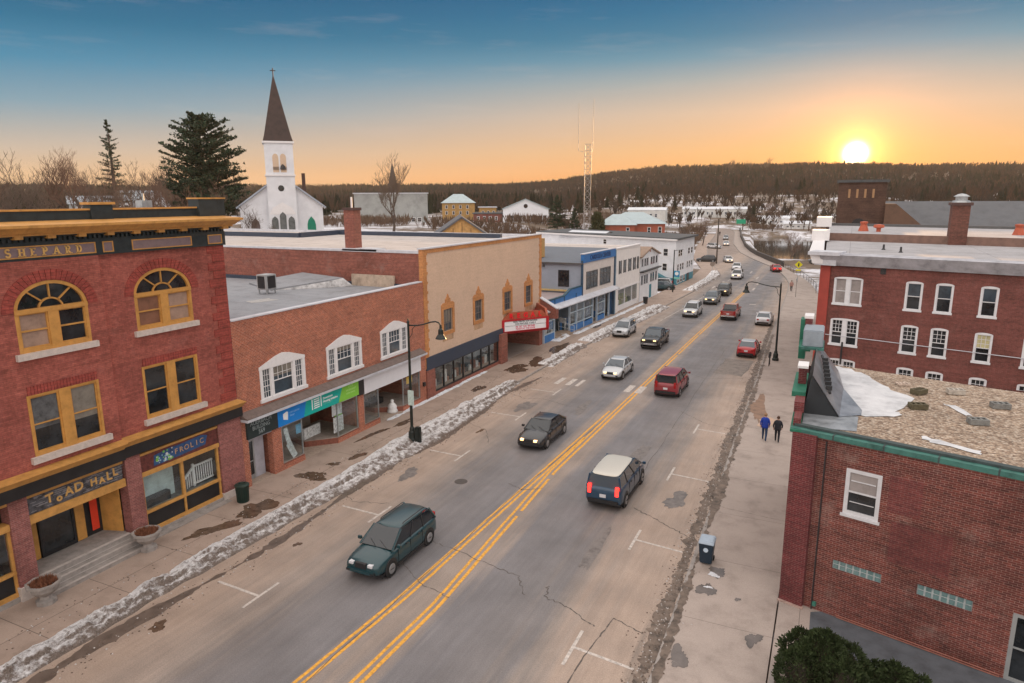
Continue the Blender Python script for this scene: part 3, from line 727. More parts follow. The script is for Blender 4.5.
def arched(parent, F, a, b_, dd, panes):
    c = (a+b_)/2; m = MB()
    w = .13
    m.fb(F, a, a+w, 9.57, 11.12, dd-.16, dd+.0); m.fb(F, b_-w, b_, 9.57, 11.12, dd-.16, dd+.0)
    m.fb(F, c-.2, c+.2, 9.57, 11.06, dd-.16, dd+.02); m.fb(F, a+w, b_-w, 9.57, 9.72, dd-.16, dd+.01)
    m.fb(F, a, b_, 11.03, 11.2, dd-.16, dd+.03)
    n = 20
    def arc(r0, r1, d0, d1, hx, hz):
        for k in range(n):
            t0, t1 = math.pi*k/n, math.pi*(k+1)/n
            q = [(c-hx(r)*math.cos(t), 11.12+hz(r)*math.sin(t)) for t, r in ((t0,r0),(t1,r0),(t1,r1),(t0,r1))]
            m.prism(F, q, d0, d1)
    r = (b_-a)/2
    arc(-.13, 0, dd-.16, dd+.0, lambda o: r+o, lambda o: 1.08+o)
    arc(-.03, .03, dd-.13, dd-.05, lambda o: r*.33+o, lambda o: .40+o)
    for t in (.27*math.pi, .5*math.pi, .73*math.pi):
        p = [(c-r*.33*math.cos(t), 11.12+.40*math.sin(t)), (c-(r-.08)*math.cos(t), 11.12+1.0*math.sin(t))]
        dx, dz = p[1][0]-p[0][0], p[1][1]-p[0][1]; L = math.hypot(dx, dz); nx, nz = -dz/L*.025, dx/L*.025
        m.prism(F, [(p[0][0]-nx,p[0][1]-nz),(p[1][0]-nx,p[1][1]-nz),(p[1][0]+nx,p[1][1]+nz),(p[0][0]+nx,p[0][1]+nz)], dd-.13, dd-.05)
    win = m.build('arched_window', GOLD_D, parent)
    m = MB(); m.prism(F, [(a+.05,11.1)]+archpts(a+.05,b_-.05,11.12,12.13)+[(b_-.05,11.1)], dd-.14, dd-.12); m.build('pane', GLASS, win)
    for (x0, x1), g in zip(((a+w, c-.2), (c+.2, b_-w)), panes):
        m = MB()
        for x in (x0, x1-.045): m.fb(F, x, x+.045, 9.72, 11.03, dd-.12, dd-.03)
        m.fb(F, x0, x1, 10.35, 10.41, dd-.13, dd-.04); m.fb(F, x0, x1, 10.98, 11.03, dd-.13, dd-.04); m.fb(F, x0, x1, 9.72, 9.77, dd-.13, dd-.04)
        m.build('sash', GOLD_D, win)
        m = MB(); m.fb(F, x0, x1, 9.72, 10.38, dd-.14, dd-.11, 0); m.fb(F, x0, x1, 10.38, 11.03, dd-.14, dd-.10, 1); m.build('pane', list(g), win)
    m = MB(); m.fb(F, a-.18, b_+.18, 9.33, 9.57, dd-.05, dd+.16); m.build('sill', STONE, win)
arched(b1, FL, 14.68, 17.45, D1, ((BOARD_T, BOARD_T), (GLASS, GLASS)))
arched(b1, FL, 19.6, 22.53, 0, ((BOARD_B, BOARD_B), (BOARD_T, BOARD_T)))
arched(b1, FL, 9.75, 12.6, D1, ((GLASS, GLASS), (GLASS, GLASS)))
for a, b_, dd in ((14.65,17.47,D1), (19.55,22.48,0), (9.7,12.6,D1)):
    c = (a+b_)/2
    m = MB(); m.fb(FL, c-.22, c+.22, 5.55, 7.95, dd-.16, dd+.03)
    m.fb(FL, a, a+.1, 5.55, 7.95, dd-.16, dd+.02); m.fb(FL, b_-.1, b_, 5.55, 7.95, dd-.16, dd+.02)
    m.fb(FL, a, b_, 7.87, 7.95, dd-.155, dd+.015); m.fb(FL, a, b_, 5.55, 5.68, dd-.155, dd+.015)
    win = m.build('window', GOLD_D, b1)
    for x0, x1 in ((a+.1, c-.22), (c+.22, b_-.1)): sash(win, FL, x0, x1, 5.68, 7.87, GOLD_D, GLASS, dd-.07, .055, 1, 2, name='sash')
    m = MB(); m.fb(FL, a-.18, b_+.2, 5.3, 5.55, dd-.05, dd+.18); m.build('sill', STONE, win)
# cornice, frieze, parapet
m = MB(); m.fb(FL, 3.9, 24.66, 13.0, 13.66, -.3, .17); m.fb(FL, 3.9, 24.66, 13.66, 13.86, -.3, .12)
k = 4.0
while k < 24.5: m.fb(FL, k, k+.10, 13.68, 13.82, .12, .24); k += .2
m.fb(FL, 3.9, 24.72, 13.84, 13.9, -.3, .34); m.build('frieze', SLATE_P, b1)
m = MB()
m.hexa([FL.P(3.8,13.98,.62),FL.P(24.9,13.98,.62),FL.P(24.72,13.98,-.25),FL.P(3.8,13.98,-.25),FL.P(3.8,14.2,.86),FL.P(25.12,14.2,.86),FL.P(24.72,14.28,-.25),FL.P(3.8,14.28,-.25)])
m.hexa([FL.P(3.8,14.2,.92),FL.P(25.2,14.2,.92),FL.P(24.75,14.2,-.2),FL.P(3.8,14.2,-.2),FL.P(3.8,14.3,.92),FL.P(25.2,14.3,.92),FL.P(24.75,14.42,-.2),FL.P(3.8,14.42,-.2)])
m.fb(FL, 3.8, 24.9, 13.9, 13.98, -.2, .50)
m.build('cornice', GOLD, b1)
m = MB(); k = 4.3
while k < 24.6: m.fb(FL, k, k+.3, 13.78, 13.9, .1, .46); k += 1.18
m.build('bracket_row', GOLD, b1)
m = MB(); m.fb(FL, 3.9, 24.5, 14.3, 14.78, -.45, -.2); m.fb(FL, 18.25, 19.2, 14.3, 15.0, -.55, -.1); m.fb(FL, 23.45, 24.95, 14.3, 15.2, -.7, .0); m.fb(FL,10.5,13.2,14.3,15.3,-.6,-.05)
m.build('parapet', SLATE_P, b1)
m = MB(); m.fb(FL, 3.9, 23.45, 14.78, 14.85, -.5, -.14); m.fb(FL, 18.15, 19.3, 15.0, 15.1, -.6, -.04); m.fb(FL, 23.4, 25.0, 15.2, 15.27, -.75, .05); m.fb(FL,10.4,13.3,15.3,15.4,-.65,0); m.build('parapet_cap', GOLD, b1)
for a, b_ in ((14.15,18.06),(18.36,18.82),(19.66,22.68),(23.6,24.43),(10.0,13.8)):
    m = MB(); m.fb(FL, a, b_, 13.09, 13.53, .17, .185); p = m.build('inset_panel', PANEL, b1)
    m = MB(); w = .045
    m.fb(FL, a, b_, 13.09, 13.09+w, .185, .21); m.fb(FL, a, b_, 13.53-w, 13.53, .185, .21); m.fb(FL, a, a+w, 13.09+w, 13.53-w, .185, .21); m.fb(FL, b_-w, b_, 13.09+w, 13.53-w, .185, .21)
    m.build('border', GOLD, p)
# SHEPARD in serif capitals built from strokes
def serif_word(word, s, z, h, adv, parent, mat, d=.2):
    w = h*.72; t = h*.21
    def st(x0, z0, x1, z1, tt=t):
        dx, dz = x1-x0, z1-z0; L = math.hypot(dx, dz); nx, nz = -dz/L*tt/2, dx/L*tt/2
        m.prism(FL, [(s0+x0-nx, z+z0-nz), (s0+x1-nx, z+z1-nz), (s0+x1+nx, z+z1+nz), (s0+x0+nx, z+z0+nz)], d, d+.03)
    def curve(cx, cz, rx, rz, a0, a1, n=9):
        p = [(cx+rx*math.cos(math.radians(a0+(a1-a0)*k/n)), cz+rz*math.sin(math.radians(a0+(a1-a0)*k/n))) for k in range(n+1)]
        for a, b_ in zip(p, p[1:]): st(*a, *b_)
    def ser(x, zz): st(x-t*1.1, zz, x+t*1.1, zz, t*.45)
    for i, ch in enumerate(word):
        s0 = s + i*adv; o = t/2; m = MB()
        if ch == 'S': curve(w*.4, h*.73, w*.34, h*.24, 20, 270); curve(w*.4, h*.26, w*.36, h*.24, 90, -160)
        if ch in 'HEPRD': st(t, 0, t, h); ser(t, h-.01); ser(t, .01)
        if ch == 'H': st(w, 0, w, h); st(t, h/2, w, h/2, t*.6); ser(w, h-.01); ser(w, .01)
        if ch == 'E': st(t, h-.02, w*.9, h-.02, t*.6); st(t, h/2, w*.7, h/2, t*.6); st(t, .02, w*.9, .02, t*.6); st(w*.9, h, w*.9, h*.8, t*.5); st(w*.9, 0, w*.9, h*.2, t*.5)
        if ch in 'PR': curve(w*.45, h*.74, w*.42, h*.24, -90, 90); st(t, h-.02, w*.45, h-.02, t*.6); st(t, h*.5, w*.45, h*.5, t*.6)
        if ch == 'R': st(w*.4, h*.5, w, 0); ser(w, .01)
        if ch == 'A': st(w*.05, 0, w*.5, h, t*.6); st(w*.5, h, w*.98, 0); st(w*.25, h*.35, w*.75, h*.35, t*.6); ser(w*.05, .01); ser(w, .01)
        if ch == 'D': curve(w*.3, h/2, w*.66, h*.48, -90, 90); st(t, h-.02, w*.3, h-.02, t*.6); st(t, .02, w*.3, .02, t*.6)
        m.build('letter', mat, parent)
serif_word('SHEPARD', 14.66, 13.16, .29, .43, b1, M('pale gold lettering', (.74,.46,.16), .5, .08, 4))
# storefront band
m = MB()
m.hexa([FL.P(3.9,4.74,.30+D1),FL.P(18.0,4.74,.30+D1),FL.P(18.0,4.74,-.1),FL.P(3.9,4.74,-.1),FL.P(3.9,5.0,.5+D1),FL.P(18.1,5.0,.5+D1),FL.P(18.1,5.12,-.1),FL.P(3.9,5.12,-.1)])
m.hexa([FL.P(18.1,4.74,.30),FL.P(24.66,4.74,.30),FL.P(24.66,4.74,-.1),FL.P(18.1,4.74,-.1),FL.P(18.1,5.0,.5),FL.P(24.8,5.0,.5),FL.P(24.66,5.12,-.1),FL.P(18.1,5.12,-.1)])
m.build('shop_cornice', GOLD, b1)
m = MB(); m.fb(FL, 3.9, 18.02, 4.26, 4.74, -.2, .30+D1); m.fb(FL, 18.02, 24.66, 4.26, 4.74, -.2, .30); m.build('shop_fascia', BLACK, b1)
m = MB()
for a, b_ in ((14.1,18.06),(18.9,23.15),(9.3,13.42)): m.fb(FL, a, b_, 4.03, 4.14, -.3, .12)
m.fb(FL, 14.1, 18.08, 2.98, 3.33, -.3, .14); m.fb(FL, 18.86, 23.15, 3.04, 3.24, -.3, .12); m.fb(FL, 9.3, 13.4, 3.04, 3.3, -.3, .12)
m.split('lintel', GOLD, b1)
MUR = M('dark mottled mural', (.075,.075,.085), .6, .9, 5)
MUR2 = M('maroon mural ground', (.13,.035,.03), .6, .5, 6)
m = MB(); m.fb(FL, 14.14, 18.02, 3.33, 4.03, -.3, .06); sg = m.build('mural_sign', MUR, b1)
m = MB(); rr = random.Random(5)
for k in range(70):
    x = rr.uniform(14.2, 17.8); zz = rr.uniform(3.38, 3.95); m.fb(FL, x, x+rr.uniform(.12,.5), zz, zz+.025, .06, .07+k*.0001)
m.build('scribble', M('grey mural strokes', (.22,.21,.22), .6, .3, 5), sg)
SGOLD = M('gold sign lettering', (.62,.36,.12), .5, .15, 4)
for ch, s, zz, sz, sl in (('T',14.95,3.70,.5,.1),('o',15.32,3.58,.42,0),('a',15.72,3.70,.48,0),('D',16.12,3.72,.52,.05),('H',16.75,3.68,.42,.1),('a',17.1,3.62,.36,0),('L',17.42,3.68,.5,-.1),('L',17.7,3.76,.46,-.1)):
    text(ch.upper() if ch != 'o' else 'o', FL, s, zz, .075, sz, SGOLD, sg, ext=.02, slant=sl, bold=.012)
m = MB(); m.fb(FL, 18.92, 23.13, 3.24, 4.03, -.3, .05); sg2 = m.build('mural_sign', MUR2, b1)
m = MB(); m.prism(FL, [(19.55,3.33),(21.0,3.36),(22.4,3.42),(22.55,3.85),(22.2,3.96),(21,3.9),(20.4,3.92),(19.6,3.82)], .05, .065); m.build('blue_ground', M('blue mural ground', (.03,.08,.20), .6, .4, 5), sg2)
m = MB(); rr = random.Random(9)
for k in range(34):
    x = rr.uniform(19.65, 20.55); zz = rr.uniform(3.4, 3.88); r = rr.uniform(.03,.09); m.prism(FL, [(x+r*math.cos(t*1.256), zz+r*math.sin(t*1.256)) for t in range(5)], .065, .075+k*.0002, k % 3)
m.build('painted_blobs', [M('green mural paint', (.16,.42,.08), .6, .2, 5), M('pale blue mural paint', (.25,.42,.5), .6, .2, 5), M('white mural paint', (.6,.6,.6), .6, .2, 5)], sg2)
for i, ch in enumerate('FROLIC'): text(ch, FL, 20.75+i*.29, 3.62+i*.01, .07, .36, M('tan mural lettering', (.50,.30,.16), .5, .15, 4), sg2, ext=.012)
# shop windows with bulkhead
def shopwin(parent, a, b_, mid, z0, z1, zb, dd=0):
    m = MB()
    for x in (a, mid-.07, b_-.1): m.fb(FL, x, x+(.1 if x != mid-.07 else .14), z0, z1, dd-.12, dd+.02)
    m.fb(FL, a, b_, z0-.1, z0+.02, dd-.12, dd+.05); m.fb(FL, a, b_, zb-.16, zb, dd-.12, dd+.05)
    m.fb(FL, a, a+.1, zb, z0-.1, dd-.12, dd+.02); m.fb(FL, b_-.1, b_, zb, z0-.1, dd-.12, dd+.02); m.fb(FL, mid-.05, mid+.05, zb, z0-.1, dd-.12, dd+.02)
    w = m.build('shop_window', GOLD, parent)
    m = MB(); m.fb(FL, a+.1, b_-.1, zb, z0-.1, dd-.1, dd-.05); m.build('bulkhead', BLACK, w)
    m = MB(); m.fb(FL, a+.1, mid-.07, z0, z1, dd-.07, dd-.055); m.fb(FL, mid+.07, b_-.1, z0, z1, dd-.07, dd-.055); m.build('pane', CLEAR, w)
    return w
shopwin(b1, 18.88, 23.15, 21.02, 1.33, 3.05, .48); shopwin(b1, 9.3, 13.42, 11.3, 1.33, 3.05, .48)
m = MB(); m.fb(FL, 18.8, 23.3, .13, .32, -.3, .12); m.fb(FL, 9.2, 13.4, .13, .32, -.3, .12); m.split('shop_plinth', STONE_G, b1)
# room behind the right shop window
DKWOOD = M('dark wood boards', (.05,.032,.022), .5, .4, 3)
PALEC = M('pale display cloth', (.55,.66,.66), .7, .3, 1.2)
m = MB(); m.fb(FL, 18.9, 23.1, 1.28, 1.33, -1.6, -.13, 1); m.fb(FL, 21.0, 23.1, 1.33, 3.2, -1.7, -1.6, 0); m.fb(FL, 18.9, 21.0, 1.33, 3.2, -.75, -.65, 2); m.fb(FL, 18.8, 18.88, 1.2, 3.3, -1.7, -.12, 0); m.fb(FL, 23.12, 23.2, 1.2, 3.3, -1.7, -.12, 0); m.fb(FL, 18.8, 23.2, 3.1, 3.2, -1.7, -.12, 0); m.fb(FL,9.3,13.4,1.2,3.2,-1.5,-1.4,0)
m.build('shop_room', [DKWOOD, M('grey display floor', (.2,.2,.2), .6, .4, 4), PALEC], b1)
m = MB(); m.fb(FL, 19.2, 20.5, 1.33, 1.75, -.6, -.3); m.build('display_plinth', M('dark display box', (.03,.035,.04), .6, .3, 3), b1)
m = MB()
for k in range(9):
    x = 21.95+k*.13; zt = 2.35
    m.fb(FL, x, x+.045, 1.45, zt, -.40, -.36)
for k in range(5):
    x = 21.35+k*.12; m.fb(FL, x, x+.045, 1.35+.02*k, 1.85+.1*k, -.40, -.36)
m.fb(FL, 21.85, 21.95, 1.35, 2.5, -.43, -.33); m.fb(FL, 21.9, 23.05, 2.32, 2.4, -.43, -.34); m.fb(FL, 21.9, 23.05, 1.45, 1.52, -.43, -.34)
m.prism(FL, [(21.3,1.8),(21.9,2.28),(21.9,2.38),(21.3,1.9)], -.43, -.34)
tag(m.build('railing', WHITE, None), 'white wooden balustrade displayed inside the shop window with the blue mural sign', 'railing')
# entrance recess
m = MB(); m.fb(FL, 14.1, 18.05, .02, .76, -2.3, .12); m.fb(FL, 14.1, 18.2, .02, .52, .12, .50); m.fb(FL, 13.9, 18.2, .02, .29, .50, .92)
m.fb(FL, 18.92, 23.3, .1, .16, .12, .5)
m.build('steps', STONE_G, b1)
NOSE = M('pale worn step nosing', (.46,.41,.38), .8, .2, 4)
m = MB(); m.fb(FL, 14.12, 18.03, .76, .775, -.02, .135); m.fb(FL, 14.1, 18.2, .52, .535, .40, .515); m.fb(FL, 13.9, 18.2, .29, .305, .82, .935)
for q_ in (.145, .525): m.fb(FL, 14.12, 18.18, .54 if q_ < .5 else .31, .56 if q_ < .5 else .33, q_-.02, q_+.01)
m.split('step_nosing', NOSE, b1)
m = MB(); m.fb(FL, 14.05, 14.12, .76, 3.0, -1.3, -.3); m.fb(FL, 14.1, 18.05, .76, 3.0, -1.38, -1.3); m.fb(FL, 14.1, 18.05, 3.0, 3.06, -1.35, -.3); m.build('entry_wall', BLACK, b1)
m = MB(); m.hexa([FL.P(17.72,.76,-1.28),FL.P(18.02,.76,-.4),FL.P(18.08,.76,-.4),FL.P(17.78,.76,-1.28),FL.P(17.72,3,-1.28),FL.P(18.02,3,-.4),FL.P(18.08,3,-.4),FL.P(17.78,3,-1.28)])
for a in (14.6, 16.55): m.fb(FL, a, a+.4, .8, 2.95, -1.28, -1.2)
m.split('entry_panel', GOLD_D, b1)
m = MB(); m.fb(FL, 15.05, 15.15, .8, 2.9, -1.25, -1.16); m.fb(FL, 16.4, 16.5, .8, 2.9, -1.25, -1.16); m.fb(FL, 15.15, 16.4, 2.8, 2.9, -1.25, -1.16); m.fb(FL, 15.15, 16.4, .8, .95, -1.25, -1.16)
dr = m.build('door', BLACK, b1); m = MB(); m.fb(FL, 15.15, 16.4, .95, 2.8, -1.22, -1.2); m.build('pane', GLASS, dr)
REDP = M('red poster', (.70,.05,.02), .5, .1, 3)
for a, b_ in ((14.13,14.48),(17.2,17.52)):
    m = MB(); m.fb(FL, a, b_, 1.0, 2.75, -1.19, -1.17); m.build('poster', REDP, b1)
# roof
m = MB(); m.fb(FL, 4.0, 24.64, 13.7, 13.86, -19.9, -.3); m.build('roof', ROOF_GREY, b1)

# ---------------- orange brick two-storey shops
b2 = thing('commercial_building', (-27.2, 33, 0), 'low orange brick shop block with white triple windows and blue green sign', 'building')
TR = [(26.27,29.74), (31.64,35.05), (37.12,40.45)]
m = MB(); wall(m, FL, 24.66, 42.66, 4.0, 9.12, [(a, b_, 4.45, 6.4) for a, b_ in TR], .15)
for a, b_ in ((24.66,25.12),(26.8,27.5),(34.42,35.0),(41.85,42.66)): m.fb(FL, a, b_, .13, 4.0, -.35, .02)
m.fb(FL, 27.5, 29.25, .13, .42, -.3, .03); m.fb(FL, 32.25, 34.4, .13, .42, -.3, .03); m.fb(FL, 35.0, 36.7, .13, .42, -.3, .03); m.fb(FL, 39.5, 41.85, .13, .42, -.3, .03)
m.poly([FL.P(24.66,9.12,0),FL.P(42.66,9.12,0),FL.P(42.66,9.12,-.3),FL.P(24.66,9.12,-.3)])
m.poly([FL.P(24.66,8.6,-.3),FL.P(42.66,8.6,-.3),FL.P(42.66,9.12,-.3),FL.P(24.66,9.12,-.3)])
m.poly([FL.P(24.66,0,-30),FL.P(42.66,0,-30),FL.P(42.66,8.9,-30),FL.P(24.66,8.9,-30)])
m.build('wall', ORANGE_BR, b2)
m = MB(); m.fb(FL, 24.67, 42.5, 9.13, 9.2, -.38, .05); m.build('coping', TRIM_GREY, b2)
m = MB()
m.poly([(-27.5,24.66,8.62),(-27.5,42.65,8.62),(-57.5,42.65,8.62),(-57.5,24.66,8.62)])
m.build('roof', ROOF_GREY, b2)
for a, b_ in TR:
    c = (a+b_)/2; m = MB()
    # white case with shallow gabled head
    m.prism(FL, [(a-.02,6.22),(b_+.02,6.22),(b_+.02,6.38),(c+.55,6.78),(c,6.88),(c-.55,6.78),(a-.02,6.38)], -.1, .05)
    m.fb(FL, a, a+.2, 4.6, 6.22, -.12, .04); m.fb(FL, b_-.2, b_, 4.6, 6.22, -.12, .04)
    s1, s2 = a+.88, b_-.88
    m.fb(FL, s1-.1, s1+.1, 4.6, 6.22, -.12, .04); m.fb(FL, s2-.1, s2+.1, 4.6, 6.22, -.12, .04); m.fb(FL, a-.08, b_+.08, 4.42, 4.6, -.12, .1)
    win = m.build('window', WHITE, b2)
    sash(win, FL, a+.2, s1-.1, 4.6, 6.22, WHITE, GLASS_B, -.05, .04, 3, 1, .02, name='sash')
    sash(win, FL, s2+.1, b_-.2, 4.6, 6.22, WHITE, GLASS_B, -.05, .04, 3, 1, .02, name='sash')
    m = MB()
    for x0, x1 in ((a+.24, s1-.14), (s2+.14, b_-.24)):
        for k in (1, 2, 3, 4): zz = 4.64+(1.54)*k/5; m.fb(FL, x0, x1, zz-(.02 if k == 2 else .009), zz+(.02 if k == 2 else .009), -.068, -.034)
    m.build('glazing_bars', WHITE, win)
    sash(win, FL, s1+.1, s2-.1, 4.6, 6.22, WHITE, GLASS_B, -.05, .05, 1, 2, .02, topgrid=(4, 2), name='sash')
m = MB()
m.hexa([FL.P(24.7,3.98,.55),FL.P(42.0,3.98,.55),FL.P(42.0,3.98,-.05),FL.P(24.7,3.98,-.05),FL.P(24.7,4.02,.55),FL.P(42.0,4.02,.55),FL.P(42.0,4.28,-.0),FL.P(24.7,4.28,-.0)])
m.build('shop_cornice', M('brown grey shingle strip', (.17,.13,.115), .8, .25, 4), b2)
m = MB(); m.fb(FL, 24.68, 42.1, 3.84, 3.975, -.05, .57); m.build('cornice_edge', TRIM_GREY, b2)
def sign(parent, a, b_, z0, z1, mat, name='sign_panel', d0=-.1, d1=.14):
    m = MB(); m.fb(FL, a, b_, z0, z1, d0, d1); return m.build(name, mat, parent)
SG1 = M('dark green black sign', (.018,.032,.034), .5, .2, 3); SGT = M('faded silver lettering', (.28,.33,.34), .5, .1, 3)
s_ = sign(b2, 25.0, 26.98, 2.76, 3.82, SG1)
for tx, zz, sz in (('AUERBACH', 3.55, .33), ('BUILDING', 3.27, .31), ('569', 2.99, .34)): text(tx, FL, 25.98, zz, .145, sz, SGT, s_, ext=.006, sx=.9)
sign(b2, 26.98, 27.2, 2.76, 3.82, SLATE_P)
SB = M('bright blue sign face', (.0,.22,.68), .4, .03, 3); ST = M('teal green sign face', (.0,.42,.36), .4, .03, 3); SGn = M('lime green sign face', (.24,.60,.06), .4, .03, 3)
m = MB(); m.prism(FL, [(27.2,2.76),(29.25,2.76),(29.55,3.82),(27.2,3.82)], -.1, .14, 0); m.prism(FL, [(29.25,2.76),(32.35,2.76),(32.85,3.82),(29.55,3.82)], -.1, .14, 1); m.prism(FL, [(32.35,2.76),(34.38,2.76),(34.38,3.82),(32.85,3.82)], -.1, .14, 2)
s_ = m.build('sign_panel', [SB, ST, SGn], b2)
SW = M('white sign lettering', (.85,.88,.88), .5, 0, 3)
m = MB(); m.prism(FL, [(27.62,3.1),(27.95,3.0),(28.0,3.46),(27.9,3.5),(27.62,3.42),(27.6,3.3)], .14, .15)
m.fb(FL, 29.95, 30.03, 2.98, 3.62, .14, .15); m.fb(FL, 30.73, 30.81, 3.0, 3.66, .14, .15)
for k in range(5):
    zz = 3.0+k*.13; m.prism(FL, [(30.14,zz),(30.62,zz+.01),(30.62,zz+.08),(30.14,zz+.07)], .14, .15)
m.build('emblem', SW, s_)
text('Downtown', FL, 30.95, 3.42, .141, .19, SW, s_, align='LEFT', ext=.004, bold=.006); text('Housing Initiative', FL, 30.95, 3.22, .141, .19, SW, s_, align='LEFT', ext=.004, bold=.006)
text('A CITY PROJECT', FL, 30.95, 3.06, .141, .11, M('pale teal lettering', (.25,.62,.56), .5, 0), s_, align='LEFT', ext=.004)
text('CITY CENTER', FL, 28.12, 3.36, .141, .13, M('pale blue lettering', (.35,.6,.85), .5, 0), s_, align='LEFT', ext=.004); text('TRUST', FL, 28.12, 3.18, .141, .13, MATS['pale blue lettering'], s_, align='LEFT', ext=.004)
LG = M('pale lime lettering', (.5,.8,.3), .5, 0)
text('LOCAL', FL, 33.6, 3.55, .141, .16, LG, s_, ext=.004); text('WORKSHOP', FL, 33.6, 3.32, .141, .17, LG, s_, ext=.004); text('OPEN SPACE', FL, 33.55, 3.12, .141, .15, LG, s_, ext=.004)
sign(b2, 34.38, 34.96, 2.66, 3.84, BLACK)
sign(b2, 34.96, 41.8, 2.62, 3.82, M('blank white sign board', (.74,.74,.77), .4, .04, 2))
# shop interiors
CON = M('shop recess tiles', (.40,.31,.25), .7, .25, 6); TILE = M('red tile', (.22,.075,.05), .6, .3, 6)
RWALL = M('pale shop interior', (.62,.55,.48), .8, .25, 1); GRN = M('grass green display panel', (.20,.5,.04), .7, .2, 4)
m = MB(); m.fb(FL, 24.7, 42.0, .05, .14, -4.2, 0, 0); m.fb(FL, 27.0, 42.0, .14, 3.3, -4.3, -4.2, 1); m.fb(FL, 24.7, 42.0, 2.72, 2.8, -4.2, -.02, 1)
m.fb(FL, 34.5, 34.9, .14, 2.8, -4.2, -.35, 2); m.fb(FL, 26.9, 27.4, .14, 2.8, -4.2, -.35, 2); m.fb(FL, 42.0, 42.3, .14, 2.8, -4.2, -.35, 2)
m.build('shop_room', [CON, RWALL, brick('recess brick', (.34,.1,.06), (.26,.075,.05), (.3,.18,.13))], b2)
def display(parent, pts, inner=None):
    """glazed display bay: tile platform + glass + posts; pts in (s, d)"""
    m = MB(); w = [FL.P(s, 0, d) for s, d in pts]; m.extr([(p.x, p.y) for p in w], .14, .5); pl = m.build('display_platform', TILE, parent)
    m = MB(); m.extr([(p.x, p.y) for p in w], .5, .53); m.build('platform_top', M('display floor', (.30,.25,.22), .7, .3, 3), pl)
for pts in ([(27.5,0.0),(29.25,0.0),(29.3,-1.9),(28.4,-3.0),(27.4,-3.0)], [(32.25,0.0),(34.4,0.0),(34.5,-3.4),(31.5,-3.4),(30.8,-1.4)], [(35.0,0.0),(36.7,0.0),(36.9,-3.0),(34.9,-3.0)], [(39.5,0.0),(41.85,0.0),(42.0,-3.5),(38.5,-3.5),(38.3,-1.6)]):
    display(b2, pts)
m = MB(); m.fb(FL, 31.0, 33.0, .14, .52, -1.42, -1.36); m.fb(FL, 29.4, 29.5, .14, .5, -3.0, -2.2); m.build('kickboard', BLACK, b2)
def glazing(parent, a, b_, z0, z1, dd=-.06):
    m = MB()
    for x in (a, b_-.06): m.fb(FL, x, x+.06, z0, z1, dd-.04, dd+.04)
    m.fb(FL, a+.06, b_-.06, z0, z0+.07, dd-.04, dd+.04); m.fb(FL, a+.06, b_-.06, z1-.06, z1, dd-.04, dd+.04)
    w = m.build('shop_window', STEEL, parent); m = MB(); m.fb(FL, a+.06, b_-.06, z0+.07, z1-.06, dd-.006, dd+.006); m.build('pane', CLEAR, w); return w
glazing(b2, 27.52, 29.22, .42, 2.7); glazing(b2, 32.35, 34.38, .42, 2.7); glazing(b2, 35.02, 36.68, .42, 2.62); glazing(b2, 39.6, 41.83, .42, 2.62)
PAPER = M('printed poster sheet', (.62,.64,.64), .6, .5, 7); PAPB = M('blue poster sheet', (.10,.35,.55), .6, .3, 5)
m = MB(); m.prism(FL, [(27.75,2.45),(28.05,2.5),(28.3,1.6),(28.0,1.5)], -.09, -.08, 0); m.prism(FL, [(27.9,1.45),(28.3,1.6),(28.75,.65),(28.4,.5)], -.09, -.08, 0); m.fb(FL, 28.75, 29.15, 1.85, 2.4, -.09, -.08, 1)
m.fb(FL, 32.15, 33.1, 1.85, 2.7, -.28, -.26, 0); m.fb(FL, 32.2, 33.15, .75, 1.75, -.25, -.23, 0); m.fb(FL, 30.9, 32.4, .55, 1.25, -1.6, -1.5, 0)
m.build('poster', [PAPER, PAPB], b2)
m = MB(); m.fb(FL, 33.1, 33.8, .6, 2.65, -.9, -.85, 0); m.fb(FL, 31.4, 33.2, 1.7, 2.68, -3.0, -2.9, 0); m.build('display_screen', GRN, b2)
m = MB(); m.prism(FL, [(29.4,2.5),(30.0,2.65),(32.8,1.5),(32.6,1.3)], -3.1, -3.0); m.build('display_panel', M('tan wood display', (.6,.36,.2), .7, .2, 3), b2)
m = MB(); m.fb(FL, 40.15, 40.9, 1.95, 2.45, -.09, -.08); p_ = m.build('poster', M('yellow shop notice', (.85,.48,.03), .5, .08, 5), b2)
m = MB(); m.fb(FL, 37.9, 39.5, .6, 1.0, -2.4, -1.7); m.build('display_plinth', BLACK, b2)
m = MB()
for k in range(7):
    x = 37.6+k*.33; m.tube([FL.P(x,1.0,-2.2), FL.P(x+.03,2.1,-2.2)], .02, 5)
m.fb(FL, 37.5, 39.8, 1.4, 1.44, -2.3, -2.1); m.fb(FL, 37.5, 39.8, 2.08, 2.12, -2.3, -2.1)
m.build('display_rack', M('brass rack', (.4,.28,.18), .4, .2, 4), b2)
m = MB(); m.lathe(-27.75, 38.95, [(.02,.14),(.36,.14),(.40,.25),(.30,.42),(.34,.55),(.26,.72),(.15,.82),(.09,.88),(.13,.96),(.12,1.05),(.02,1.1)], 14)
tag(m.build('statue', M('chalk white figure', (.75,.75,.75), .6, .15, 6), None, smooth=True), 'white draped figure standing in the shop doorway under the blank white sign', 'statue')
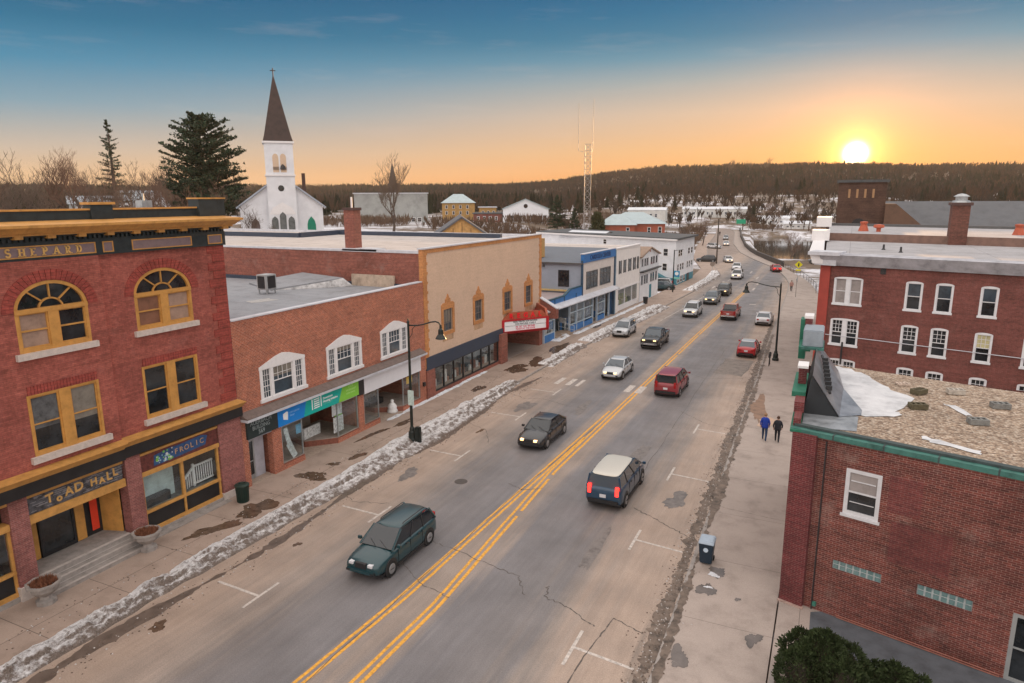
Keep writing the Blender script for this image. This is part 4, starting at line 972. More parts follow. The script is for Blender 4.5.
# street door at the left
m = MB(); m.fb(FL, 25.14, 25.22, .14, 2.62, -.7, -.6); m.fb(FL, 25.95, 26.05, .14, 2.62, -.7, -.6); m.fb(FL, 25.22, 25.95, 2.3, 2.4, -.7, -.6); m.fb(FL, 25.22, 25.95, .14, .4, -.7, -.6); m.fb(FL, 25.22, 25.95, 1.15, 1.2, -.7, -.6)
dr = m.build('door', STEEL, b2); m = MB(); m.fb(FL, 25.22, 25.95, .4, 2.3, -.66, -.64); m.build('pane', GLASS, dr)
m = MB(); m.fb(FL, 26.05, 26.75, .14, 2.72, -.72, -.62, 0); m.fb(FL, 25.1, 26.8, .05, .16, -.7, .02, 1); m.fb(FL, 25.1, 26.8, 2.65, 2.76, -.7, .0, 0); m.build('entry_wall', [M('pale door panel', (.42,.42,.47), .6, .15, 2), CON], b2)
m = MB(); m.fb(FL, 42.15, 42.35, 1.3, 1.6, .02, .18); m.build('meter_box', BLACK, b2)
# roof furniture
ac = thing('air_conditioner', (-36.0, 36.2, 8.62), 'grey boxed air conditioner on legs standing on the low grey roof', 'air conditioner')
m = MB(); m.box(-36.5,-35.6,35.7,36.7,8.95,10.0); m.build('casing', M('beige grey casing', (.36,.37,.37), .5, .15, 3), ac, bevel=.03)
m = MB(); m.box(-36.35,-35.75,35.66,35.70,9.05,9.9); m.box(-35.6,-35.56,35.85,36.55,9.05,9.9); m.build('grille', BLACK, ac)
for x in (-36.4,-35.7):
    for y in (35.8,36.6): MB().box(x-.04,x+.04,y-.04,y+.04,8.62,8.95).build('leg', STEEL, ac)
# sloped roof hump and flue
m = MB(); m.hexa([(-37.0,37.5,8.63),(-33.0,42.0,8.63),(-38.5,42.6,8.63),(-41.5,39.8,8.63),(-37.0,37.5,8.7),(-33.6,41.5,9.3),(-38.5,42.6,9.4),(-41.5,39.8,8.75)])
m.build('roof_ramp', ROOF_GREY, b2)
m = MB(); m.poly([(-36.9,37.42,8.63),(-33.0,41.95,8.63),(-33.55,41.45,9.28),(-34.2,40.6,9.1)]); m.build('ramp_panel', M('white painted board', (.55,.55,.55), .6, .5, 2), b2)
m = MB(); m.box(-33.5,-29.6,42.4,42.6,8.62,9.5); m.build('roof_board', M('pale wooden board wall', (.45,.36,.28), .7, .3, 2), b2)
m = MB(); m.box(-57.5,-29,42.45,42.63,8.62,8.9); m.build('flashing', NAVY, b2)
patch('roof stain', [(-33.6,32.4),(-33.0,34.2),(-34.2,34.4),(-34.6,32.8)], 8.632, M('dry pale roof stain', (.36,.35,.34), .7, .2, 3), .1, 3, 7)

# ---------------- tan brick cinema
b3 = thing('cinema_building', (-27.2, 54, 0), 'tall tan brick cinema with orange brick edging, narrow pointed windows and an angled red marquee', 'cinema')
m = MB(); wall(m, FL, 43.15, 64.85, 3.35, 11.2, [(a, b_, 4.88, 6.64) for a, b_ in ((45.42,46.85),(50.62,52.0),(56.37,57.86),(61.27,62.7))], .2); m.build('wall', TAN_BR, b3)
m = MB(); m.fb(FL, 42.66, 43.15, 2.5, 11.5, -.3, .05); m.fb(FL, 64.85, 65.3, 2.4, 11.5, -.3, .05); m.fb(FL, 43.15, 64.85, 11.2, 11.5, -.3, .05)
for i in range(22):
    zz = 3.5+i*.36
    if i % 2: m.fb(FL, 43.15, 43.3, zz, zz+.2, -.02, .045); m.fb(FL, 64.7, 64.85, zz, zz+.2, -.02, .045)
m.build('edge_trim', ORG_TRIM, b3)
m = MB(); m.fb(FL, 42.6, 65.4, 11.5, 11.6, -.4, .12); m.build('coping', TRIM_GREY, b3)
for a, b_ in ((45.42,46.85),(50.62,52.0),(56.37,57.86),(61.27,62.7)):
    c = (a+b_)/2; m = MB()
    m.fb(FL, a-.28, a, 4.75, 6.64, -.02, .07); m.fb(FL, b_, b_+.28, 4.75, 6.64, -.02, .07); m.fb(FL, a-.28, b_+.28, 4.6, 4.88, -.02, .071)
    m.prism(FL, [(a-.28,6.64),(b_+.28,6.64),(b_+.28,7.0),(b_+.02,7.15),(c+.38,7.15),(c+.38,7.4),(c+.2,7.5),(c,7.82),(c-.2,7.5),(c-.38,7.4),(c-.38,7.15),(a-.02,7.15),(a-.28,7.0)], -.02, .07)
    w = m.build('window_surround', ORG_TRIM, b3)
    sash(w, FL, a, b_, 4.88, 6.64, M('grey brown metal frame', (.14,.12,.11), .5, .2, 3), GLASS_B, -.12, .08, 3, 3, .06)
    m = MB(); m.fb(FL, a-.12, b_+.12, 4.1, 4.6, .001, .004); m.build('rust_streak', M('brown wall stain', (.47,.30,.18), .8, .3, 3), w)
m = MB(); m.fb(FL, 42.72, 56.2, 2.35, 3.36, -.1, .10); m.build('fascia_band', NAVY, b3)
m = MB(); m.fb(FL, 42.66, 43.85, .13, 2.35, -.3, .12); m.fb(FL, 55.1, 56.4, .13, 2.9, -.5, .35); m.fb(FL, 64.05, 65.4, .13, 2.9, -3.5, .35); m.fb(FL, 43.85, 55.1, .13, .40, -.3, .06); m.fb(FL, 59.5, 64.05, .13, 2.9, -3.8, -3.5); m.split('pier', OLD_BR, b3)
m = MB()
for x in (43.87, 45.3, 46.88, 48.47, 50.1, 51.7, 53.3, 55.0): m.fb(FL, x, x+.09, .40, 2.35, -.1, .03)
m.fb(FL, 43.87, 55.09, 2.25, 2.35, -.09, .02); m.fb(FL, 43.87, 55.09, .40, .5, -.09, .02)
gw = m.build('window_band', BLACK, b3); m = MB(); m.fb(FL, 43.9, 55.05, .5, 2.25, -.05, -.04); m.build('pane', CLEAR, gw)
m = MB(); m.fb(FL, 43.9, 55.05, .35, .45, -1.6, -.1, 0); m.fb(FL, 43.9, 55.05, .4, 2.6, -1.7, -1.6, 1)
rr = random.Random(4)
for k in range(26):
    x = 44.1+k*.42; h = rr.uniform(.2,1.2); m.fb(FL, x, x+rr.uniform(.15,.4), .45, .45+h, -1.1, -.7, rr.choice((2,3,4)))
m.build('shop_room', [CON, M('grey shop wall', (.34,.38,.40), .8, .5, 1.5), M('pale goods', (.75,.72,.7), .7, .3, 4), M('dark goods', (.05,.07,.08), .7, .3, 4), M('warm goods', (.35,.15,.10), .7, .3, 4)], b3)
m = MB(); m.fb(FL, 56.4, 64.05, .05, .16, -3.6, .0, 0); m.fb(FL, 56.4, 59.5, .16, 2.9, -2.6, -2.5, 1); m.fb(FL, 56.3, 64.1, 2.85, 3.0, -3.8, .0, 2); m.fb(FL, 56.0, 65.0, 3.0, 3.36, -.2, .0, 2)
m.build('entry', [WALK_R, GLASS, NAVY], b3)
m = MB()  # sides, back and roof
for pts in ([(42.66,11.35),(42.66,0)],):
    m.poly([FL.P(42.66,0,-.3),FL.P(42.66,0,-52),FL.P(42.66,11.2,-52),FL.P(42.66,11.2,-.3)])
m.poly([FL.P(65.3,0,-.3),FL.P(65.3,0,-52),FL.P(65.3,11.2,-52),FL.P(65.3,11.2,-.3)]); m.poly([FL.P(42.66,0,-52),FL.P(65.3,0,-52),FL.P(65.3,11.2,-52),FL.P(42.66,11.2,-52)])
m.poly([FL.P(42.66,2.4,-.3),FL.P(42.66,11.2,-.3),FL.P(42.67,11.2,0),FL.P(42.67,2.4,0)])
m.build('flank_wall', OLD_BR, b3)
m = MB(); m.poly([(-27.45,42.9,11.25),(-27.45,65.1,11.25),(-79,65.1,11.25),(-79,42.9,11.25)]); m.build('roof', ROOF_PALE, b3)
m = MB(); 
for i in range(10): x = -27.5-i*5.2; m.box(x-5.2, x, 42.6, 42.95, 11.2, 11.40-.02*i)
m.box(-79.2,-27.5,64.9,65.3,11.2,11.5); m.build('roof_edge', TRIM_GREY, b3)
m = MB(); m.box(-79.3,-78.9,42.7,65.3,11.2,11.9); m.box(-50.3,-50.0,55.5,65.2,11.2,11.75); m.box(-50.0,-30,61.5,61.9,11.2,11.65); m.box(-78,-50.2,55.3,55.6,11.2,11.7); m.build('roof_upstand', NAVY, b3)
ch = thing('chimney', (-33.8, 43.2, 11.2), 'tall square red brick chimney on the edge of the cinema roof', 'chimney', rz=0)
m = MB(); m.box(-34.2,-33.3,42.75,43.65,8.6,14.3); m.build('stack', OLD_BR, ch)
m = MB(); m.box(-34.27,-33.23,42.68,43.72,14.3,14.5); m.build('cap', M('dark chimney cap', (.09,.05,.045), .8, .2, 4), ch)
m = MB(); m.tube([(-33.75,43.2,14.5),(-33.75,43.2,15.3)], .07, 8); m.build('flue', WHITE, ch)
m = MB(); m.box(-34.4,-31.2,42.6,43.8,11.25,11.45); m.build('flashing', TRIM_GREY, ch)
# marquee
A = FL.P(55.9,0,0); B = FL.P(59.95,0,3.05); D = FL.P(64.1,0,.05)
FM = Fr((A.x, A.y), (B.x-A.x, B.y-A.y)); LM = (B-A).length
FM2 = Fr((B.x, B.y), (D.x-B.x, D.y-B.y)); LM2 = (D-B).length
mq = MB(); mq.extr([(A.x,A.y),(B.x,B.y),(D.x,D.y)], 2.75, 2.95); mq.extr([(A.x,A.y),(B.x-.05,B.y),(D.x,D.y)], 3.9, 4.0)
RDM = M('dark red marquee paint', (.30,.015,.02), .4, .15, 3); RDB = M('bright red marquee paint', (.42,.012,.02), .4, .1, 3)
mq = mq.build('marquee', RDM, b3)
for F, L in ((FM, LM), (FM2, LM2)):
    m = MB(); m.fb(F, 0, L, 2.75, 2.98, -.25, .0); m.fb(F, 0, L, 3.92, 4.08, -.25, .0); m.fb(F, 0, .28, 2.98, 3.92, -.25, .02); m.fb(F, L-.28, L, 2.98, 3.92, -.25, .02); m.build('marquee_frame', RDB, mq)
    m = MB(); m.fb(F, .28, L-.28, 2.98, 3.42, -.2, -.06); m.fb(F, .28, L-.28, 3.46, 3.92, -.2, -.06); bd = m.build('letter_board', M('white letter board', (.78,.78,.80), .5, .05, 2), mq)
    m = MB(); m.prism(F, [(.15,4.08),(L-.15,4.08),(L-.75,4.72),(.8,4.72)], -.22, -.02); hd = m.build('header', M('orange red header', (.36,.09,.045), .5, .3, 3), mq)
    for i, chh in enumerate('REGAL'): text(chh, F, 1.0+i*(L-2.0)/4, 4.37, -.0, .62, M('vivid red letters', (.75,.01,.02), .4, 0), hd, ext=.03, bold=.03)
    K = M('black sign letters', (.03,.05,.06), .5, 0); Rr = M('red sign letters', (.6,.03,.10), .5, 0)
    for tx, zz, mt in (('REGAL THEATRE  NOW SHOWING', 3.80, K), ('TWO FEATURES  7 AND 9', 3.58, K), ('FRI  SAT  SUN  MATINEE', 3.31, Rr), ('TICKETS AT THE DOOR', 3.11, Rr)):
        text(tx, F, L/2, zz, -.055, .21, mt, bd, ext=.004, sx=.92 if len(tx) < 24 else .78, bold=.006)
m = MB(); m.prism(Fr((-27.2, 64.9), (1, 0)), [(0,2.9),(1.9,2.9),(1.9,3.9),(1.3,4.25),(.0,4.95)], 0, -.6); m.build('wing_wall', OLD_BR, b3)
m = MB(); m.prism(Fr((-27.2, 64.9), (1, 0)), [(1.95,3.9),(1.3,4.27),(.0,4.97),(.0,5.06),(1.32,4.37),(2.0,4.0)], .05, -.65); m.build('wing_cap', TRIM_GREY, b3)
m = MB(); m.box(-26.9,-26.6,58.6,58.9,4.0,4.5); m.build('floodlight', DKMETAL, b3)
# ================================================================== rest of the west side
CLAPW = WHITE_W
def quadwall(m, F, s0, s1, z0, z1, d, mi=0): m.poly([F.P(s0,z0,d),F.P(s1,z0,d),F.P(s1,z1,d),F.P(s0,z1,d)], mi)
def clap(name, col):
    if name in MATS: return MATS[name]
    m, b = newmat(name); vec, xyz = wallvec()
    s = N('ShaderNodeSeparateXYZ'); LK(vec, s.inputs[0])
    fr = MATH('FRACT', MATH('MULTIPLY', s.outputs[1], 6.5))
    c = RAMP(fr, [(.0, mul(col, .70)), (.12, col), (1., mul(col, .97))])
    c = MIXC(1.0, c, RAMP(TEXN(POS(), .8, 6, .65), [(.3, (.88,)*3), (.7, (1.05,)*3)]), 'MULTIPLY')
    setin(b, 'Base Color', c); setin(b, 'Roughness', .65); BUMP(b, fr, .3, .02); return m
CL_W = clap('white clapboard siding', (.76,.77,.80)); CL_B = clap('blue grey clapboard siding', (.34,.39,.46)); CL_Y = clap('yellow clapboard siding', (.55,.32,.10)); CL_G = clap('grey clapboard siding', (.40,.42,.42))
WGREY = M('dark grey window frame', (.10,.10,.10), .5, .1, 3)
# ---------------- blue and grey shop
FB = Fr((-26.7, 65.5), (1.3, 22.5))
b4 = thing('shop_building', (-26.5, 76, 0), 'grey and bright blue shop building with a sloped awning roof and a blue stepped parapet', 'shop')
m = MB(); m.fb(FB, 9.9, 20.4, 3.9, 7.8, -.2, 0)
wl = m.build('wall', CREAM, b4)
m = MB(); m.fb(FB, 9.75, 9.93, 3.9, 8.0, -.2, .05); m.fb(FB, 20.3, 20.6, .13, 8.0, -.3, .12); m.split('corner_board', M('dark blue corner board', (.03,.07,.12), .5, .2, 3), b4)
m = MB(); m.poly([(-45,75.55,0),(-26.15,75.55,0),(-26.15,75.55,7.75),(-45,75.55,7.75)]); m.poly([(-45,65.4,0),(-45,87,0),(-45,87,8.6),(-45,65.4,4.0)])
m.build('flank_wall', CL_B, b4)
m = MB(); m.poly([(-45,75.3,7.72),(-26.0,75.3,7.72),(-26.6,86.6,8.7),(-45,86.6,8.7)]); m.poly([(-45,86.6,8.7),(-26.6,86.6,8.7),(-26,86.6,0),(-45,86.6,0)]); m.build('roof', M('blue grey shingle roof', (.14,.155,.18), .8, .15, 1.5), b4)
m = MB(); m.box(-45,-26.1,75.15,75.3,7.55,7.72); m.build('gutter', WGREY, b4)
m = MB(); m.box(-34,-33.8,75.3,75.5,7.1,7.4); m.box(-31.2,-31.0,75.3,75.5,7.1,7.4); m.split('gutter_bracket', WGREY, b4)
m = MB(); m.box(-29.25,-27.9,75.5,75.6,4.85,6.8); w = m.build('window', BLACK, b4); m = MB(); m.box(-29.15,-28,75.46,75.5,4.95,6.7); m.build('pane', GLASS, w)
m = MB(); m.fb(FB, 9.8, 20.45, 7.72, 8.72, -.25, .16); m.build('sign_board', BLUE, b4)
sgn = b4.children[-1]
m = MB(); m.fb(FB, 9.7, 20.5, 8.72, 8.8, -.3, .2); m.build('sign_cap', TRIM_GREY, b4)
DB = M('dark blue lettering', (.01,.035,.12), .5, .1, 3)
text('CARDOZA CENTER', FB, 15.1, 8.2, .17, .78, DB, sgn, ext=.02, bold=.01)
for a, b_ in ((11.0,14.4),(15.4,18.9)):
    m = MB(); m.fb(FB, a-.1, a, 4.6, 6.5, -.1, .06); m.fb(FB, b_, b_+.1, 4.6, 6.5, -.1, .06); m.fb(FB, a-.1, b_+.1, 6.5, 6.6, -.1, .06); m.fb(FB, a-.1, b_+.1, 4.5, 4.6, -.1, .08)
    k = (b_-a)/3
    for i in (1, 2): m.fb(FB, a+k*i-.05, a+k*i+.05, 4.6, 6.5, -.1, .05)
    m.fb(FB, a, b_, 5.9, 5.97, -.1, .04)
    w = m.build('window', WGREY, b4); m = MB(); m.fb(FB, a, b_, 4.6, 6.5, -.05, .015); m.build('pane', GLASS_B, w)
m = MB()
m.hexa([FB.P(-.9,3.5,.75),FB.P(20.7,3.5,.75),FB.P(20.7,3.55,-.05),FB.P(-.9,3.55,-.05),FB.P(-.9,3.62,.78),FB.P(20.7,3.62,.78),FB.P(20.7,3.98,-.05),FB.P(-.9,3.98,-.05)])
m.build('awning_roof', TRIM_GREY, b4)
m = MB(); m.prism(FB, [(-.6,3.9),(-.1,4.55),(4.7,4.55),(6.4,5.1),(9.9,5.1),(9.9,3.9)], -.2, -.02); pz = m.build('stepped_parapet', BLUE, b4)
m = MB()
for x0, z0, x1, z1 in ((-.6,3.9,-.1,4.55),(-.1,4.55,4.7,4.55),(4.7,4.55,6.4,5.1),(6.4,5.1,9.9,5.1)):
    m.prism(FB, [(x0,z0-.06),(x1,z1-.06),(x1,z1+.06),(x0,z0+.06)], -.25, .05)
for x in (2.2, 4.7, 8.0): m.fb(FB, x-.05, x+.05, 3.95, 4.5, -.02, .02)
m.build('parapet_trim', M('dark teal trim', (.02,.07,.10), .5, .1, 3), pz)
m = MB(); m.poly([FB.P(-.5,4.1,-.2),FB.P(9.9,4.1,-.2),(-45,75.5,4.1),(-45,65.4,4.1)]); m.build('low_roof', M('pinkish flat roof', (.35,.29,.29), .7, .15, 1), b4)
m = MB(); m.fb(FB, 3.0, 10.0, 4.1, 4.35, -10.4, -10.2); m.box(-34,-27,75.35,75.5,4.3,4.5); m.split('yellow_board', M('pale yellow board', (.6,.45,.2), .6, .2, 3), b4)
# storefront
m = MB(); m.fb(FB, -.5, 2.0, .13, .95, -.1, .02); m.fb(FB, 6.2, 10.2, .13, .85, -.1, .02); m.fb(FB, 10.4, 13.2, .13, .75, -.1, .02); m.fb(FB, 14.6, 17.2, .13, .75, -.1, .02); m.split('bulkhead', BLUE, b4)
m = MB()
for x in (-.6, 2.0, 6.1, 8.1, 10.2, 13.1, 14.5, 17.1, 18.7): m.fb(FB, x, x+.16, .13, 3.5, -.15, .06)
m.split('post', M('light blue grey post', (.42,.50,.58), .5, .1, 3), b4)
m = MB()
for a, b_ in ((-.4,2.0),(6.26,8.1),(8.26,10.2),(10.4,13.1),(14.66,17.1)):
    m2 = MB(); m2.fb(FB, a, b_, 2.3, 2.4, -.1, .04); m2.fb(FB, a, b_, .95, 1.03, -.1, .04)
    w = m2.build('shop_window', M('pale blue window frame', (.45,.55,.62), .5, .1, 3), b4)
    m3 = MB(); m3.fb(FB, a, b_, 1.03, 3.45, -.09, -.07); m3.build('pane', CLEAR, w)
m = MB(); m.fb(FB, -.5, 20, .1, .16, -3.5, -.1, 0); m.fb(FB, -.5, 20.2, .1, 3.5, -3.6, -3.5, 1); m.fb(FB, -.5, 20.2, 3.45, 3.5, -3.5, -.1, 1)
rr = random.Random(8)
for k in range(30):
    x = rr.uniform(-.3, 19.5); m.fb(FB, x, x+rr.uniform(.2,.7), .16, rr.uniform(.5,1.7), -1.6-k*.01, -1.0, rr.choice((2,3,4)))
m.build('shop_room', [CON, M('dark blue grey shop wall', (.10,.13,.16), .8, .4, 1.5), MATS['pale goods'], BLUE, MATS['dark goods']], b4)  # back wall is an even dark blue grey
m = MB(); m.fb(FB, 13.3, 14.5, .2, 2.6, -1.0, -.9); m.fb(FB, 17.3, 18.7, .2, 2.7, -.8, -.7); m.fb(FB,18.9,20.3,.13,3.4,-.3,-.2); m.split('door', M('deep blue door', (.02,.07,.16), .5, .1, 3), b4)
m = MB(); m.fb(FB, 2.2, 6.0, .1, .42, -1.6, .2); m.fb(FB, 2.2, 6.0, .1, .28, .2, .55); m.build('steps', M('tan stone steps', (.34,.26,.2), .8, .2, 3), b4)
m = MB(); m.tube([FB.P(5.2,.3,1.0),FB.P(5.2,1.2,1.0),FB.P(5.2,1.5,-.9),FB.P(5.2,.5,-.9)], .035, 6); m.tube([FB.P(5.2,.7,1.0),FB.P(5.2,1.0,-.9)], .03, 6); m.build('handrail', TRIM_GREY, b4)
m = MB(); m.lathe(*FB.P(3.4,0,-1.2).xy, [(.02,0),(.35,.0),(.5,.5),(.3,.9),(.02,1.0)], 12, cz=1.0); m.build('blue_umbrella', BLUE, b4)
m = MB(); m.box(-33.2,-32.2,77.5,78.5,8.0,10.3); tag(m.build('chimney', M('yellow brick stack', (.45,.27,.1), .8, .2, 4), None, bevel=.03), 'square yellow brick chimney behind the north corner of the cinema', 'chimney')
# ---------------- white block with shuttered windows
FW = Fr((-25.4, 88), (.5, 12))
b5 = thing('shop_building', (-25.3, 91, 0), 'white two storey shop block with dark shuttered upper windows beside the blue shop', 'shop')
m = MB(); wall(m, FW, -1.7, 8.9, 3.1, 8.6, [], .1); m.fb(FW, -1.7, -.35, .13, 3.1, -.2, .0); m.fb(FW, 8.1, 8.9, .13, 3.1, -.2, .0)
quadwall(m, Fr((-45,86.4),(1,0)), 0, 19.6, 0, 8.5, 0); m.poly([(-45,97,0),(-25,97,0),(-25,97,8.4),(-45,97,8.4)])
m.build('wall', M('warm white stucco', (.76,.72,.69), .7, .06, 1.5), b5)
m = MB(); m.poly([(-45,86.4,8.45),(-25.4,86.4,8.55),(-25,97,8.2),(-45,97,8.2)]); m.build('roof', ROOF_PALE, b5)
m = MB(); m.fb(FW, -1.8, 9.0, 8.55, 8.7, -.3, .12); m.build('cornice', WHITE, b5)
m = MB(); m.fb(FW, -1.7, 8.9, 3.1, 3.3, -.2, .06); m.build('string_course', WHITE, b5)
m = MB(); m.fb(FW, -1.9, -1.68, .13, 8.5, -.3, .1); m.build('corner_board', M('grey blue corner board', (.22,.33,.4), .6, .15, 3), b5)
for a, b_ in ((-.35,.75),(1.55,2.65),(3.6,4.9),(5.75,6.95),(7.6,8.35)):
    c0, c1 = a+.28, b_-.28
    m = MB(); m.fb(FW, c0-.04, c1+.04, 5.2, 6.95, -.05, .03); w = m.build('window', WHITE, b5); m = MB(); m.fb(FW, c0, c1, 5.25, 6.9, .03, .045); m.build('pane', GLASS_B, w)
    for x in (a, c1+.03): m = MB(); m.fb(FW, x, x+.25, 5.2, 6.95, .0, .05); m.build('shutter', M('dark green shutter', (.03,.035,.035), .5, .1, 3), w)
m = MB(); m.fb(FW, -.35, 8.1, .2, .85, -.1, -.05, 0); m.fb(FW, -.35, 8.1, .1, .16, -3.5, -.1, 1); m.fb(FW, -.35, 8.1, .1, 3.1, -3.6, -3.5, 2)
rr = random.Random(18)
for k in range(14): x = rr.uniform(-.2, 7.2); m.fb(FW, x, x+rr.uniform(.3,.9), .16, rr.uniform(.9,2.), -1.9-k*.01, -1.2, rr.choice((3,4)))
m.build('shop_room', [WHITE, CON, M('bright shop wall', (.55,.56,.58), .8, .3, 1.2), MATS['pale goods'], M('green goods', (.2,.3,.08), .7, .3, 3)], b5)
m = MB(); m.fb(FW, -.35, 8.1, .85, .95, -.12, .02); m.fb(FW, 2.4, 2.5, .95, 3.1, -.12, .0); m.fb(FW, 5.6, 5.7, .95, 3.1, -.12, .0); w = m.build('shop_window', WHITE, b5); m = MB(); m.fb(FW, -.35, 8.1, .95, 3.1, -.08, -.07); m.build('pane', CLEAR, w)
# ---------------- white gabled house
FG = Fr((-24.9, 100), (.5, 12))
b6 = thing('house', (-24.8, 102, 0), 'narrow white gabled house with a thin dark porch line, gable to the street', 'house')
m = MB(); m.prism(FG, [(-2.7,.1),(6.9,.1),(6.9,6.55),(2.0,7.75),(-2.7,6.65)], 0, -14); m.build('wall', CL_W, b6)
m = MB(); m.prism(FG, [(-3.0,6.55),(2.0,7.72),(2.0,7.92),(-3.05,6.75)], .3, -14.2); m.prism(FG, [(7.2,6.45),(2.0,7.72),(2.0,7.92),(7.25,6.62)], .3, -14.2); m.build('roof', M('tan brown shingles', (.28,.2,.15), .8, .2, 2), b6)
m = MB(); m.fb(FG, -2.75, 7.0, 4.45, 4.62, -.1, .5); m.build('porch_roof', DKMETAL, b6)
m = MB(); m.prism(FG, [(1.75,7.15),(2.3,7.15),(2.3,7.3),(2.0,7.5),(1.75,7.3)], .0, .05); m.build('vent', M('dusty red vent', (.4,.15,.12), .6, .1, 3), b6)
for zz, hh in ((5.2,1.2),(2.55,1.4)):
    for a in (-2.3, -.9, .25, 2.4, 3.6, 5.1):
        m = MB(); m.fb(FG, a, a+.85, zz, zz+hh, -.02, .04); w = m.build('window', WHITE, b6)
        m = MB(); m.fb(FG, a+.2, a+.65, zz+.06, zz+hh-.06, .04, .05); m.build('pane', GLASS_B, w)
        m = MB(); m.fb(FG, a, a+.16, zz, zz+hh, .04, .06); m.fb(FG, a+.69, a+.85, zz, zz+hh, .04, .06); m.split('shutter', M('slate shutter', (.08,.09,.11), .5, .1, 3), w)
m = MB(); m.fb(FG, 2.2, 3.2, .2, 2.2, -.02, .04); m.build('door', TEALP, b6)
# ---------------- long white three-storey block with teal base
FS = Fr((-55.9, 133.0), (31.6, -15.0)); FF = Fr((-24.3, 118), (.6, 13.4))
b7 = thing('apartment_building', (-30, 124, 0), 'long white clapboard block with flat dark roof and teal street level', 'apartment building')
LS = 34.98; c0 = FS.P(0,0,0); c1 = FS.P(LS,0,0); c2 = FF.P(13.6,0,0); c3 = c2 + (c0-c1)*.96
m = MB(); m.extr([(c0.x,c0.y),(c1.x,c1.y),(c2.x,c2.y),(c3.x,c3.y)], 1.45, 8.0); m.build('wall', CL_W, b7)
m = MB(); m.extr([(c0.x,c0.y),(c1.x,c1.y),(c2.x,c2.y),(c3.x,c3.y)], .0, 1.45); m.build('teal_base', TEALP, b7)
def off(p, q, k): return (p[0]+(p[0]-q[0])*k, p[1]+(p[1]-q[1])*k)
cc = (c0+c1+c2+c3)/4
m = MB(); m.extr([tuple(Vector((c.x,c.y)) + (Vector((c.x-cc.x, c.y-cc.y)).normalized()*.7)) for c in (c0,c1,c2,c3)], 8.0, 8.3); m.build('roof', ROOF_SLATE, b7)
m = MB(); m.fb(FS, -.5, LS+.4, 7.85, 8.12, .0, .42); m.build('eave', WHITE, b7)
def fwin(F, a, b_, z0, z1, parent, fm=WHITE, gm=GLASS, d=0):
    m = MB(); m.fb(F, a, b_, z0, z1, d-.02, d+.05); w = m.build('window', fm, parent)
    m = MB(); k = min(.12, (b_-a)*.12); mid = (z0+z1)/2; m.fb(F, a+k, b_-k, z0+k, mid-.03, d+.05, d+.06); m.fb(F, a+k, b_-k, mid+.03, z1-k, d+.05, d+.06); m.build('pane', gm, w); return w
for a, z0 in ((32.35,5.1),(32.25,2.55)): fwin(FS, a, a+1.1, z0, z0+1.4, b7)
fwin(FS, 18.2, 19.1, 6.5, 7.5, b7)
for a in (1.7, 3.1, 8.7, 10.9): fwin(FF, a, a+1.3, 4.95, 6.2, b7)
for a in (1.2, 3.0, 4.6, 8.0, 9.6, 11.3): fwin(FF, a, a+1.2, 2.5, 3.8, b7)
for a in (1.6, 3.6, 5.8): fwin(FF, a, a+1.4, .35, 1.6, b7)
m = MB(); m.fb(FF, 8.6, 10.2, .1, 1.5, .0, .06); m.build('door', BLACK, b7)
m = MB(); m.prism(FS, [(31.0,2.3),(LS,.9),(LS,.75),(31.0,2.1)], .02, 1.1); m.build('stair_roof', M('dark teal stair', (.03,.16,.2), .6, .2, 3), b7)
# ---------------- generic houses for the distance
def house(name, label, cat, o, u, w, dep, z0, z1, zr, kind, wm, rm, wins=(), group=None, gm=GLASS, fm=WHITE):
    F = Fr(o, u); t = thing(name, tuple(F.P(w/2, z0, -dep/2)), label, cat, group)
    m = MB()
    if kind == 'gable': m.prism(F, [(0,z0),(w,z0),(w,z1),(w/2,zr),(0,z1)], 0, -dep)
    else: m.fb(F, 0, w, z0, z1, -dep, 0)
    m.build('wall', wm, t)
    m = MB(); e = .35
    if kind == 'gable':
        sl = (zr-z1)/(w/2)
        m.prism(F, [(-e,z1-e*sl),(w/2,zr),(w/2,zr+.25),(-e,z1-e*sl+.25)], e, -dep-e); m.prism(F, [(w+e,z1-e*sl),(w/2,zr),(w/2,zr+.25),(w+e,z1-e*sl+.25)], e, -dep-e)
    elif kind == 'side':   # ridge along the front
        P = F.P; m.poly([P(-e,z1-.1,e),P(w+e,z1-.1,e),P(w+e,zr,-dep/2),P(-e,zr,-dep/2)]); m.poly([P(-e,z1-.1,-dep-e),P(w+e,z1-.1,-dep-e),P(w+e,zr,-dep/2),P(-e,zr,-dep/2)])
        m.poly([P(0,z1-.1,0),P(0,z1-.1,-dep),P(0,zr-.05,-dep/2)]); m.poly([P(w,z1-.1,0),P(w,z1-.1,-dep),P(w,zr-.05,-dep/2)])
    elif kind == 'hip':
        P = F.P; k = min(dep/2, w*.35); e = .6
        A, B = P(k,zr,-dep/2), P(w-k,zr,-dep/2); c = [P(-e,z1,e),P(w+e,z1,e),P(w+e,z1,-dep-e),P(-e,z1,-dep-e)]
        m.poly([c[0],c[1],B,A]); m.poly([c[1],c[2],B]); m.poly([c[2],c[3],A,B]); m.poly([c[3],c[0],A])
    elif kind == 'flat': m.fb(F, -e, w+e, z1, z1+.3, -dep-e, e)
    m.build('roof', rm, t)
    for (a, zz, ww, hh) in wins: fwin(F, a, a+ww, zz, zz+hh, t, fm, gm)
    return t, F
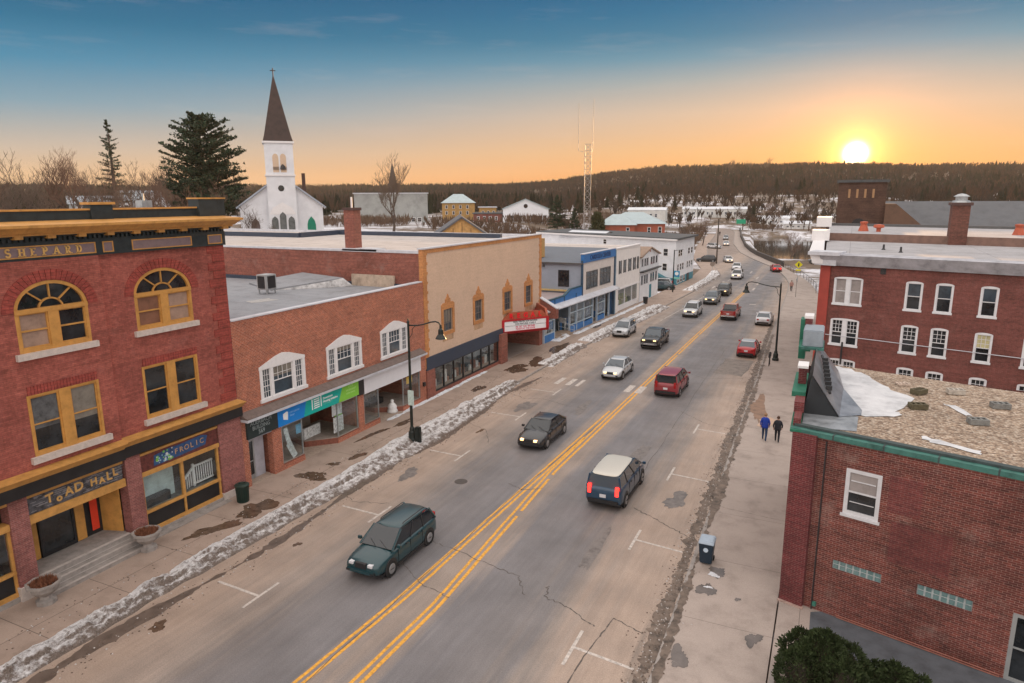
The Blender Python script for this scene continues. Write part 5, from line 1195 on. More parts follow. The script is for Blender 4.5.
# church
FC = Fr((-90.5, 86.2), (.727, .686))
chb = thing('church', (-86, 91, 7.5), 'white wooden church with a tall brown pointed steeple, cross and green arched side door', 'church')
m = MB(); m.prism(FC, [(0,7),(13.4,7),(13.4,13.9),(6.8,18.9),(0,13.9)], 0, -26); m.build('wall', CL_W, chb)
m = MB(); m.prism(FC, [(-.5,13.55),(6.8,18.95),(6.8,19.25),(-.6,13.8)], .5, -26.4); m.prism(FC, [(13.9,13.55),(6.8,18.95),(6.8,19.25),(14.0,13.8)], .5, -26.4); m.build('roof', M('frosty grey church roof', (.36,.40,.46), .6, .15, .8), chb)
m = MB()
for k in range(14):
    for sgn_ in (-1, 1):
        x = 6.8+sgn_*(2.6+k*.33); zz = 18.9-abs(x-6.8)*.735; m.fb(FC, x-.08, x+.08, zz-.35, zz-.1, 0, .35)
m.build('cornice_brackets', WHITE, chb)
m = MB(); m.fb(FC, 4.55, 9.1, 7, 24.2, -3.6, 1.4); tw = m.build('tower', CL_W, chb)
m = MB(); m.fb(FC, 4.4, 9.25, 18.9, 19.15, -3.8, 1.6); m.fb(FC, 4.3, 9.35, 24.2, 24.5, -3.9, 1.65); m.split('tower_moulding', WHITE, tw)
def arch_on(F, a, b_, z0, zs, za, d, th, mat, name, parent, point=False):
    pts = [(a,z0),(b_,z0),(b_,zs)]
    c = (a+b_)/2
    if point: pts += [(b_-(b_-a)*.12, zs+(za-zs)*.5), (c,za), (a+(b_-a)*.12, zs+(za-zs)*.5)]
    else: pts += [(c+(b_-c)*math.cos(t*math.pi/8), zs+(za-zs)*math.sin(t*math.pi/8)) for t in range(1, 8)]
    pts.append((a,zs)); m = MB(); m.prism(F, pts, d, d+th); return m.build(name, mat, parent)
for x in (5.75, 6.95):
    h_ = arch_on(FC, x, x+.95, 19.5, 21.9, 22.5, 1.36, .06, M('open belfry light', (.62,.46,.33), .8, .05, 2), 'belfry_opening', tw)
    for q in range(3): m = MB(); m.fb(FC, x, x+.95, 19.9+q*.2, 19.96+q*.2, 1.42, 1.5); m.build('louvre', DKMETAL, h_)
m = MB(); m.lathe(*FC.P(7.3,0,1.46).xy, [(.05,0),(.45,.0),(.35,.5),(.15,.75),(.05,.8)], 10, cz=20.0); m.build('bell', DKMETAL, tw)
m = MB(); m.prism(FC, [(6.8+.5*math.cos(t*.524), 18.0-1.1+.5*math.sin(t*.524)) for t in range(12)], 1.4, 1.46); m.build('round_window', GLASS, tw)
arch_on(FC, 4.75, 8.85, 12.6, 12.8, 14.6, 1.4, .08, WHITE, 'hood_mould', tw, True)
for x, zt in ((4.95,12.3),(6.25,13.0),(7.6,12.3)): arch_on(FC, x, x+1.05, 8.6, zt-.7, zt, 1.42, .08, M('grey leaded glass', (.12,.13,.13), .3, .3, 2), 'arched_window', tw, True)
arch_on(FC, 10.7, 12.1, 8.2, 10.8, 12.2, .0, .08, M('green church door', (.0,.20,.12), .5, .1, 3), 'door', chb, True)
arch_on(FC, 1.6, 3.0, 8.2, 10.8, 12.0, .0, .08, M('grey brown door', (.12,.09,.09), .5, .1, 3), 'door', chb, True)
c = FC.P(6.8, 0, -1.1)
m = MB(); b0 = [FC.P(4.45,24.5,1.5),FC.P(9.2,24.5,1.5),FC.P(9.2,24.5,-3.7),FC.P(4.45,24.5,-3.7)]
b1_ = [FC.P(4.75,25.6,1.2),FC.P(8.9,25.6,1.2),FC.P(8.9,25.6,-3.4),FC.P(4.75,25.6,-3.4)]; m.loft([b0,b1_,[c+Vector((x*.07,y*.07,35.0)) for x,y in ((-1,-1),(1,-1),(1,1),(-1,1))]]); m.build('spire', M('rust brown spire slates', (.052,.033,.029), .7, .35, 1.2), tw)
m = MB(); m.tube([c+Vector((0,0,34.9)), c+Vector((0,0,36.3))], .09, 6); a = FC.u*.45; m.tube([c-a+Vector((0,0,35.9)), c+a+Vector((0,0,35.9))], .08, 6); m.build('cross', DKMETAL, tw)
m = MB(); m.fb(FC, 10.4, 11.0, 15, 19.6, -6, -5.4); m.build('chimney', M('dark chimney brick', (.08,.045,.04), .8, .2, 3), chb)
# others
house('meeting_hall', 'white gabled hall with a round attic window and a glass front among snow', 'hall', (-100.9,208.9), (13.9,6.2), 15.2, 30, 5.5, 11.4, 14.5, 'gable', M('bright white hall siding', (.8,.82,.86), .6, .04, 1), ROOF_TEAL, [(1.2+1.35*k, 7.2, 1.1, 2.2) for k in range(10)], gm=GLASS_B)
m = MB(); FH = Fr((-100.9,208.9),(13.9,6.2)); m.prism(FH, [(7.6+.7*math.cos(t*.524), 12.4+.7*math.sin(t*.524)) for t in range(12)], .0, .08); m.build('round_window', GLASS, bpy.data.objects['meeting_hall'])
house('industrial_building', 'long pale grey flat roofed building behind the big bare tree', 'industrial building', (-141,181.9), (18.6,12.9), 23.5, 20, 6, 16.6, 17, 'flat', M('pale grey metal siding', (.30,.31,.30), .7, .2, .4), TRIM_GREY, [(10+2*k, 7.5, 1.4, 1.4) for k in range(6)])
house('brick_building', 'yellow brick building with a teal mansard roof in the distance', 'building', (-134,225.1), (9.2,5.2), 12.2, 14, 7, 13.3, 16.6, 'hip', M('yellow brick far', (.42,.25,.09), .8, .2, 1.5), ROOF_TEAL, [(1.2+2.6*k, 9+2.2*j, .9, 1.3) for k in range(4) for j in (0, 1)])
house('brick_building', 'small yellow brick building beside the one with the teal mansard roof', 'building', (-122.5,233), (9.2,5.2), 6.5, 8, 7, 11.5, 12, 'flat', MATS['yellow brick far'], TRIM_GREY, [(1+2*k, 9, .9, 1.3) for k in range(3)])
house('brick_building', 'low red brick block left of the white hall', 'building', (-110,205), (9.2,4.2), 9.6, 10, 6, 9.9, 10.2, 'flat', FAR_BR, ROOF_SLATE, [(1.2+2*k, 7.8, .9, 1.3) for k in range(4)])
house('brick_house', 'red brick house with a pale teal hipped metal roof behind the long white block', 'house', (-50.9,161.2), (20,5.4), 14.6, 15, 2, 8.9, 11.5, 'hip', M('far red brick', (.36,.10,.06), .8, .2, 1.5), ROOF_TEAL, [(10.5, 6.6, .8, 1.5), (13.0, 6.6, .9, 1.6)])
house('brick_house', 'red brick wing with pale teal hipped roof in front of the larger hipped house', 'house', (-50.9,158.5), (20,5.4), 8.2, 10, 2, 8.7, 11.1, 'hip', MATS['far red brick'], ROOF_TEAL, [(6.2, 6.6, .8, 1.5)])
t, F = house('wooden_building', 'unfinished gabled building with bare tan plywood front behind the cinema roof', 'house', (-49.4,79.6), (.85,.5), 8.6, 13, 5, 9.6, 12.5, 'gable', M('raw tan plywood', (.58,.33,.12), .75, .25, 1.8), M('dark grey felt roof', (.12,.12,.13), .8, .2, 2), [])
m = MB()
for k in range(7):
    x = .7+k*1.2; h_ = 9.3+ (1-abs(x-4.3)/4.3)*2.6; m.fb(F, x, x+.08, 7, h_, .0, .05)
m.split('stud', M('dark timber stud', (.2,.11,.05), .8, .2, 3), t)
house('shed', 'low white shed roof showing above the white shop block', 'shed', (-50,130), (.93,-.35), 9, 8, 3, 7.6, 8.6, 'side', CL_W, M('snowy shed roof', (.6,.62,.66), .7, .1, 1), [])
G1 = 'white houses on the wooded hill'
for i, (az, r, w, h, c) in enumerate(((-15.6, 640, 16, 6, CL_W),(-13.4, 660, 12, 5, CL_W),(-12.3, 655, 10, 5, CL_G),(-54.6,160,8,5,CL_W),(-53.4,152,6,4.5,CL_W),(-57.5,170,9,4,CL_G),(-36,340,18,6,CL_W),(21.8,420,14,6,CL_G),(8.8,520,16,5,CL_W))):
    x, y = r*math.sin(math.radians(az)), r*math.cos(math.radians(az)); z = terr(x, y); u = (math.cos(math.radians(az)), -math.sin(math.radians(az)))
    lb = ['longest white house among the trees high on the far hill left of the radio mast','white house right of the longest one on the far hill','small grey house furthest right on the far hill','white house with dormers among bare trees above the stepped brick parapet','small white gabled house right of the dormered one above the brick parapet','grey roofed house at the far left above the parapet','white building in the distance right of the industrial building','grey house under the ridge at far right','white house in the snow below the wooded ridge'][i]
    zz = z if r > 200 else 12.0
    house('far_house', lb, 'house', (x, y), u, w, 8, zz-1.5 if r > 200 else 6, zz+h*.6, zz+h, 'side' if i % 2 else 'gable', c, M('far grey roof', (.3,.33,.36), .7, .2, .5), [(w*.15+k*w*.25, zz+h*.15, w*.1, h*.28) for k in range(3)])
for i, (x, y, w, h, mt) in enumerate(((-78,392,34,4.5,'pale motel siding'),(-36,372,15,3.2,'white service roof'),(-22,352,12,2.5,'white service roof'),(-92,330,18,5,'pale motel siding'))):
    mm = M(mt, (.6,.6,.58) if 'motel' in mt else (.7,.7,.7), .7, .15, .5)
    house('low_building', ['long pale low building at the far end of the street','white canopy building beyond the bend behind the green road sign','small low building right of the white canopy','pale low building left beyond the bend among bare trees'][i], 'building', (x, y), (1, .12), w, 10, terr(x,y)-.5, terr(x,y)+h, terr(x,y)+h+1.2, 'side', mm, M('white snowy roof', (.62,.64,.68), .7, .1, .5), [(1+2.4*k, terr(x,y)+h*.3, 1.2, h*.35) for k in range(int(w/2.6))], gm=GLASS_B)
# far church spire
m = MB(); sx, sy = -238.9, 345.4; t = thing('church_spire', (sx,sy,10), 'thin dark church spire on the skyline behind the big bare tree', 'spire'); m.box(sx-2,sx+2,sy-2,sy+2,10,24); m.build('tower', M('dark far stone', (.06,.05,.05), .8, .1, 1), t)
m = MB(); m.loft([[(sx-1.7,sy-1.7,24),(sx+1.7,sy-1.7,24),(sx+1.7,sy+1.7,24),(sx-1.7,sy+1.7,24)],[(sx-.2,sy-.2,35),(sx+.2,sy-.2,35),(sx+.2,sy+.2,35),(sx-.2,sy+.2,35)]]); m.build('spire', MATS['dark far stone'], t)
m = MB(); m.tube([(sx,sy,35),(sx,sy,37.5)], .2, 5); m.build('finial', DKMETAL, t)
# radio mast
t = thing('radio_mast', (-61.7, 179.7, 4), 'tall lattice radio mast with whip antennas in front of the hill', 'radio mast')
m = MB(); tri = [(-61.7+1.1*math.cos(a), 179.7+1.1*math.sin(a)) for a in (0.3, 2.39, 4.49)]; K = 16
for k in range(3): m.tube([(tri[k][0],tri[k][1],3),(tri[k][0],tri[k][1],29)], .09, 5)
m.build('mast_rails', M('grey mast steel', (.30,.27,.25), .5, .2, 2), t)
m = MB()
for j in range(K):
    za, zb = 3+26*j/K, 3+26*(j+1)/K
    for k in range(3):
        a, b_ = tri[k], tri[(k+1) % 3]; m.tube([(a[0],a[1],za),(b_[0],b_[1],zb)], .06, 4); m.tube([(a[0],a[1],zb),(b_[0],b_[1],zb)], .05, 4)
m.build('lattice', MATS['grey mast steel'], t)
m = MB(); m.tube([(-62.6,179.4,27),(-63.9,179.0,27.4),(-63.9,179.0,39.5)], .07, 5); m.build('antenna', MATS['grey mast steel'], t)
m = MB(); m.tube([(-60.4,180.2,27),(-60.2,180.2,40.5)], .07, 5); m.build('antenna', MATS['grey mast steel'], t)

# ================================================================== east side
UD = Vector((.96215, -.2725, 0))
FN = Fr((.357, 25.479), (UD.x, UD.y))          # flank of the near brick building
b8 = thing('brick_building', (3, 26, 0), 'near red brick building with tan gravel roof and green copper edge', 'building')
m = MB(); wall(m, FN, -.35, 14.0, 0, 6.80, [(.74,1.88,4.22,5.9),(.58,2.18,1.98,2.34),(3.27,4.85,2.02,2.42),(5.9,7.6,.12,2.47)], .12)
cN = FN.P(14.0,0,0)
m.poly([cN, (cN.x, cN.y+12, 0), (cN.x, cN.y+12, 6.75), (cN.x, cN.y, 6.75)]); m.poly([(-.62,25.7,0),(-.62,37,0),(-.62,37,6.75),(-.62,25.7,6.75)]); m.poly([(-.62,37,0),(cN.x,35,0),(cN.x,35,6.75),(-.62,37,6.75)])
m.build('wall', NEAR_BR, b8)
m = MB(); m.extr([(-.78,25.62),(.02,25.36),(.10,25.62),(-.2,26.2),(-.78,26.2)], .13, 6.85); m.build('corner_pier', PIER_BR, b8)
m = MB(); m.extr([(-.84,25.5),(.06,25.22),(.10,25.40),(-.78,25.66)], .0, .16); m.build('pier_plinth', M('pale brick sill row', (.4,.28,.24), .8, .3, 8), b8)
m = MB(); m.fb(FN, -1.25, 14.1, 6.80, 6.97, -.35, .09); m.build('copper_edge', COPPER_G, b8)
m = MB()
for k in range(9): m.fb(FN, .2+k*1.6, .25+k*1.6, 6.80, 6.99, -.36, .10)
m.fb(FN, -1.2, 14.1, 6.98, 7.06, -.4, -.15); m.build('edge_seams', M('dark roof edge seam', (.05,.07,.07), .7, .3, 3), b8)
m = MB(); p0 = FN.P(-1.0,0,-.3); p1 = FN.P(14,0,-.3); m.poly([(p0.x,p0.y,6.95),(p1.x,p1.y,6.95),(p1.x,p1.y+10.8,6.95),(-.5,37.1,6.95)]); rf = m.build('roof', GRAVEL, b8)
w = sash(b8, FN, .74, 1.88, 4.22, 5.9, M('pale grey window frame', (.60,.60,.62), .5, .08, 4), GLASS, -.04, .13, 1, 2, gtop=CURTAIN)
m = MB(); m.fb(FN, .92, 1.70, 5.45, 5.48, -.05, -.02); m.fb(FN, .92, 1.70, 4.68, 4.7, -.05, -.02); m.build('glazing_bars', MATS['pale grey window frame'], w)
m = MB(); m.fb(FN, .68, 1.94, 4.12, 4.22, -.1, .07); m.build('sill', MATS['pale grey window frame'], w)
GB = M('greenish glass block', (.16,.25,.25), .12, .25, 4, spec=.7)
for a, b_, z0, z1, n in ((.58,2.18,1.98,2.34,7),(3.27,4.85,2.02,2.42,7)):
    m = MB(); m.fb(FN, a, b_, z0, z1, -.09, -.06); w = m.build('glass_block_window', M('block mortar', (.46,.50,.50), .8, .2, 5), b8)
    m = MB()
    for k in range(n):
        for j in range(2):
            x = a+(b_-a)*k/n; zz = z0+(z1-z0)*j/2; m.fb(FN, x+.03, x+(b_-a)/n-.03, zz+.025, zz+(z1-z0)/2-.02, -.06, -.03)
    m.build('glass_blocks', GB, w)
w = sash(b8, FN, 5.9, 7.6, .12, 2.47, M('grey door frame', (.30,.31,.31), .5, .1, 3), GLASS, -.05, .12, 1, 2, name='shop_window')
m = MB(); m.tube([FN.P(.9,.25,.06), FN.P(5.8,.25,.06)], .018, 6); m.tube([FN.P(.9,.17,.06), FN.P(5.8,.17,.06)], .018, 6); m.split('pipe', M('copper red pipe', (.36,.14,.10), .4, .2, 4), b8)
m = MB(); m.tube([FN.P(.02,.1,.05), FN.P(.02,6.7,.05)], .025, 6); m.build('conduit', DKMETAL, b8)
m = MB(); m.fb(FN, .05, .17, .3, .45, .0, .1); m.build('tap_box', M('green tap box', (.05,.2,.15), .5, .1, 3), b8)
m = MB(); m.fb(FN, 2.3, 4.1, 2.9, 4.4, .001, .003); m.fb(FN, 2.1, 3.1, 4.7, 6.0, .001, .003); m.split('brick_repair', brick('darker repair brick', (.19,.045,.04), (.14,.035,.035), (.2,.1,.09)), b8)
# copper-trimmed street parapet
m = MB(); m.box(-.80,-.55,26.0,34.5,6.8,7.25); m.build('parapet', PIER_BR, b8)
m = MB(); m.box(-.88,-.5,25.6,27.9,6.86,6.95); m.box(-1.0,-.5,27.9,31.2,7.55,7.75); m.box(-1.05,-.55,32.8,34.9,8.35,8.55); m.box(-1.1,-.8,34.6,35.4,7.6,9.5); m.split('green_ledge', M('dark green copper ledge', (.02,.16,.10), .5, .25, 3), b8)
m = MB(); m.box(-.85,-.55,29.2,30.0,6.9,8.4); m.box(-.85,-.5,27.0,29.2,7.2,7.6); m.box(-.9,-.6,34.5,35.4,8.4,9.55); m.split('parapet_pier', PIER_BR, b8)
m = MB(); m.box(-.9,-.5,29.15,30.05,8.4,8.5); m.box(-.95,-.55,34.6,35.5,9.55,9.68); m.split('pier_cap', WHITE, b8)
m = MB(); m.box(-.9,-.05,32.9,34.6,8.55,9.3); m.build('roof_box', M('grey blue sheet box', (.26,.30,.34), .5, .15, 3), b8, bevel=.04)
m = MB(); m.box(-.95,0.0,32.7,34.7,8.45,8.56); m.build('box_ledge', COPPER_G, b8)
m = MB(); P_ = [(-.55,27.7,6.96),(.72,27.75,6.96),(-.30,27.7,8.5)]; Q_ = [(-.55,34.4,6.96),(.72,35.4,6.96),(-.30,34.4,8.5)]
m.poly(P_, 1); m.poly(Q_, 1); m.poly([P_[0],P_[2],Q_[2],Q_[0]], 1)
m.poly([P_[2],P_[1],Q_[1],Q_[2]], 0); m.poly([(-.30,27.68,8.52),(.74,27.7,6.99),(1.5,28.3,6.985),(1.55,29.0,6.985),(.9,31.5,7.15),(.72,35.4,7.0),(-.3,34.4,8.52)], 0)
m.build('lean_to_roof', [TIN, M('black tar side', (.022,.026,.03), .6, .3, 2)], b8)
m = MB(); m.tube([(.35,28.3,7.72),(.32,29.6,7.80),(.1,31.5,8.12),(-.05,32.2,8.35)], .06, 5)
for k in range(8): y = 28.6+k*.45; m.box(.18+.03*k*-1,.42-.03*k,y,y+.1,7.75+.06*k,7.92+.06*k)
m.build('ridge_hardware', DKMETAL, b8)
m = MB(); m.poly([(-.5,26.0,6.972),(1.3,26.2,6.972),(1.4,28.1,6.972),(-.5,27.7,6.972)]); m.build('lead_sheet', M('grey lead sheet', (.27,.29,.31), .45, .35, 2, metal=.3), b8)
patch('roof membrane patch', [(.5,28.4),(1.7,28.3),(2.9,28.9),(2.75,29.5),(3.6,31.6),(2.6,33.2),(2.0,34.8),(1.2,36.0),(.5,36.6)], 6.975, M('white torn roof membrane', (.62,.62,.63), .4, .2, 1.5), .12, 4, 3)
patch('roof membrane patch', [(3.3,26.2),(3.6,26.0),(4.9,25.4),(5.0,25.65),(4.2,26.2),(3.4,26.6)], 6.975, MATS['white torn roof membrane'], .08, 3, 5)
patch('roof membrane patch', [(4.5,31.3),(4.7,31.0),(5.1,29.9),(5.3,30.0),(5.0,31.2)], 6.975, MATS['white torn roof membrane'], .06, 3, 6)
G2 = 'concrete blocks lying on the gravel roof'
for i, (x, y, mt, rz) in enumerate(((3.55,30.2,'dark olive block',.3),(5.35,28.95,'grey block',.25),(6.5,31.6,'grey block',.2),(5.2,33.2,'pale block',.2),(3.3,33.9,'tan block',.3),(3.8,32.6,'dark olive block',.9))):
    mm = M(mt, {'dark olive block':(.10,.085,.05),'grey block':(.2,.2,.19),'pale block':(.42,.38,.33),'tan block':(.5,.40,.33)}[mt], .85, .3, 6)
    m = MB(); w_ = .62 if i != 4 else .5; h_ = .2 if i != 4 else .07
    m.box(-w_/2,w_/2,-.2,-.12,0,h_); m.box(-w_/2,w_/2,.12,.2,0,h_)
    for k in range(4): x0 = -w_/2+(w_-.06)*k/3; m.box(x0,x0+.06,-.12,.12,0,h_)
    o = m.build('concrete_block', mm); o.location = (x, y, 6.975); o.rotation_euler = (0,0,rz)
    tag(o, ['olive block nearest the white roof patch on the gravel','grey block nearest the copper edge on the gravel','grey block furthest right on the gravel roof','pale block in the middle of the gravel roof','thin tan slab on the gravel by the white patch','small olive block between the tan slab and the larger olive block'][i], 'concrete block', G2)
# far east brick building
S5 = 1.5
def o5(s, z): return (s*S5, H-(H-z)*S5)
O5 = Vector((.32976*S5, 37.1367*S5, 0)); FR_ = Fr((O5.x-1.1*UD.x, O5.y-1.1*UD.y), (UD.x, UD.y))     # s=0 at the street corner
b9 = thing('brick_building', (5, 62, 0), 'dark red brick building with white flat roof and rows of white arched windows', 'building')
def c5(s): return 1.1 - s*S5
TALL = [(c5(-a), c5(-b_)) for a, b_ in ()]
cols = [(-.15,1.16,2), (2.99,3.70,1), (4.2,4.9,1), (5.9,6.57,1), (7.65,8.35,1), (9.4,10.1,1)]
rows = [(9.98,11.33), (7.94,9.28), (5.9,7.24)]
holes = []
for a, b_, n in cols:
    for z0, z1 in rows: holes.append((1.1+a*S5, 1.1+b_*S5, H-(H-z0)*S5, H-(H-z1+.09)*S5, H-(H-z1)*S5))
m = MB(); wall(m, FR_, 0.55, 26, 0, 10.25, holes, .2); e5 = FR_.P(26,0,0)
m.poly([FR_.P(0,0,0),FR_.P(0,10.25,0),(-1.0,92,10.25),(-1.0,92,0)]); m.poly([e5,(e5.x,e5.y+36,0),(e5.x,e5.y+36,10.25),(e5.x,e5.y,10.25)])
m.poly([(-1.0,92,0),(e5.x,e5.y+36,0),(e5.x,e5.y+36,11.7),(-1.0,92,11.7)]); m.build('wall', FAR_BR, b9)
m = MB(); m.fb(FR_, -.15, .56, 0, 10.2, -.5, .12); m.build('corner_pilaster', M('red painted pilaster', (.34,.055,.04), .7, .15, 2), b9)
m = MB(); m.hexa([FR_.P(-.1,10.2,.25),FR_.P(26.3,10.2,.25),FR_.P(26.3,10.2,-.3),FR_.P(-.1,10.2,-.3),FR_.P(-.1,11.0,.75),FR_.P(26.3,11.0,.75),FR_.P(26.3,11.08,-.5),FR_.P(-.1,11.08,-.5)]); m.build('cornice', M('weathered grey cornice', (.40,.40,.43), .6, .3, 1.2), b9)
m = MB(); m.fb(FR_, -.5, 1.0, 10.2, 10.95, -.6, .5); m.fb(FR_, -.9, 1.3, 10.95, 11.2, -.9, .9); m.build('cornice_return', TRIM_GREY, b9)
m = MB(); m.hexa([(-1.3,55.5,10.3),(-.6,55.5,10.3),(-1.0,92,10.3),(-1.7,92,10.3),(-1.6,55.5,11.15),(-.6,55.5,11.15),(-1.0,92,11.15),(-2.0,92,11.15)]); m.box(-1.9,-.4,70.0,72.5,11.15,12.1); m.box(-2.0,-.4,88,92,11.7,12.8); m.build('street_cornice', WHITE, b9)
m = MB(); a_ = FR_.P(0,0,-.3); b_ = FR_.P(26,0,-.3); m.poly([(a_.x,a_.y,11.02),(b_.x,b_.y,11.02),(e5.x,e5.y+16.5,11.02),(-.6,73,11.02)]); m.poly([(-.6,73,11.72),(e5.x,e5.y+16.5,11.72),(e5.x,e5.y+36,11.72),(-.6,92,11.72)], 0); m.build('roof', ROOF_DULL, b9)
m = MB(); m.poly([(-.6,73,11),(e5.x,e5.y+16.5,11),(e5.x,e5.y+16.5,11.74),(-.6,73,11.74)]); m.build('step_wall', M('brown stepped brick wall', (.20,.12,.095), .8, .25, 2), b9)
m = MB(); q0=Vector((-.6,92,0)); q1=Vector((e5.x,e5.y+36,0)); FQ=Fr((q0.x,q0.y),(q1.x-q0.x,q1.y-q0.y)); m.fb(FQ,0,(q1-q0).length,11.6,12.0,-.2,.2); m.build('rear_upstand', WGREY, b9)
WFR = M('white arched window frame', (.70,.70,.72), .5, .06, 4)
for (a, b_, n) in cols:
    for ri, (z0, z1) in enumerate(rows):
        A0, A1 = 1.1+a*S5, 1.1+b_*S5; Z0, Z1 = H-(H-z0)*S5, H-(H-z1)*S5; Zs = Z1-.135
        m = MB(); w_ = .11
        m.fb(FR_, A0, A0+w_, Z0, Zs, -.14, .02); m.fb(FR_, A1-w_, A1, Z0, Zs, -.14, .02); m.fb(FR_, A0-.05, A1+.05, Z0-.08, Z0+.06, -.14, .07)
        m.prism(FR_, [(A0,Zs-.02)]+archpts(A0,A1,Zs,Z1,8)+[(A1,Zs-.02)], -.14, .02)
        if n == 2: m.fb(FR_, (A0+A1)/2-.14, (A0+A1)/2+.14, Z0, Zs, -.14, .0)
        win = m.build('window', WFR, b9)
        segs = [(A0+w_, A1-w_)] if n == 1 else [(A0+w_, (A0+A1)/2-.14), ((A0+A1)/2+.14, A1-w_)]
        lit = (a == 5.9 and ri == 1)  # picks the one window with the yellow blind
        for x0, x1 in segs:
            if ri == 0: sash(win, FR_, x0, x1, Z0+.06, Zs, WFR, GLASS if n == 1 else CURTAIN, -.08, .045, 1, 2, .03, name='sash', gtop=CURTAIN if n == 2 else GLASS_B)
            else: sash(win, FR_, x0, x1, Z0+.06, Zs, WFR, GLASS, -.08, .045, 1, 2, .028, name='sash', topgrid=(3, 3), gtop=YELPANE if lit else GLASS)
for s in (9.1-5.2, 13.0): m = MB(); m.fb(FR_, s, s+.35, 9.75, 10.15, .0, .06); m.build('wall_vent', DKMETAL, b9)
m = MB(); m.tube([FR_.P(.6,5.0,.08), FR_.P(20,4.9,.08)], .03, 5); m.build('wall_cable', TRIM_GREY, b9)
m = MB(); m.tube([FR_.P(1.9,2.9,.3), FR_.P(1.9,4.6,.3)], .07, 6); m.build('wall_pipe', DKMETAL, b9)
cx_, cy_ = 9.9, 70.5
t = thing('chimney', (cx_, cy_, 11), 'large square brown brick chimney rising from the white flat roof', 'chimney')
m = MB(); m.box(cx_-.95,cx_+.35,cy_-.9,cy_+.6,10.8,14.35); m.build('stack', brick('sooty chimney brick', (.17,.06,.045), (.12,.045,.035), (.14,.08,.06)), t)
m = MB(); m.box(cx_-1.1,cx_+.5,cy_-1.05,cy_+.75,14.35,14.6); m.build('cap', M('dark chimney cap', (.09,.05,.045)), t)
m = MB(); m.lathe(cx_-.3,cy_-.15,[(.7,14.6),(.65,14.75),(.45,14.8),(.45,15.05),(.62,15.1),(.3,15.3),(.05,15.35)],12); m.build('metal_cowl', STEEL, t)
TER = M('terracotta roof vent', (.45,.10,.05), .6, .2, 3)
for i, (x, y, zb) in enumerate(((2.6,78,11.7),(3.9,77,11.7),(14.8,74.5,11.7))):
    m = MB(); m.lathe(0,0,[(.05,0),(.5,0),(.42,.25),(.28,.7),(.36,.8),(.36,.95),(.1,1.0)] if i != 1 else [(.05,0),(.2,0),(.2,.35),(.5,.45),(.45,.7),(.1,.75)],10); o = m.build('roof_vent', TER); o.location = (x,y,zb)
    tag(o, ['red terracotta roof vent left of the fan-shaped one on the white roof','low fan-shaped terracotta vent on the white roof','red terracotta vent right of the big chimney'][i], 'roof vent')
for i, (x, y) in enumerate(((3.6,61.5),(4.6,58.9))):
    m = MB(); m.lathe(0,0,[(.02,0),(.16,0),(.08,.12),(.07,.42),(.02,.44)],8); o = m.build('roof_pipe', DKMETAL); o.location = (x,y,11.02)
    tag(o, ['small black pipe further back on the front white roof','small black pipe nearest the cornice on the front white roof'][i], 'roof pipe')
# brick hall with tower behind
b10 = thing('church_hall', (10, 130, 0), 'dark brick hall with a broad slate roof and square tower against the sun', 'church hall')
DKB = brick('dark brown brick', (.10,.05,.036), (.085,.042,.03), (.09,.06,.045))  # even dark brown base for tower and hall
MB().box(-.3,6.9,119.2,126.3,17.2,17.6).build('tower_cap', ROOF_SLATE, b10)
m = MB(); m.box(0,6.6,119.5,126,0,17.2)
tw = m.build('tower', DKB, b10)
for k in range(4): m = MB(); m.box(1.4+k*1.1,1.7+k*1.1,119.4,119.52,14.9,16.2); m.build('tower_slit', M('lit slit', (.35,.2,.1), .6, 0), tw)  # brightness of the slits is put into their tan colour
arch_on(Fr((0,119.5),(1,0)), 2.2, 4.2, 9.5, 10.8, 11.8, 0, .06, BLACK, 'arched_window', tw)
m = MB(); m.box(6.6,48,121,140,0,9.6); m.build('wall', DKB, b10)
m = MB(); m.poly([(6.4,120.5,9.4),(48,120.5,9.4),(48,130,14.3),(6.4,130,14.3)]); m.poly([(6.4,140.5,9.4),(48,140.5,9.4),(48,130,14.3),(6.4,130,14.3)]); m.build('roof', M('blue grey slate roof', (.10,.105,.115), .7, .25, .6), b10)
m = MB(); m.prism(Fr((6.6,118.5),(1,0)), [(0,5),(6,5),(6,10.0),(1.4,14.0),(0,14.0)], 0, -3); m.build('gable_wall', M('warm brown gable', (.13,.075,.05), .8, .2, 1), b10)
# ================================================================== vehicles
def paint(name, col, rough=.28, metal=.0):
    return M(name, col, rough, 0, 3, metal=metal, obj=True, coat=.6)
CARGLASS = M('car window glass', (.015,.02,.025), .05, 0, spec=.8)
CARGL_L = M('car glass with painted sky light', (.06,.08,.10), .06, 0, spec=.8)  # lighter copy of the car glass: sky reflection put into the colour
CHROME = M('car chrome', (.55,.55,.56), .25, 0, metal=.8)
RIM = M('alloy rim', (.35,.35,.36), .35, 0, metal=.6)
TRIMB = M('black car trim', (.02,.02,.022), .5, 0)
PLATE = M('number plate', (.6,.6,.62), .5, 0)
HL_ON = M('lit headlamp', (.9,.75,.5), .3, 0, emit=((1.,.50,.18), 3.))
HL_OFF = M('clear headlamp', (.6,.6,.62), .15, 0)
TL_ON = M('lit tail lamp', (.8,.02,.02), .3, 0, emit=((1.,.03,.02), 3.))
TL_OFF = M('red tail lamp', (.35,.01,.012), .2, 0)
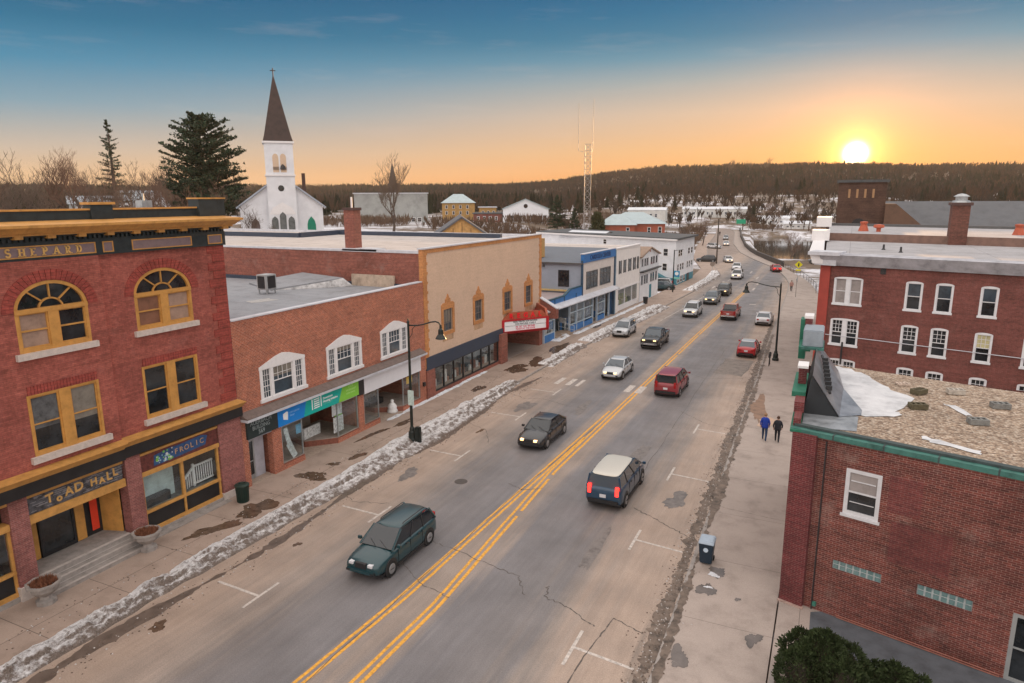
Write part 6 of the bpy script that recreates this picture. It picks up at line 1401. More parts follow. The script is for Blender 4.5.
def car(kind, col, label, cat, loc, heading, lights='off', group=None, glass=None, roofmat=None, k=1.0):
    """heading: degrees, 0 = driving away along the street (+Y); built with its nose on +y"""
    t = thing(kind_name[kind], (0,0,0), label, cat, group)
    P = SHAPES[kind]; L, Wd = P['L']*k, P['W']*k; hw = Wd/2; glass = glass or CARGLASS
    zb = P['zb']
    # body: cross sections from tail (-y) to nose (+y): (y, half width factor, sill z, belt z)
    rings = []
    for (fy, fw, z0, z1) in P['body']:
        y = -L/2 + L*fy; w = hw*fw; zm = z0+(z1-z0)*.55
        ring = [(-w*.93,y,z0),(-w,y,z0+.12),(-w*1.0,y,zm),(-w*.97,y,z1-.10),(-w*.90,y,z1-.02),(-w*.5,y,z1+.015),(0,y,z1+.025)]
        ring += [(-x,y_,z) for x,y_,z in reversed(ring[:-1])]
        rings.append(ring)
    m = MB(); m.loft(rings); b = m.build('body', col, t); subdiv(b)
    # greenhouse
    G = P['cab']; zr = P['roof']; r0 = []
    def ringc(y0, y1, w, z): return [(-w,y0,z),(-w,y1,z),(w,y1,z),(w,y0,z)]
    yb0, yb1, yt0, yt1 = [-L/2+L*f for f in G['y']]
    zb0 = G['z']; wt = hw*G['wt']; wb = hw*.90
    m = MB(); m.loft([ringc(yb0, yb1, wb, zb0-.05), ringc(yt0+(yb0-yt0)*.12, yt1+(yb1-yt1)*.12, wt+(wb-wt)*.12, zr-.10), ringc(yt0, yt1, wt, zr-.045)]); m.build('windows', glass, t, bevel=.045)
    m = MB(); zc = zr
    rr_ = []
    for f, w, dz in ((0,.90,-.03),(.12,.98,0),(.5,1.0,.015),(.88,.98,0),(1,.90,-.035)):
        y = yt0-.06+(yt1-yt0+.12)*f; rr_.append([(-wt*w-.02,y,zc-.075+dz),(-wt*w-.01,y,zc-.02+dz),(-wt*w*.7,y,zc+.01+dz),(0,y,zc+.02+dz),(wt*w*.7,y,zc+.01+dz),(wt*w+.01,y,zc-.02+dz),(wt*w+.02,y,zc-.075+dz)])
    m.loft(rr_); rf = m.build('roof', roofmat or col, t); subdiv(rf)
    # pillars
    for (ya, yb_), r in zip(((yb0, yt0), (yb1, yt1)), (.05, .045)):
        for sx in (-1, 1): m = MB(); m.tube([(sx*wb,ya,zb0-.04),(sx*(wt+.0),yb_,zr-.06)], r, 6); m.build('pillar', col, t)
    for f in G.get('mid', ()):
        for sx in (-1, 1):
            y0 = yb0+(yb1-yb0)*f; y1 = yt0+(yt1-yt0)*f; m = MB(); m.tube([(sx*(wb+.004),y0,zb0-.04),(sx*(wt+.006),y1,zr-.06)], .035, 5); m.build('pillar', TRIMB if G.get('dark') else col, t)
    if 'bed' in P:
        y0, y1 = -L/2+.1, yb0-.05; m = MB(); z1 = P['bed']
        m.box(-hw*.8, hw*.8, y0, y1, z1-.12, z1+.035); m.build('load_bed', TRIMB, t)
        for sx in (-1, 1): m = MB(); m.box(min(sx*hw*.8,sx*hw*.95), max(sx*hw*.8,sx*hw*.95), y0, y1, z1-.1, z1+.09); m.build('bed_side', col, t)
        m = MB(); m.box(-hw*.85, hw*.85, y0-.08, y0, z1-.4, z1+.08); m.build('tailgate', col, t)
    # wheels
    R = P['R']; wy = (-L/2+L*P['wh'][0], -L/2+L*P['wh'][1])
    for y in wy:
        for sx in (-1, 1):
            x1 = sx*(hw+.015); x0 = sx*(hw-.24)
            q = MB(); q.tube([(sx*(hw-.12),y,R+.03),(sx*(hw+.004),y,R+.03)], R+.07, 18); q.build('wheel_arch', TRIMB, t)
            w = MB(); w.tube([(x0,y,R),(x0,y,R),(sx*(hw-.02),y,R),(x1,y,R)], [R*.9,R,R,R*.93], 18); wo_ = w.build('wheel', RUBBER, t)
            w = MB(); w.tube([(x1,y,R),(x1+sx*.012,y,R)], [R*.64,R*.60], 14); w.build('rim', RIM, wo_)
    # lamps, bumpers, grille, plates, mirrors
    zl = P['lamp']; fn = P['body'][-1]; rn = P['body'][0]; nose = L/2; tail = -L/2
    for sx in (-1, 1):
        xo = sx*hw*fn[1]*.80; xi = sx*hw*fn[1]*.5; a_, b_ = min(xo,xi), max(xo,xi)
        m = MB(); m.box(a_, b_, nose-.22, nose+.02, zl-.05, zl+.055); m.build('headlight', HL_ON if lights in ('on','head') else HL_OFF, t)
        xo = sx*hw*rn[1]*.93; xi = sx*hw*rn[1]*(.62 if not P.get('tallamp') else .74); a_, b_ = min(xo,xi), max(xo,xi)
        zt = P.get('tl', zl+.1); hh = .08 if not P.get('tallamp') else .22
        m = MB(); m.box(a_, b_, tail-.025, tail+.12, zt-hh, zt+hh); m.build('taillight', TL_ON if lights in ('tail','on') else TL_OFF, t)
        ym = yb1-.25*k; m = MB(); m.box(min(sx*(hw+.0),sx*(hw+.18)), max(sx*(hw+.0),sx*(hw+.18)), ym-.06, ym+.06, zb0+.02, zb0+.16); m.build('mirror', col, t, bevel=.02)
    m = MB(); m.box(-hw*fn[1]*.38, hw*fn[1]*.38, nose-.1, nose+.02, zl-.16, zl+.07); m.build('grille', TRIMB if P.get('dkgrille', 1) else CHROME, t)
    m = MB(); m.box(-hw*fn[1]*.92, hw*fn[1]*.92, nose-.1, nose+.07, fn[2]+.02, fn[2]+.2); m.build('bumper', P.get('bump') and CHROME or col, t, bevel=.03)
    m = MB(); m.box(-hw*rn[1]*.92, hw*rn[1]*.92, tail-.07, tail+.1, rn[2]+.02, rn[2]+.2); m.build('bumper', P.get('bump') and CHROME or TRIMB, t, bevel=.03)
    m = MB(); m.box(-.16, .16, tail-.03-.01, tail-.01, rn[2]+.32, rn[2]+.48); m.build('number_plate', PLATE, t)
    m = MB(); m.box(-hw*.9, hw*.9, tail+.3, nose-.3, .16, .3); m.build('underbody', TRIMB, t)
    for sx in (-1, 1):
        m = MB(); za = P['body'][3][2]+.1; zz_ = P['body'][3][3]-.08
        for f in ((.30,.50,.70) if 'bed' not in P else (.40,.56,.72)):
            y = -L/2+L*f; m.box(min(sx*(hw-.03),sx*(hw+.004)), max(sx*(hw-.03),sx*(hw+.004)), y-.009, y+.009, za, zz_)
        m.build('door_gap', TRIMB, t)
        m = MB()
        for f in ((.34,.54) if 'bed' not in P else (.44,.60)):
            y = -L/2+L*f; m.box(min(sx*(hw-.02),sx*(hw+.03)), max(sx*(hw-.02),sx*(hw+.03)), y, y+.18, zz_-.06, zz_-.02)
        m.split('door_handle', TRIMB, t)
    m = MB()
    for sx in (-1, 1): m.box(min(sx*(hw-.04),sx*(hw+.008)), max(sx*(hw-.04),sx*(hw+.008)), wy[0]+R+.1, wy[1]-R-.1, P['body'][3][2]-.01, P['body'][3][2]+.12)
    m.split('sill_trim', TRIMB, t)
    m = MB(); yw = yb1+.02; m.tube([(-wb*.7,yw,zb0+.01),(-.05,yw-.28,zb0+.16)], .012, 4); m.tube([(.0,yw,zb0+.01),(wb*.55,yw-.28,zb0+.16)], .012, 4); m.split('wiper', TRIMB, t)
    for sx in (-1, 1): m = MB(); m.box(min(sx*hw*.55,sx*hw*.75), max(sx*hw*.55,sx*hw*.75), nose-.1, nose+.08, fn[2]+.06, fn[2]+.15); m.build('fog_lamp', TRIMB, t)
    if P.get('rack'):
        for sx in (-1, 1): m = MB(); m.tube([(sx*wt*.85,yt0+.2,zr+.02),(sx*wt*.85,yt0+.25,zr+.07),(sx*wt*.85,yt1-.35,zr+.07),(sx*wt*.85,yt1-.3,zr+.02)], .02, 5); m.build('roof_rail', TRIMB, t)
    t.location = loc; t.rotation_euler = (0, 0, math.radians(heading)); return t
def subdiv(o, lv=1):
    md = o.modifiers.new('s', 'SUBSURF'); md.levels = lv; md.render_levels = lv
    dg = bpy.context.evaluated_depsgraph_get(); me = bpy.data.meshes.new_from_object(o.evaluated_get(dg)); o.modifiers.clear(); old = o.data; o.data = me; bpy.data.meshes.remove(old)
    smooth_shade(o, 60)
kind_name = dict(sedan='parked_car', coupe='car', suv='suv', wagon='suv', pickup='pickup_truck', van='van')
kind_name['sedan'] = 'car'
SHAPES = {
 'sedan': dict(L=4.7, W=1.82, R=.33, roof=1.45, zb=.2, wh=(.19,.81), lamp=.66, tl=.80,
    body=((0,.80,.32,.92),(.03,.92,.25,.99),(.14,1,.2,1.01),(.3,1,.2,.98),(.62,1,.2,.96),(.75,1,.2,.93),(.92,.96,.22,.80),(.985,.86,.28,.70),(1,.74,.34,.60)),
    cab=dict(y=(.10,.74,.27,.56), z=.97, wt=.72, mid=(.45,))),
 'suv': dict(L=4.75, W=1.9, R=.37, roof=1.72, zb=.25, wh=(.18,.81), lamp=.83, tl=1.0, rack=1, tallamp=1,
    body=((0,.85,.38,1.08),(.02,.95,.3,1.15),(.1,1,.25,1.17),(.4,1,.25,1.15),(.7,1,.25,1.11),(.9,.98,.28,1.02),(.985,.90,.34,.92),(1,.80,.4,.80)),
    cab=dict(y=(.025,.76,.06,.60), z=1.14, wt=.76, mid=(.27,.6), dark=1)),
 'wagon': dict(L=4.6, W=1.8, R=.34, roof=1.6, zb=.25, wh=(.18,.81), lamp=.75, tl=.95, rack=1, tallamp=1,
    body=((0,.84,.34,1.0),(.02,.94,.28,1.05),(.1,1,.22,1.07),(.4,1,.22,1.05),(.7,1,.22,1.01),(.9,.97,.25,.90),(.985,.88,.3,.80),(1,.78,.36,.70)),
    cab=dict(y=(.035,.77,.10,.58), z=1.04, wt=.74, mid=(.3,.6), dark=1)),
 'pickup': dict(L=5.5, W=1.95, R=.4, roof=1.85, zb=.35, wh=(.2,.82), lamp=.98, tl=1.05, tallamp=1, bump=1, bed=1.17,
    body=((0,.93,.5,1.12),(.02,.97,.42,1.17),(.4,1,.4,1.18),(.7,1,.4,1.2),(.9,.99,.42,1.16),(.985,.94,.46,1.10),(1,.88,.5,.98)),
    cab=dict(y=(.36,.74,.40,.61), z=1.19, wt=.78, mid=(.48,))),
 'van': dict(L=4.9, W=1.92, R=.36, roof=1.82, zb=.25, wh=(.18,.82), lamp=.8, tl=1.05, tallamp=1,
    body=((0,.88,.36,1.1),(.02,.97,.28,1.17),(.1,1,.22,1.18),(.5,1,.22,1.15),(.75,1,.22,1.08),(.92,.97,.25,.95),(.985,.9,.3,.84),(1,.8,.36,.72)),
    cab=dict(y=(.025,.86,.04,.62), z=1.12, wt=.78, mid=(.3,.62), dark=1)),
}
T_TEAL = paint('dark teal car paint', (.01,.045,.055)); T_BLK = paint('black car paint', (.018,.02,.024)); T_SIL = paint('silver car paint', (.50,.52,.54), metal=.2)
T_WHT = paint('white car paint', (.68,.68,.70)); T_RED = paint('red car paint', (.42,.012,.02)); T_MAR = paint('maroon car paint', (.26,.03,.04)); T_NAVY = paint('dark blue car paint', (.02,.055,.10))
T_CREAM = paint('cream roof paint', (.56,.53,.46)); T_RDT = paint('rusty red truck paint', (.33,.05,.045)); T_PINK = paint('peach roof paint', (.50,.30,.22)); T_GREY = paint('grey car paint', (.16,.17,.18))
TR1 = 'vehicles driving along the street'; TR2 = 'cars parked at the kerb'
car('wagon', T_TEAL, 'dark teal estate car driving toward the camera beside the yellow lines, nearest of all', 'car', (-16.2, 22.4, .005), 180, 'off', TR1)
car('sedan', T_BLK, 'black saloon with lit headlamps second nearest in the oncoming lane', 'car', (-15.9, 38.6, .005), 180, 'head', TR1)
car('sedan', T_SIL, 'silver car with lit headlamps beside the white crossing bars', 'car', (-16.2, 56.4, .005), 180, 'head', TR1, glass=CARGL_L)
car('pickup', T_BLK, 'black pickup truck coming on behind the silver car', 'pickup truck', (-16.1, 69.8, .005), 180, 'head', TR1, glass=CARGL_L)
car('suv', T_SIL, 'pale silver SUV with lit headlamps behind the black pickup', 'SUV', (-16.0, 90.0, .005), 180, 'head', TR1, roofmat=T_WHT)
car('suv', T_GREY, 'dark grey SUV right behind the pale silver SUV', 'SUV', (-15.4, 101.8, .005), 180, 'head', TR1, glass=CARGL_L)
car('suv', T_BLK, 'black SUV next after the dark grey SUV in the oncoming line', 'SUV', (-15.1, 111.5, .005), 180, 'head', TR1, roofmat=T_GREY)
car('suv', T_WHT, 'white SUV with amber lamps in front of two pale cars far up the street', 'SUV', (-16.0, 134.8, .005), 180, 'head', TR1)
car('sedan', T_WHT, 'middle one of three pale cars far up the street', 'car', (-18.2, 151.5, .005), 185, 'off', TR1)
car('sedan', T_WHT, 'white car last of three pale cars before the bend', 'car', (-22.3, 168.5, .005), 197, 'head', TR1)
car('wagon', T_WHT, 'small white car turning in at the left edge by the bend', 'car', (-32.3, 212.0, .005), 240, 'off', TR1)
car('sedan', T_WHT, 'pale car on the bridge, nearer of the two there', 'car', (-30.8, 226.0, .005), 188, 'head', TR1, glass=CARGL_L)
car('wagon', T_SIL, 'grey car furthest away on the bridge', 'car', (-35.4, 258.0, .005), 187, 'off', TR1)
car('van', T_NAVY, 'dark blue van with cream roof and red tail lamps driving away, nearest in its lane', 'van', (-9.3, 32.8, .005), 0, 'tail', TR1, roofmat=T_CREAM, glass=CARGL_L)
car('van', T_MAR, 'maroon van driving away ahead of the cream roofed one', 'van', (-10.8, 53.3, .005), 0, 'off', TR1)
car('pickup', T_RDT, 'rusty red pickup truck with a peach roof in the far lane', 'pickup truck', (-11.2, 90.0, .005), 0, 'off', TR1, roofmat=T_PINK)
car('sedan', T_RED, 'red car far off near the yellow crossing sign', 'car', (-10.4, 151.0, .005), 12, 'tail', TR1)
car('wagon', T_SIL, 'silver wagon parked by the snow bank opposite the cinema', 'car', (-20.6, 74.0, .005), 181, 'off', TR2, glass=CARGL_L)
car('coupe' if 0 else 'sedan', T_RED, 'red hatchback parked at the right kerb by the lamp post', 'car', (-6.75, 69.5, .005), 0, 'off', TR2, roofmat=T_SIL, glass=CARGL_L)
car('sedan', T_WHT, 'white car parked behind the red hatchback at the right kerb', 'car', (-6.9, 87.6, .005), 0, 'off', TR2, glass=CARGL_L)
car('sedan', T_TEAL, 'dark teal car parked in front of the white gabled house', 'car', (-25.6, 113.2, .0), 100, 'off', TR2, glass=CARGL_L)
car('wagon', T_WHT, 'white car half hidden in the lot before the teal-based block', 'car', (-26.6, 116.0, .0), 100, 'off', TR2)
car('suv', T_GREY, 'dark car parked by the river bank trees', 'car', (-2.6, 172.5, .0), 80, 'off', TR2)
car('wagon', T_BLK, 'dark car parked among snow beyond the long white block', 'car', (-27.0, 166.5, .0), 100, 'off', TR2)
# ================================================================== street furniture
def lamp(loc, hgt, sgn, label, arm=2.5):
    t = thing('street_lamp', loc, label, 'street lamp', 'black street lamps with curved arms'); x, y, _ = loc
    m = MB(); m.lathe(x,y,[(.05,.13),(.30,.13),(.30,.32),(.24,.38),(.22,.75),(.16,.85),(.15,1.0),(.10,1.1)],12); m.build('base', LAMPBLK, t)
    m = MB(); m.tube([(x,y,1.0),(x,y,hgt*.5),(x,y,hgt)], [.10,.085,.07], 10); m.build('pole', LAMPBLK, t)
    m = MB(); m.lathe(x,y,[(.02,hgt),(.10,hgt),(.09,hgt+.08),(.03,hgt+.14),(.05,hgt+.2),(.01,hgt+.28)],8); m.build('finial', LAMPBLK, t)
    z = hgt-.15; pts = [(x, y, z)]
    for f, dz in ((.12,.0),(.3,.03),(.5,.14),(.7,.30),(.85,.36),(.95,.30),(1.,.12)): pts.append((x+sgn*arm*f, y, z+dz))
    m = MB(); m.tube(pts, [.045]*7+[.04], 7); m.tube([(x,y,z-.9),(x+sgn*.25,y,z-.55),(x+sgn*.3,y,z-.2),(x+sgn*.55,y,z+.04)], .022, 5); m.build('arm', LAMPBLK, t)
    px = x+sgn*arm; m = MB(); m.lathe(px,y,[(.03,z+.2),(.07,z+.16),(.08,z-.02),(.15,z-.12),(.17,z-.38),(.30,z-.58),(.34,z-.66),(.31,z-.67),(.05,z-.5)],14); hd = m.build('lamp_head', LAMPBLK, t, smooth=False)
    m = MB(); m.lathe(px,y,[(.02,z-.74),(.14,z-.72),(.22,z-.66),(.1,z-.6)],12); m.build('lamp_glass', M('frosted lamp glass', (.35,.33,.30), .7, .1, 4), hd)
    return t
lp = lamp((-23.15, 34.5, 0), 7.75, 1, 'black street lamp on the snow bank before the white sign board', 2.3)
m = MB(); m.box(-23.25,-22.85,34.32,34.38,2.55,3.5); m.build('notice', M('pale green street notice', (.55,.66,.62), .5, .2, 6), lp)
m = MB(); m.box(-22.85,-22.5,34.3,34.6,.1,1.15); m.build('control_box', LAMPBLK, lp, bevel=.03)
lamp((-4.05, 66.9, 0), 7.2, -1, 'black street lamp on the right pavement by the red hatchback', 3.0)
def simple_pole(name, x, y, h, r, mat, label, cat, group=None, parts=()):
    t = thing(name, (x, y, 0), label, cat, group); m = MB(); m.tube([(x,y,0),(x,y,h)], [r, r*.75], 7); m.build('post', mat, t)
    return t
WOODP = M('dark utility pole wood', (.06,.045,.035), .85, .2, 3)
t = simple_pole('utility_pole', -24.2, 163.5, 10.2, .17, WOODP, 'dark wooden utility pole left of the road before the bend', 'utility pole')
m = MB(); m.box(-25.2,-23.2,163.4,163.6,9.4,9.55); m.build('crossarm', WOODP, t)
t = simple_pole('lamp_post', -22.9, 110.2, 6.9, .11, LAMPBLK, 'dark post with a blue square sign in front of the long white block', 'lamp post')
m = MB(); m.tube([(-22.9,110.2,6.8),(-21.5,110.2,7.0)], .04, 5); m.build('arm', LAMPBLK, t)
m = MB(); m.box(-22.8,-21.9,110.1,110.16,2.6,3.6); s_ = m.build('sign_board', M('light blue square sign', (.02,.28,.50), .4, .1, 3), t)
m = MB(); m.prism(WORLD, [(-22.35+.3*math.cos(k*.524), 3.15+.3*math.sin(k*.524)) for k in range(12)], -110.1+.0, -110.06); m.build('sign_emblem', SW, s_)
m = MB(); m.box(-22.8,-21.9,110.1,110.16,2.3,2.55); m.build('sign_strip', M('mint sign strip', (.2,.6,.5), .4, .05), t)
t = simple_pole('road_sign', -20.6, 134.3, 2.9, .04, STEEL, 'round grey back of a road sign on the left pavement corner', 'road sign')
m = MB(); m.prism(WORLD, [(-20.6+.45*math.cos(k*.628), 2.6+.45*math.sin(k*.628)) for k in range(10)], -134.25, -134.2); m.build('sign_plate', M('brown back of sign', (.3,.24,.2), .5, .1), t)
t = simple_pole('crossing_sign', -5.3, 131.5, 3.3, .05, STEEL, 'yellow diamond crossing sign on the right pavement', 'road sign')
m = MB(); m.prism(WORLD, [(-5.3,2.65),(-4.65,3.3),(-5.3,3.95),(-5.95,3.3)], -131.4, -131.35); s_ = m.build('sign_plate', M('fluorescent yellow sign', (.80,.72,.02), .5, .05), t)
m = MB(); m.box(-5.4,-5.2,131.3,131.35,3.0,3.45); m.prism(WORLD, [(-5.3+.09*math.cos(k), 3.55+.09*math.sin(k)) for k in range(6)], -131.3, -131.25); m.build('walker_symbol', BLACK, s_)
m = MB(); m.box(-5.7,-4.9,131.4,131.45,2.2,2.5); m.build('lower_plate', MATS['fluorescent yellow sign'], t)
t = simple_pole('direction_sign', -35.5, 330, 4.6, .12, STEEL, 'green direction sign at the far end of the street', 'road sign')
m = MB(); m.box(-41,-37,329.8,330,3.0,5.0); m.build('sign_plate', M('green road sign face', (.0,.30,.16), .5, .05), t)
m = MB(); m.tube([(-39,330,0),(-39,330,3)], .12, 6); m.build('post', STEEL, t)
for i, (x, y, h) in enumerate(((-4.6, 112, 3.0), (-4.4, 64.3, 1.3), (-4.4, 65.0, 1.3))):
    t = simple_pole('meter_post', x, y, h-.4, .03 if i == 0 else .05, DKMETAL, ['thin signpost on the right pavement short of the crossing sign','black parking post nearest the red hatchback','second black parking post beside the lamp base'][i], 'post')
    m = MB(); m.box(x-.1,x+.1,y-.07,y+.07,h-.4,h); m.build('meter_head' if i else 'sign_plate', DKMETAL if i else STEEL, t, bevel=.03)
# bridge wall and railing along the river
BW = [(124,-2.0),(137,-4.0),(150,-7.2),(162,-10.0),(180,-15.3),(190,-18.2),(204,-21.4),(222,-24.8),(243,-27.8),(275,-32.5),(310,-36.8),(330,-39.6)]
m = MB()
for (y0, x0), (y1, x1) in zip(BW, BW[1:]):
    if y0 < 160: continue
    m.hexa([(x0,y0,-3),(x0+.5,y0,-3),(x1+.5,y1,-3),(x1,y1,-3),(x0,y0,1.15),(x0+.5,y0,1.15),(x1+.5,y1,1.15),(x1,y1,1.15)])
tag(m.build('bridge_wall', M('dark bridge parapet', (.07,.06,.055), .8, .2, 2)), 'dark low parapet wall along the river side of the curving road', 'wall')
t = thing('handrail', (-5, 140, 0), 'thin dark rail along the far right pavement before the river wall', 'railing')
m = MB()
for k in range(15):
    y = 118+3.0*k; x = lerp_tab([(a, b_) for a, b_ in [(100,-1.2)]+BW], y)-.1; m.tube([(x,y,.1),(x,y,1.1)], .04, 4)
m.split('post', DKMETAL, t)
m = MB(); m.tube([(lerp_tab([(100,-1.2)]+BW, 118+3*k)-.1, 118+3*k, 1.08) for k in range(15)], .04, 5); m.build('rail', DKMETAL, t)
# urn planters, bins
def planter(x, y, label):
    t = thing('planter', (x, y, .13), label, 'planter', 'stone urn planters by the entrance steps')
    m = MB(); m.lathe(x,y,[(.05,.13),(.36,.13),(.36,.28),(.22,.34),(.20,.45),(.30,.52),(.50,.72),(.52,.86),(.62,.92),(.62,1.0),(.50,1.0),(.46,.9),(.05,.9)],8); m.build('urn', STONE_G, t)
    m = MB(); rr = random.Random(int(x*y*10) & 255)
    for k in range(420):
        a = rr.uniform(0,6.28); r = .45*math.sqrt(rr.random()); px, py = x+r*math.cos(a), y+r*math.sin(a); hgt = rr.uniform(.08,.24)*(1.2-r); d = .035; q = rr.uniform(0,3.14)
        m.poly([(px-d*math.cos(q),py-d*math.sin(q),.9),(px+d*math.cos(q),py+d*math.sin(q),.9),(px+rr.uniform(-.08,.08),py+rr.uniform(-.08,.08),.95+hgt)])
    m.build('dead_plants', M('rust brown dead plants', (.22,.085,.045), .9, .4, 8), t, recalc=False)
planter(-26.15, 13.75, 'stone urn planter of brown plants left of the entrance steps')
planter(-26.2, 18.15, 'stone urn planter of brown plants right of the entrance steps')
t = thing('litter_bin', (-26.15, 23.5, .13), 'round dark green slatted litter bin against the red building corner', 'litter bin')
m = MB(); x, y = -26.15, 23.5
m.lathe(x,y,[(.05,.13),(.27,.13),(.27,.18),(.05,.18)],20); m.lathe(x,y,[(.24,.18),(.25,.2),(.27,1.0),(.26,1.0)],20); m.build('drum', GREENBIN, t)
m = MB()
for k in range(20):
    a = 2*math.pi*k/20; c_, s2 = math.cos(a), math.sin(a); m.tube([(x+.28*c_,y+.28*s2,.16),(x+.30*c_,y+.30*s2,.7),(x+.33*c_,y+.33*s2,1.0)], .016, 4)
m.build('slats', GREENBIN, t)
m = MB(); m.lathe(x,y,[(.28,.98),(.36,.98),(.36,1.05),(.26,1.1),(.17,1.12),(.15,1.05)],20); m.build('lid', GREENBIN, t)
t = thing('wheeled_bin', (-3.75, 27.2, .13), 'black wheeled bin with pale blue lid on the right pavement edge', 'wheeled bin')
m = MB(); x, y = -3.75, 27.2; m.hexa([(x-.24,y-.26,.2),(x+.24,y-.26,.2),(x+.24,y+.26,.2),(x-.24,y+.26,.2),(x-.30,y-.34,1.1),(x+.30,y-.34,1.1),(x+.30,y+.34,1.1),(x-.30,y+.34,1.1)]); b_ = m.build('body', M('dark navy bin plastic', (.015,.03,.05), .45, .1, 3), t, bevel=.03)
m = MB(); m.hexa([(x-.33,y-.38,1.1),(x+.33,y-.38,1.1),(x+.33,y+.38,1.1),(x-.33,y+.38,1.1),(x-.28,y-.3,1.22),(x+.28,y-.3,1.22),(x+.28,y+.3,1.26),(x-.28,y+.3,1.26)]); m.build('lid', M('pale blue grey bin lid', (.33,.40,.48), .4, .1, 3), t, bevel=.03)
for sx in (-1,1): m = MB(); m.tube([(x+sx*.22,y+.3,.24),(x+sx*.28,y+.3,.24)], .11, 12); m.build('wheel', RUBBER, t)
m = MB(); m.lathe(x,y-.35,[(.02,.0),(.1,.0),(.1,.01),(.02,.01)],12,cz=0)
for v_ in range(len(m.v)): q = m.v[v_]; m.v[v_] = (q[0], y-.34-q[2], .85+(q[1]-(y-.35)))
m.build('recycling_mark', M('white bin mark', (.5,.6,.7), .5, 0), t)
blob(-3.3, 26.3, .22, .16, .139, SNOW_C, 81, 'snow scrap'); blob(-3.35, 25.3, .14, .09, .140, SNOW_C, 82, 'snow scrap')
t = thing('litter_bin', (-23.9, 96.5, .13), 'small dark bin outside the white shuttered shop', 'litter bin')
m = MB(); m.lathe(-23.9,96.5,[(.05,.13),(.3,.13),(.36,1.0),(.1,1.05)],12); m.build('drum', BLACK, t)
m = MB(); m.lathe(-23.9,96.5,[(.38,1.0),(.38,1.1),(.1,1.15)],12); m.build('lid', DKMETAL, t)
# small roof ornaments above the ornate block
t = thing('roof_vent', (-42.1, 21, 13.8), 'red spinning roof vent sticking up behind the parapet', 'roof vent')
m = MB(); m.tube([(-42.1,21.0,13.8),(-42.1,21.0,14.7)], .12, 8); m.build('pipe', DKMETAL, t)
m = MB(); m.lathe(-42.1,21.0,[(.1,14.9),(.42,14.95),(.36,15.3),(.5,15.4),(.4,15.7),(.1,15.8)],10); m.build('cowl', M('faded red cowl', (.60,.08,.05), .5, .1, 3), t)
t = thing('roof_vent', (-38, 30, 13.8), 'small pale metal vent box behind the parapet', 'roof vent')
m = MB(); m.box(-33.6,-33.0,24.9,25.5,13.2,15.15); m.build('box', STEEL, t, bevel=.04); m = MB(); m.tube([(-33.3,25.2,15.1),(-33.3,25.2,15.5)], .06, 6); m.build('pipe', STEEL, t)
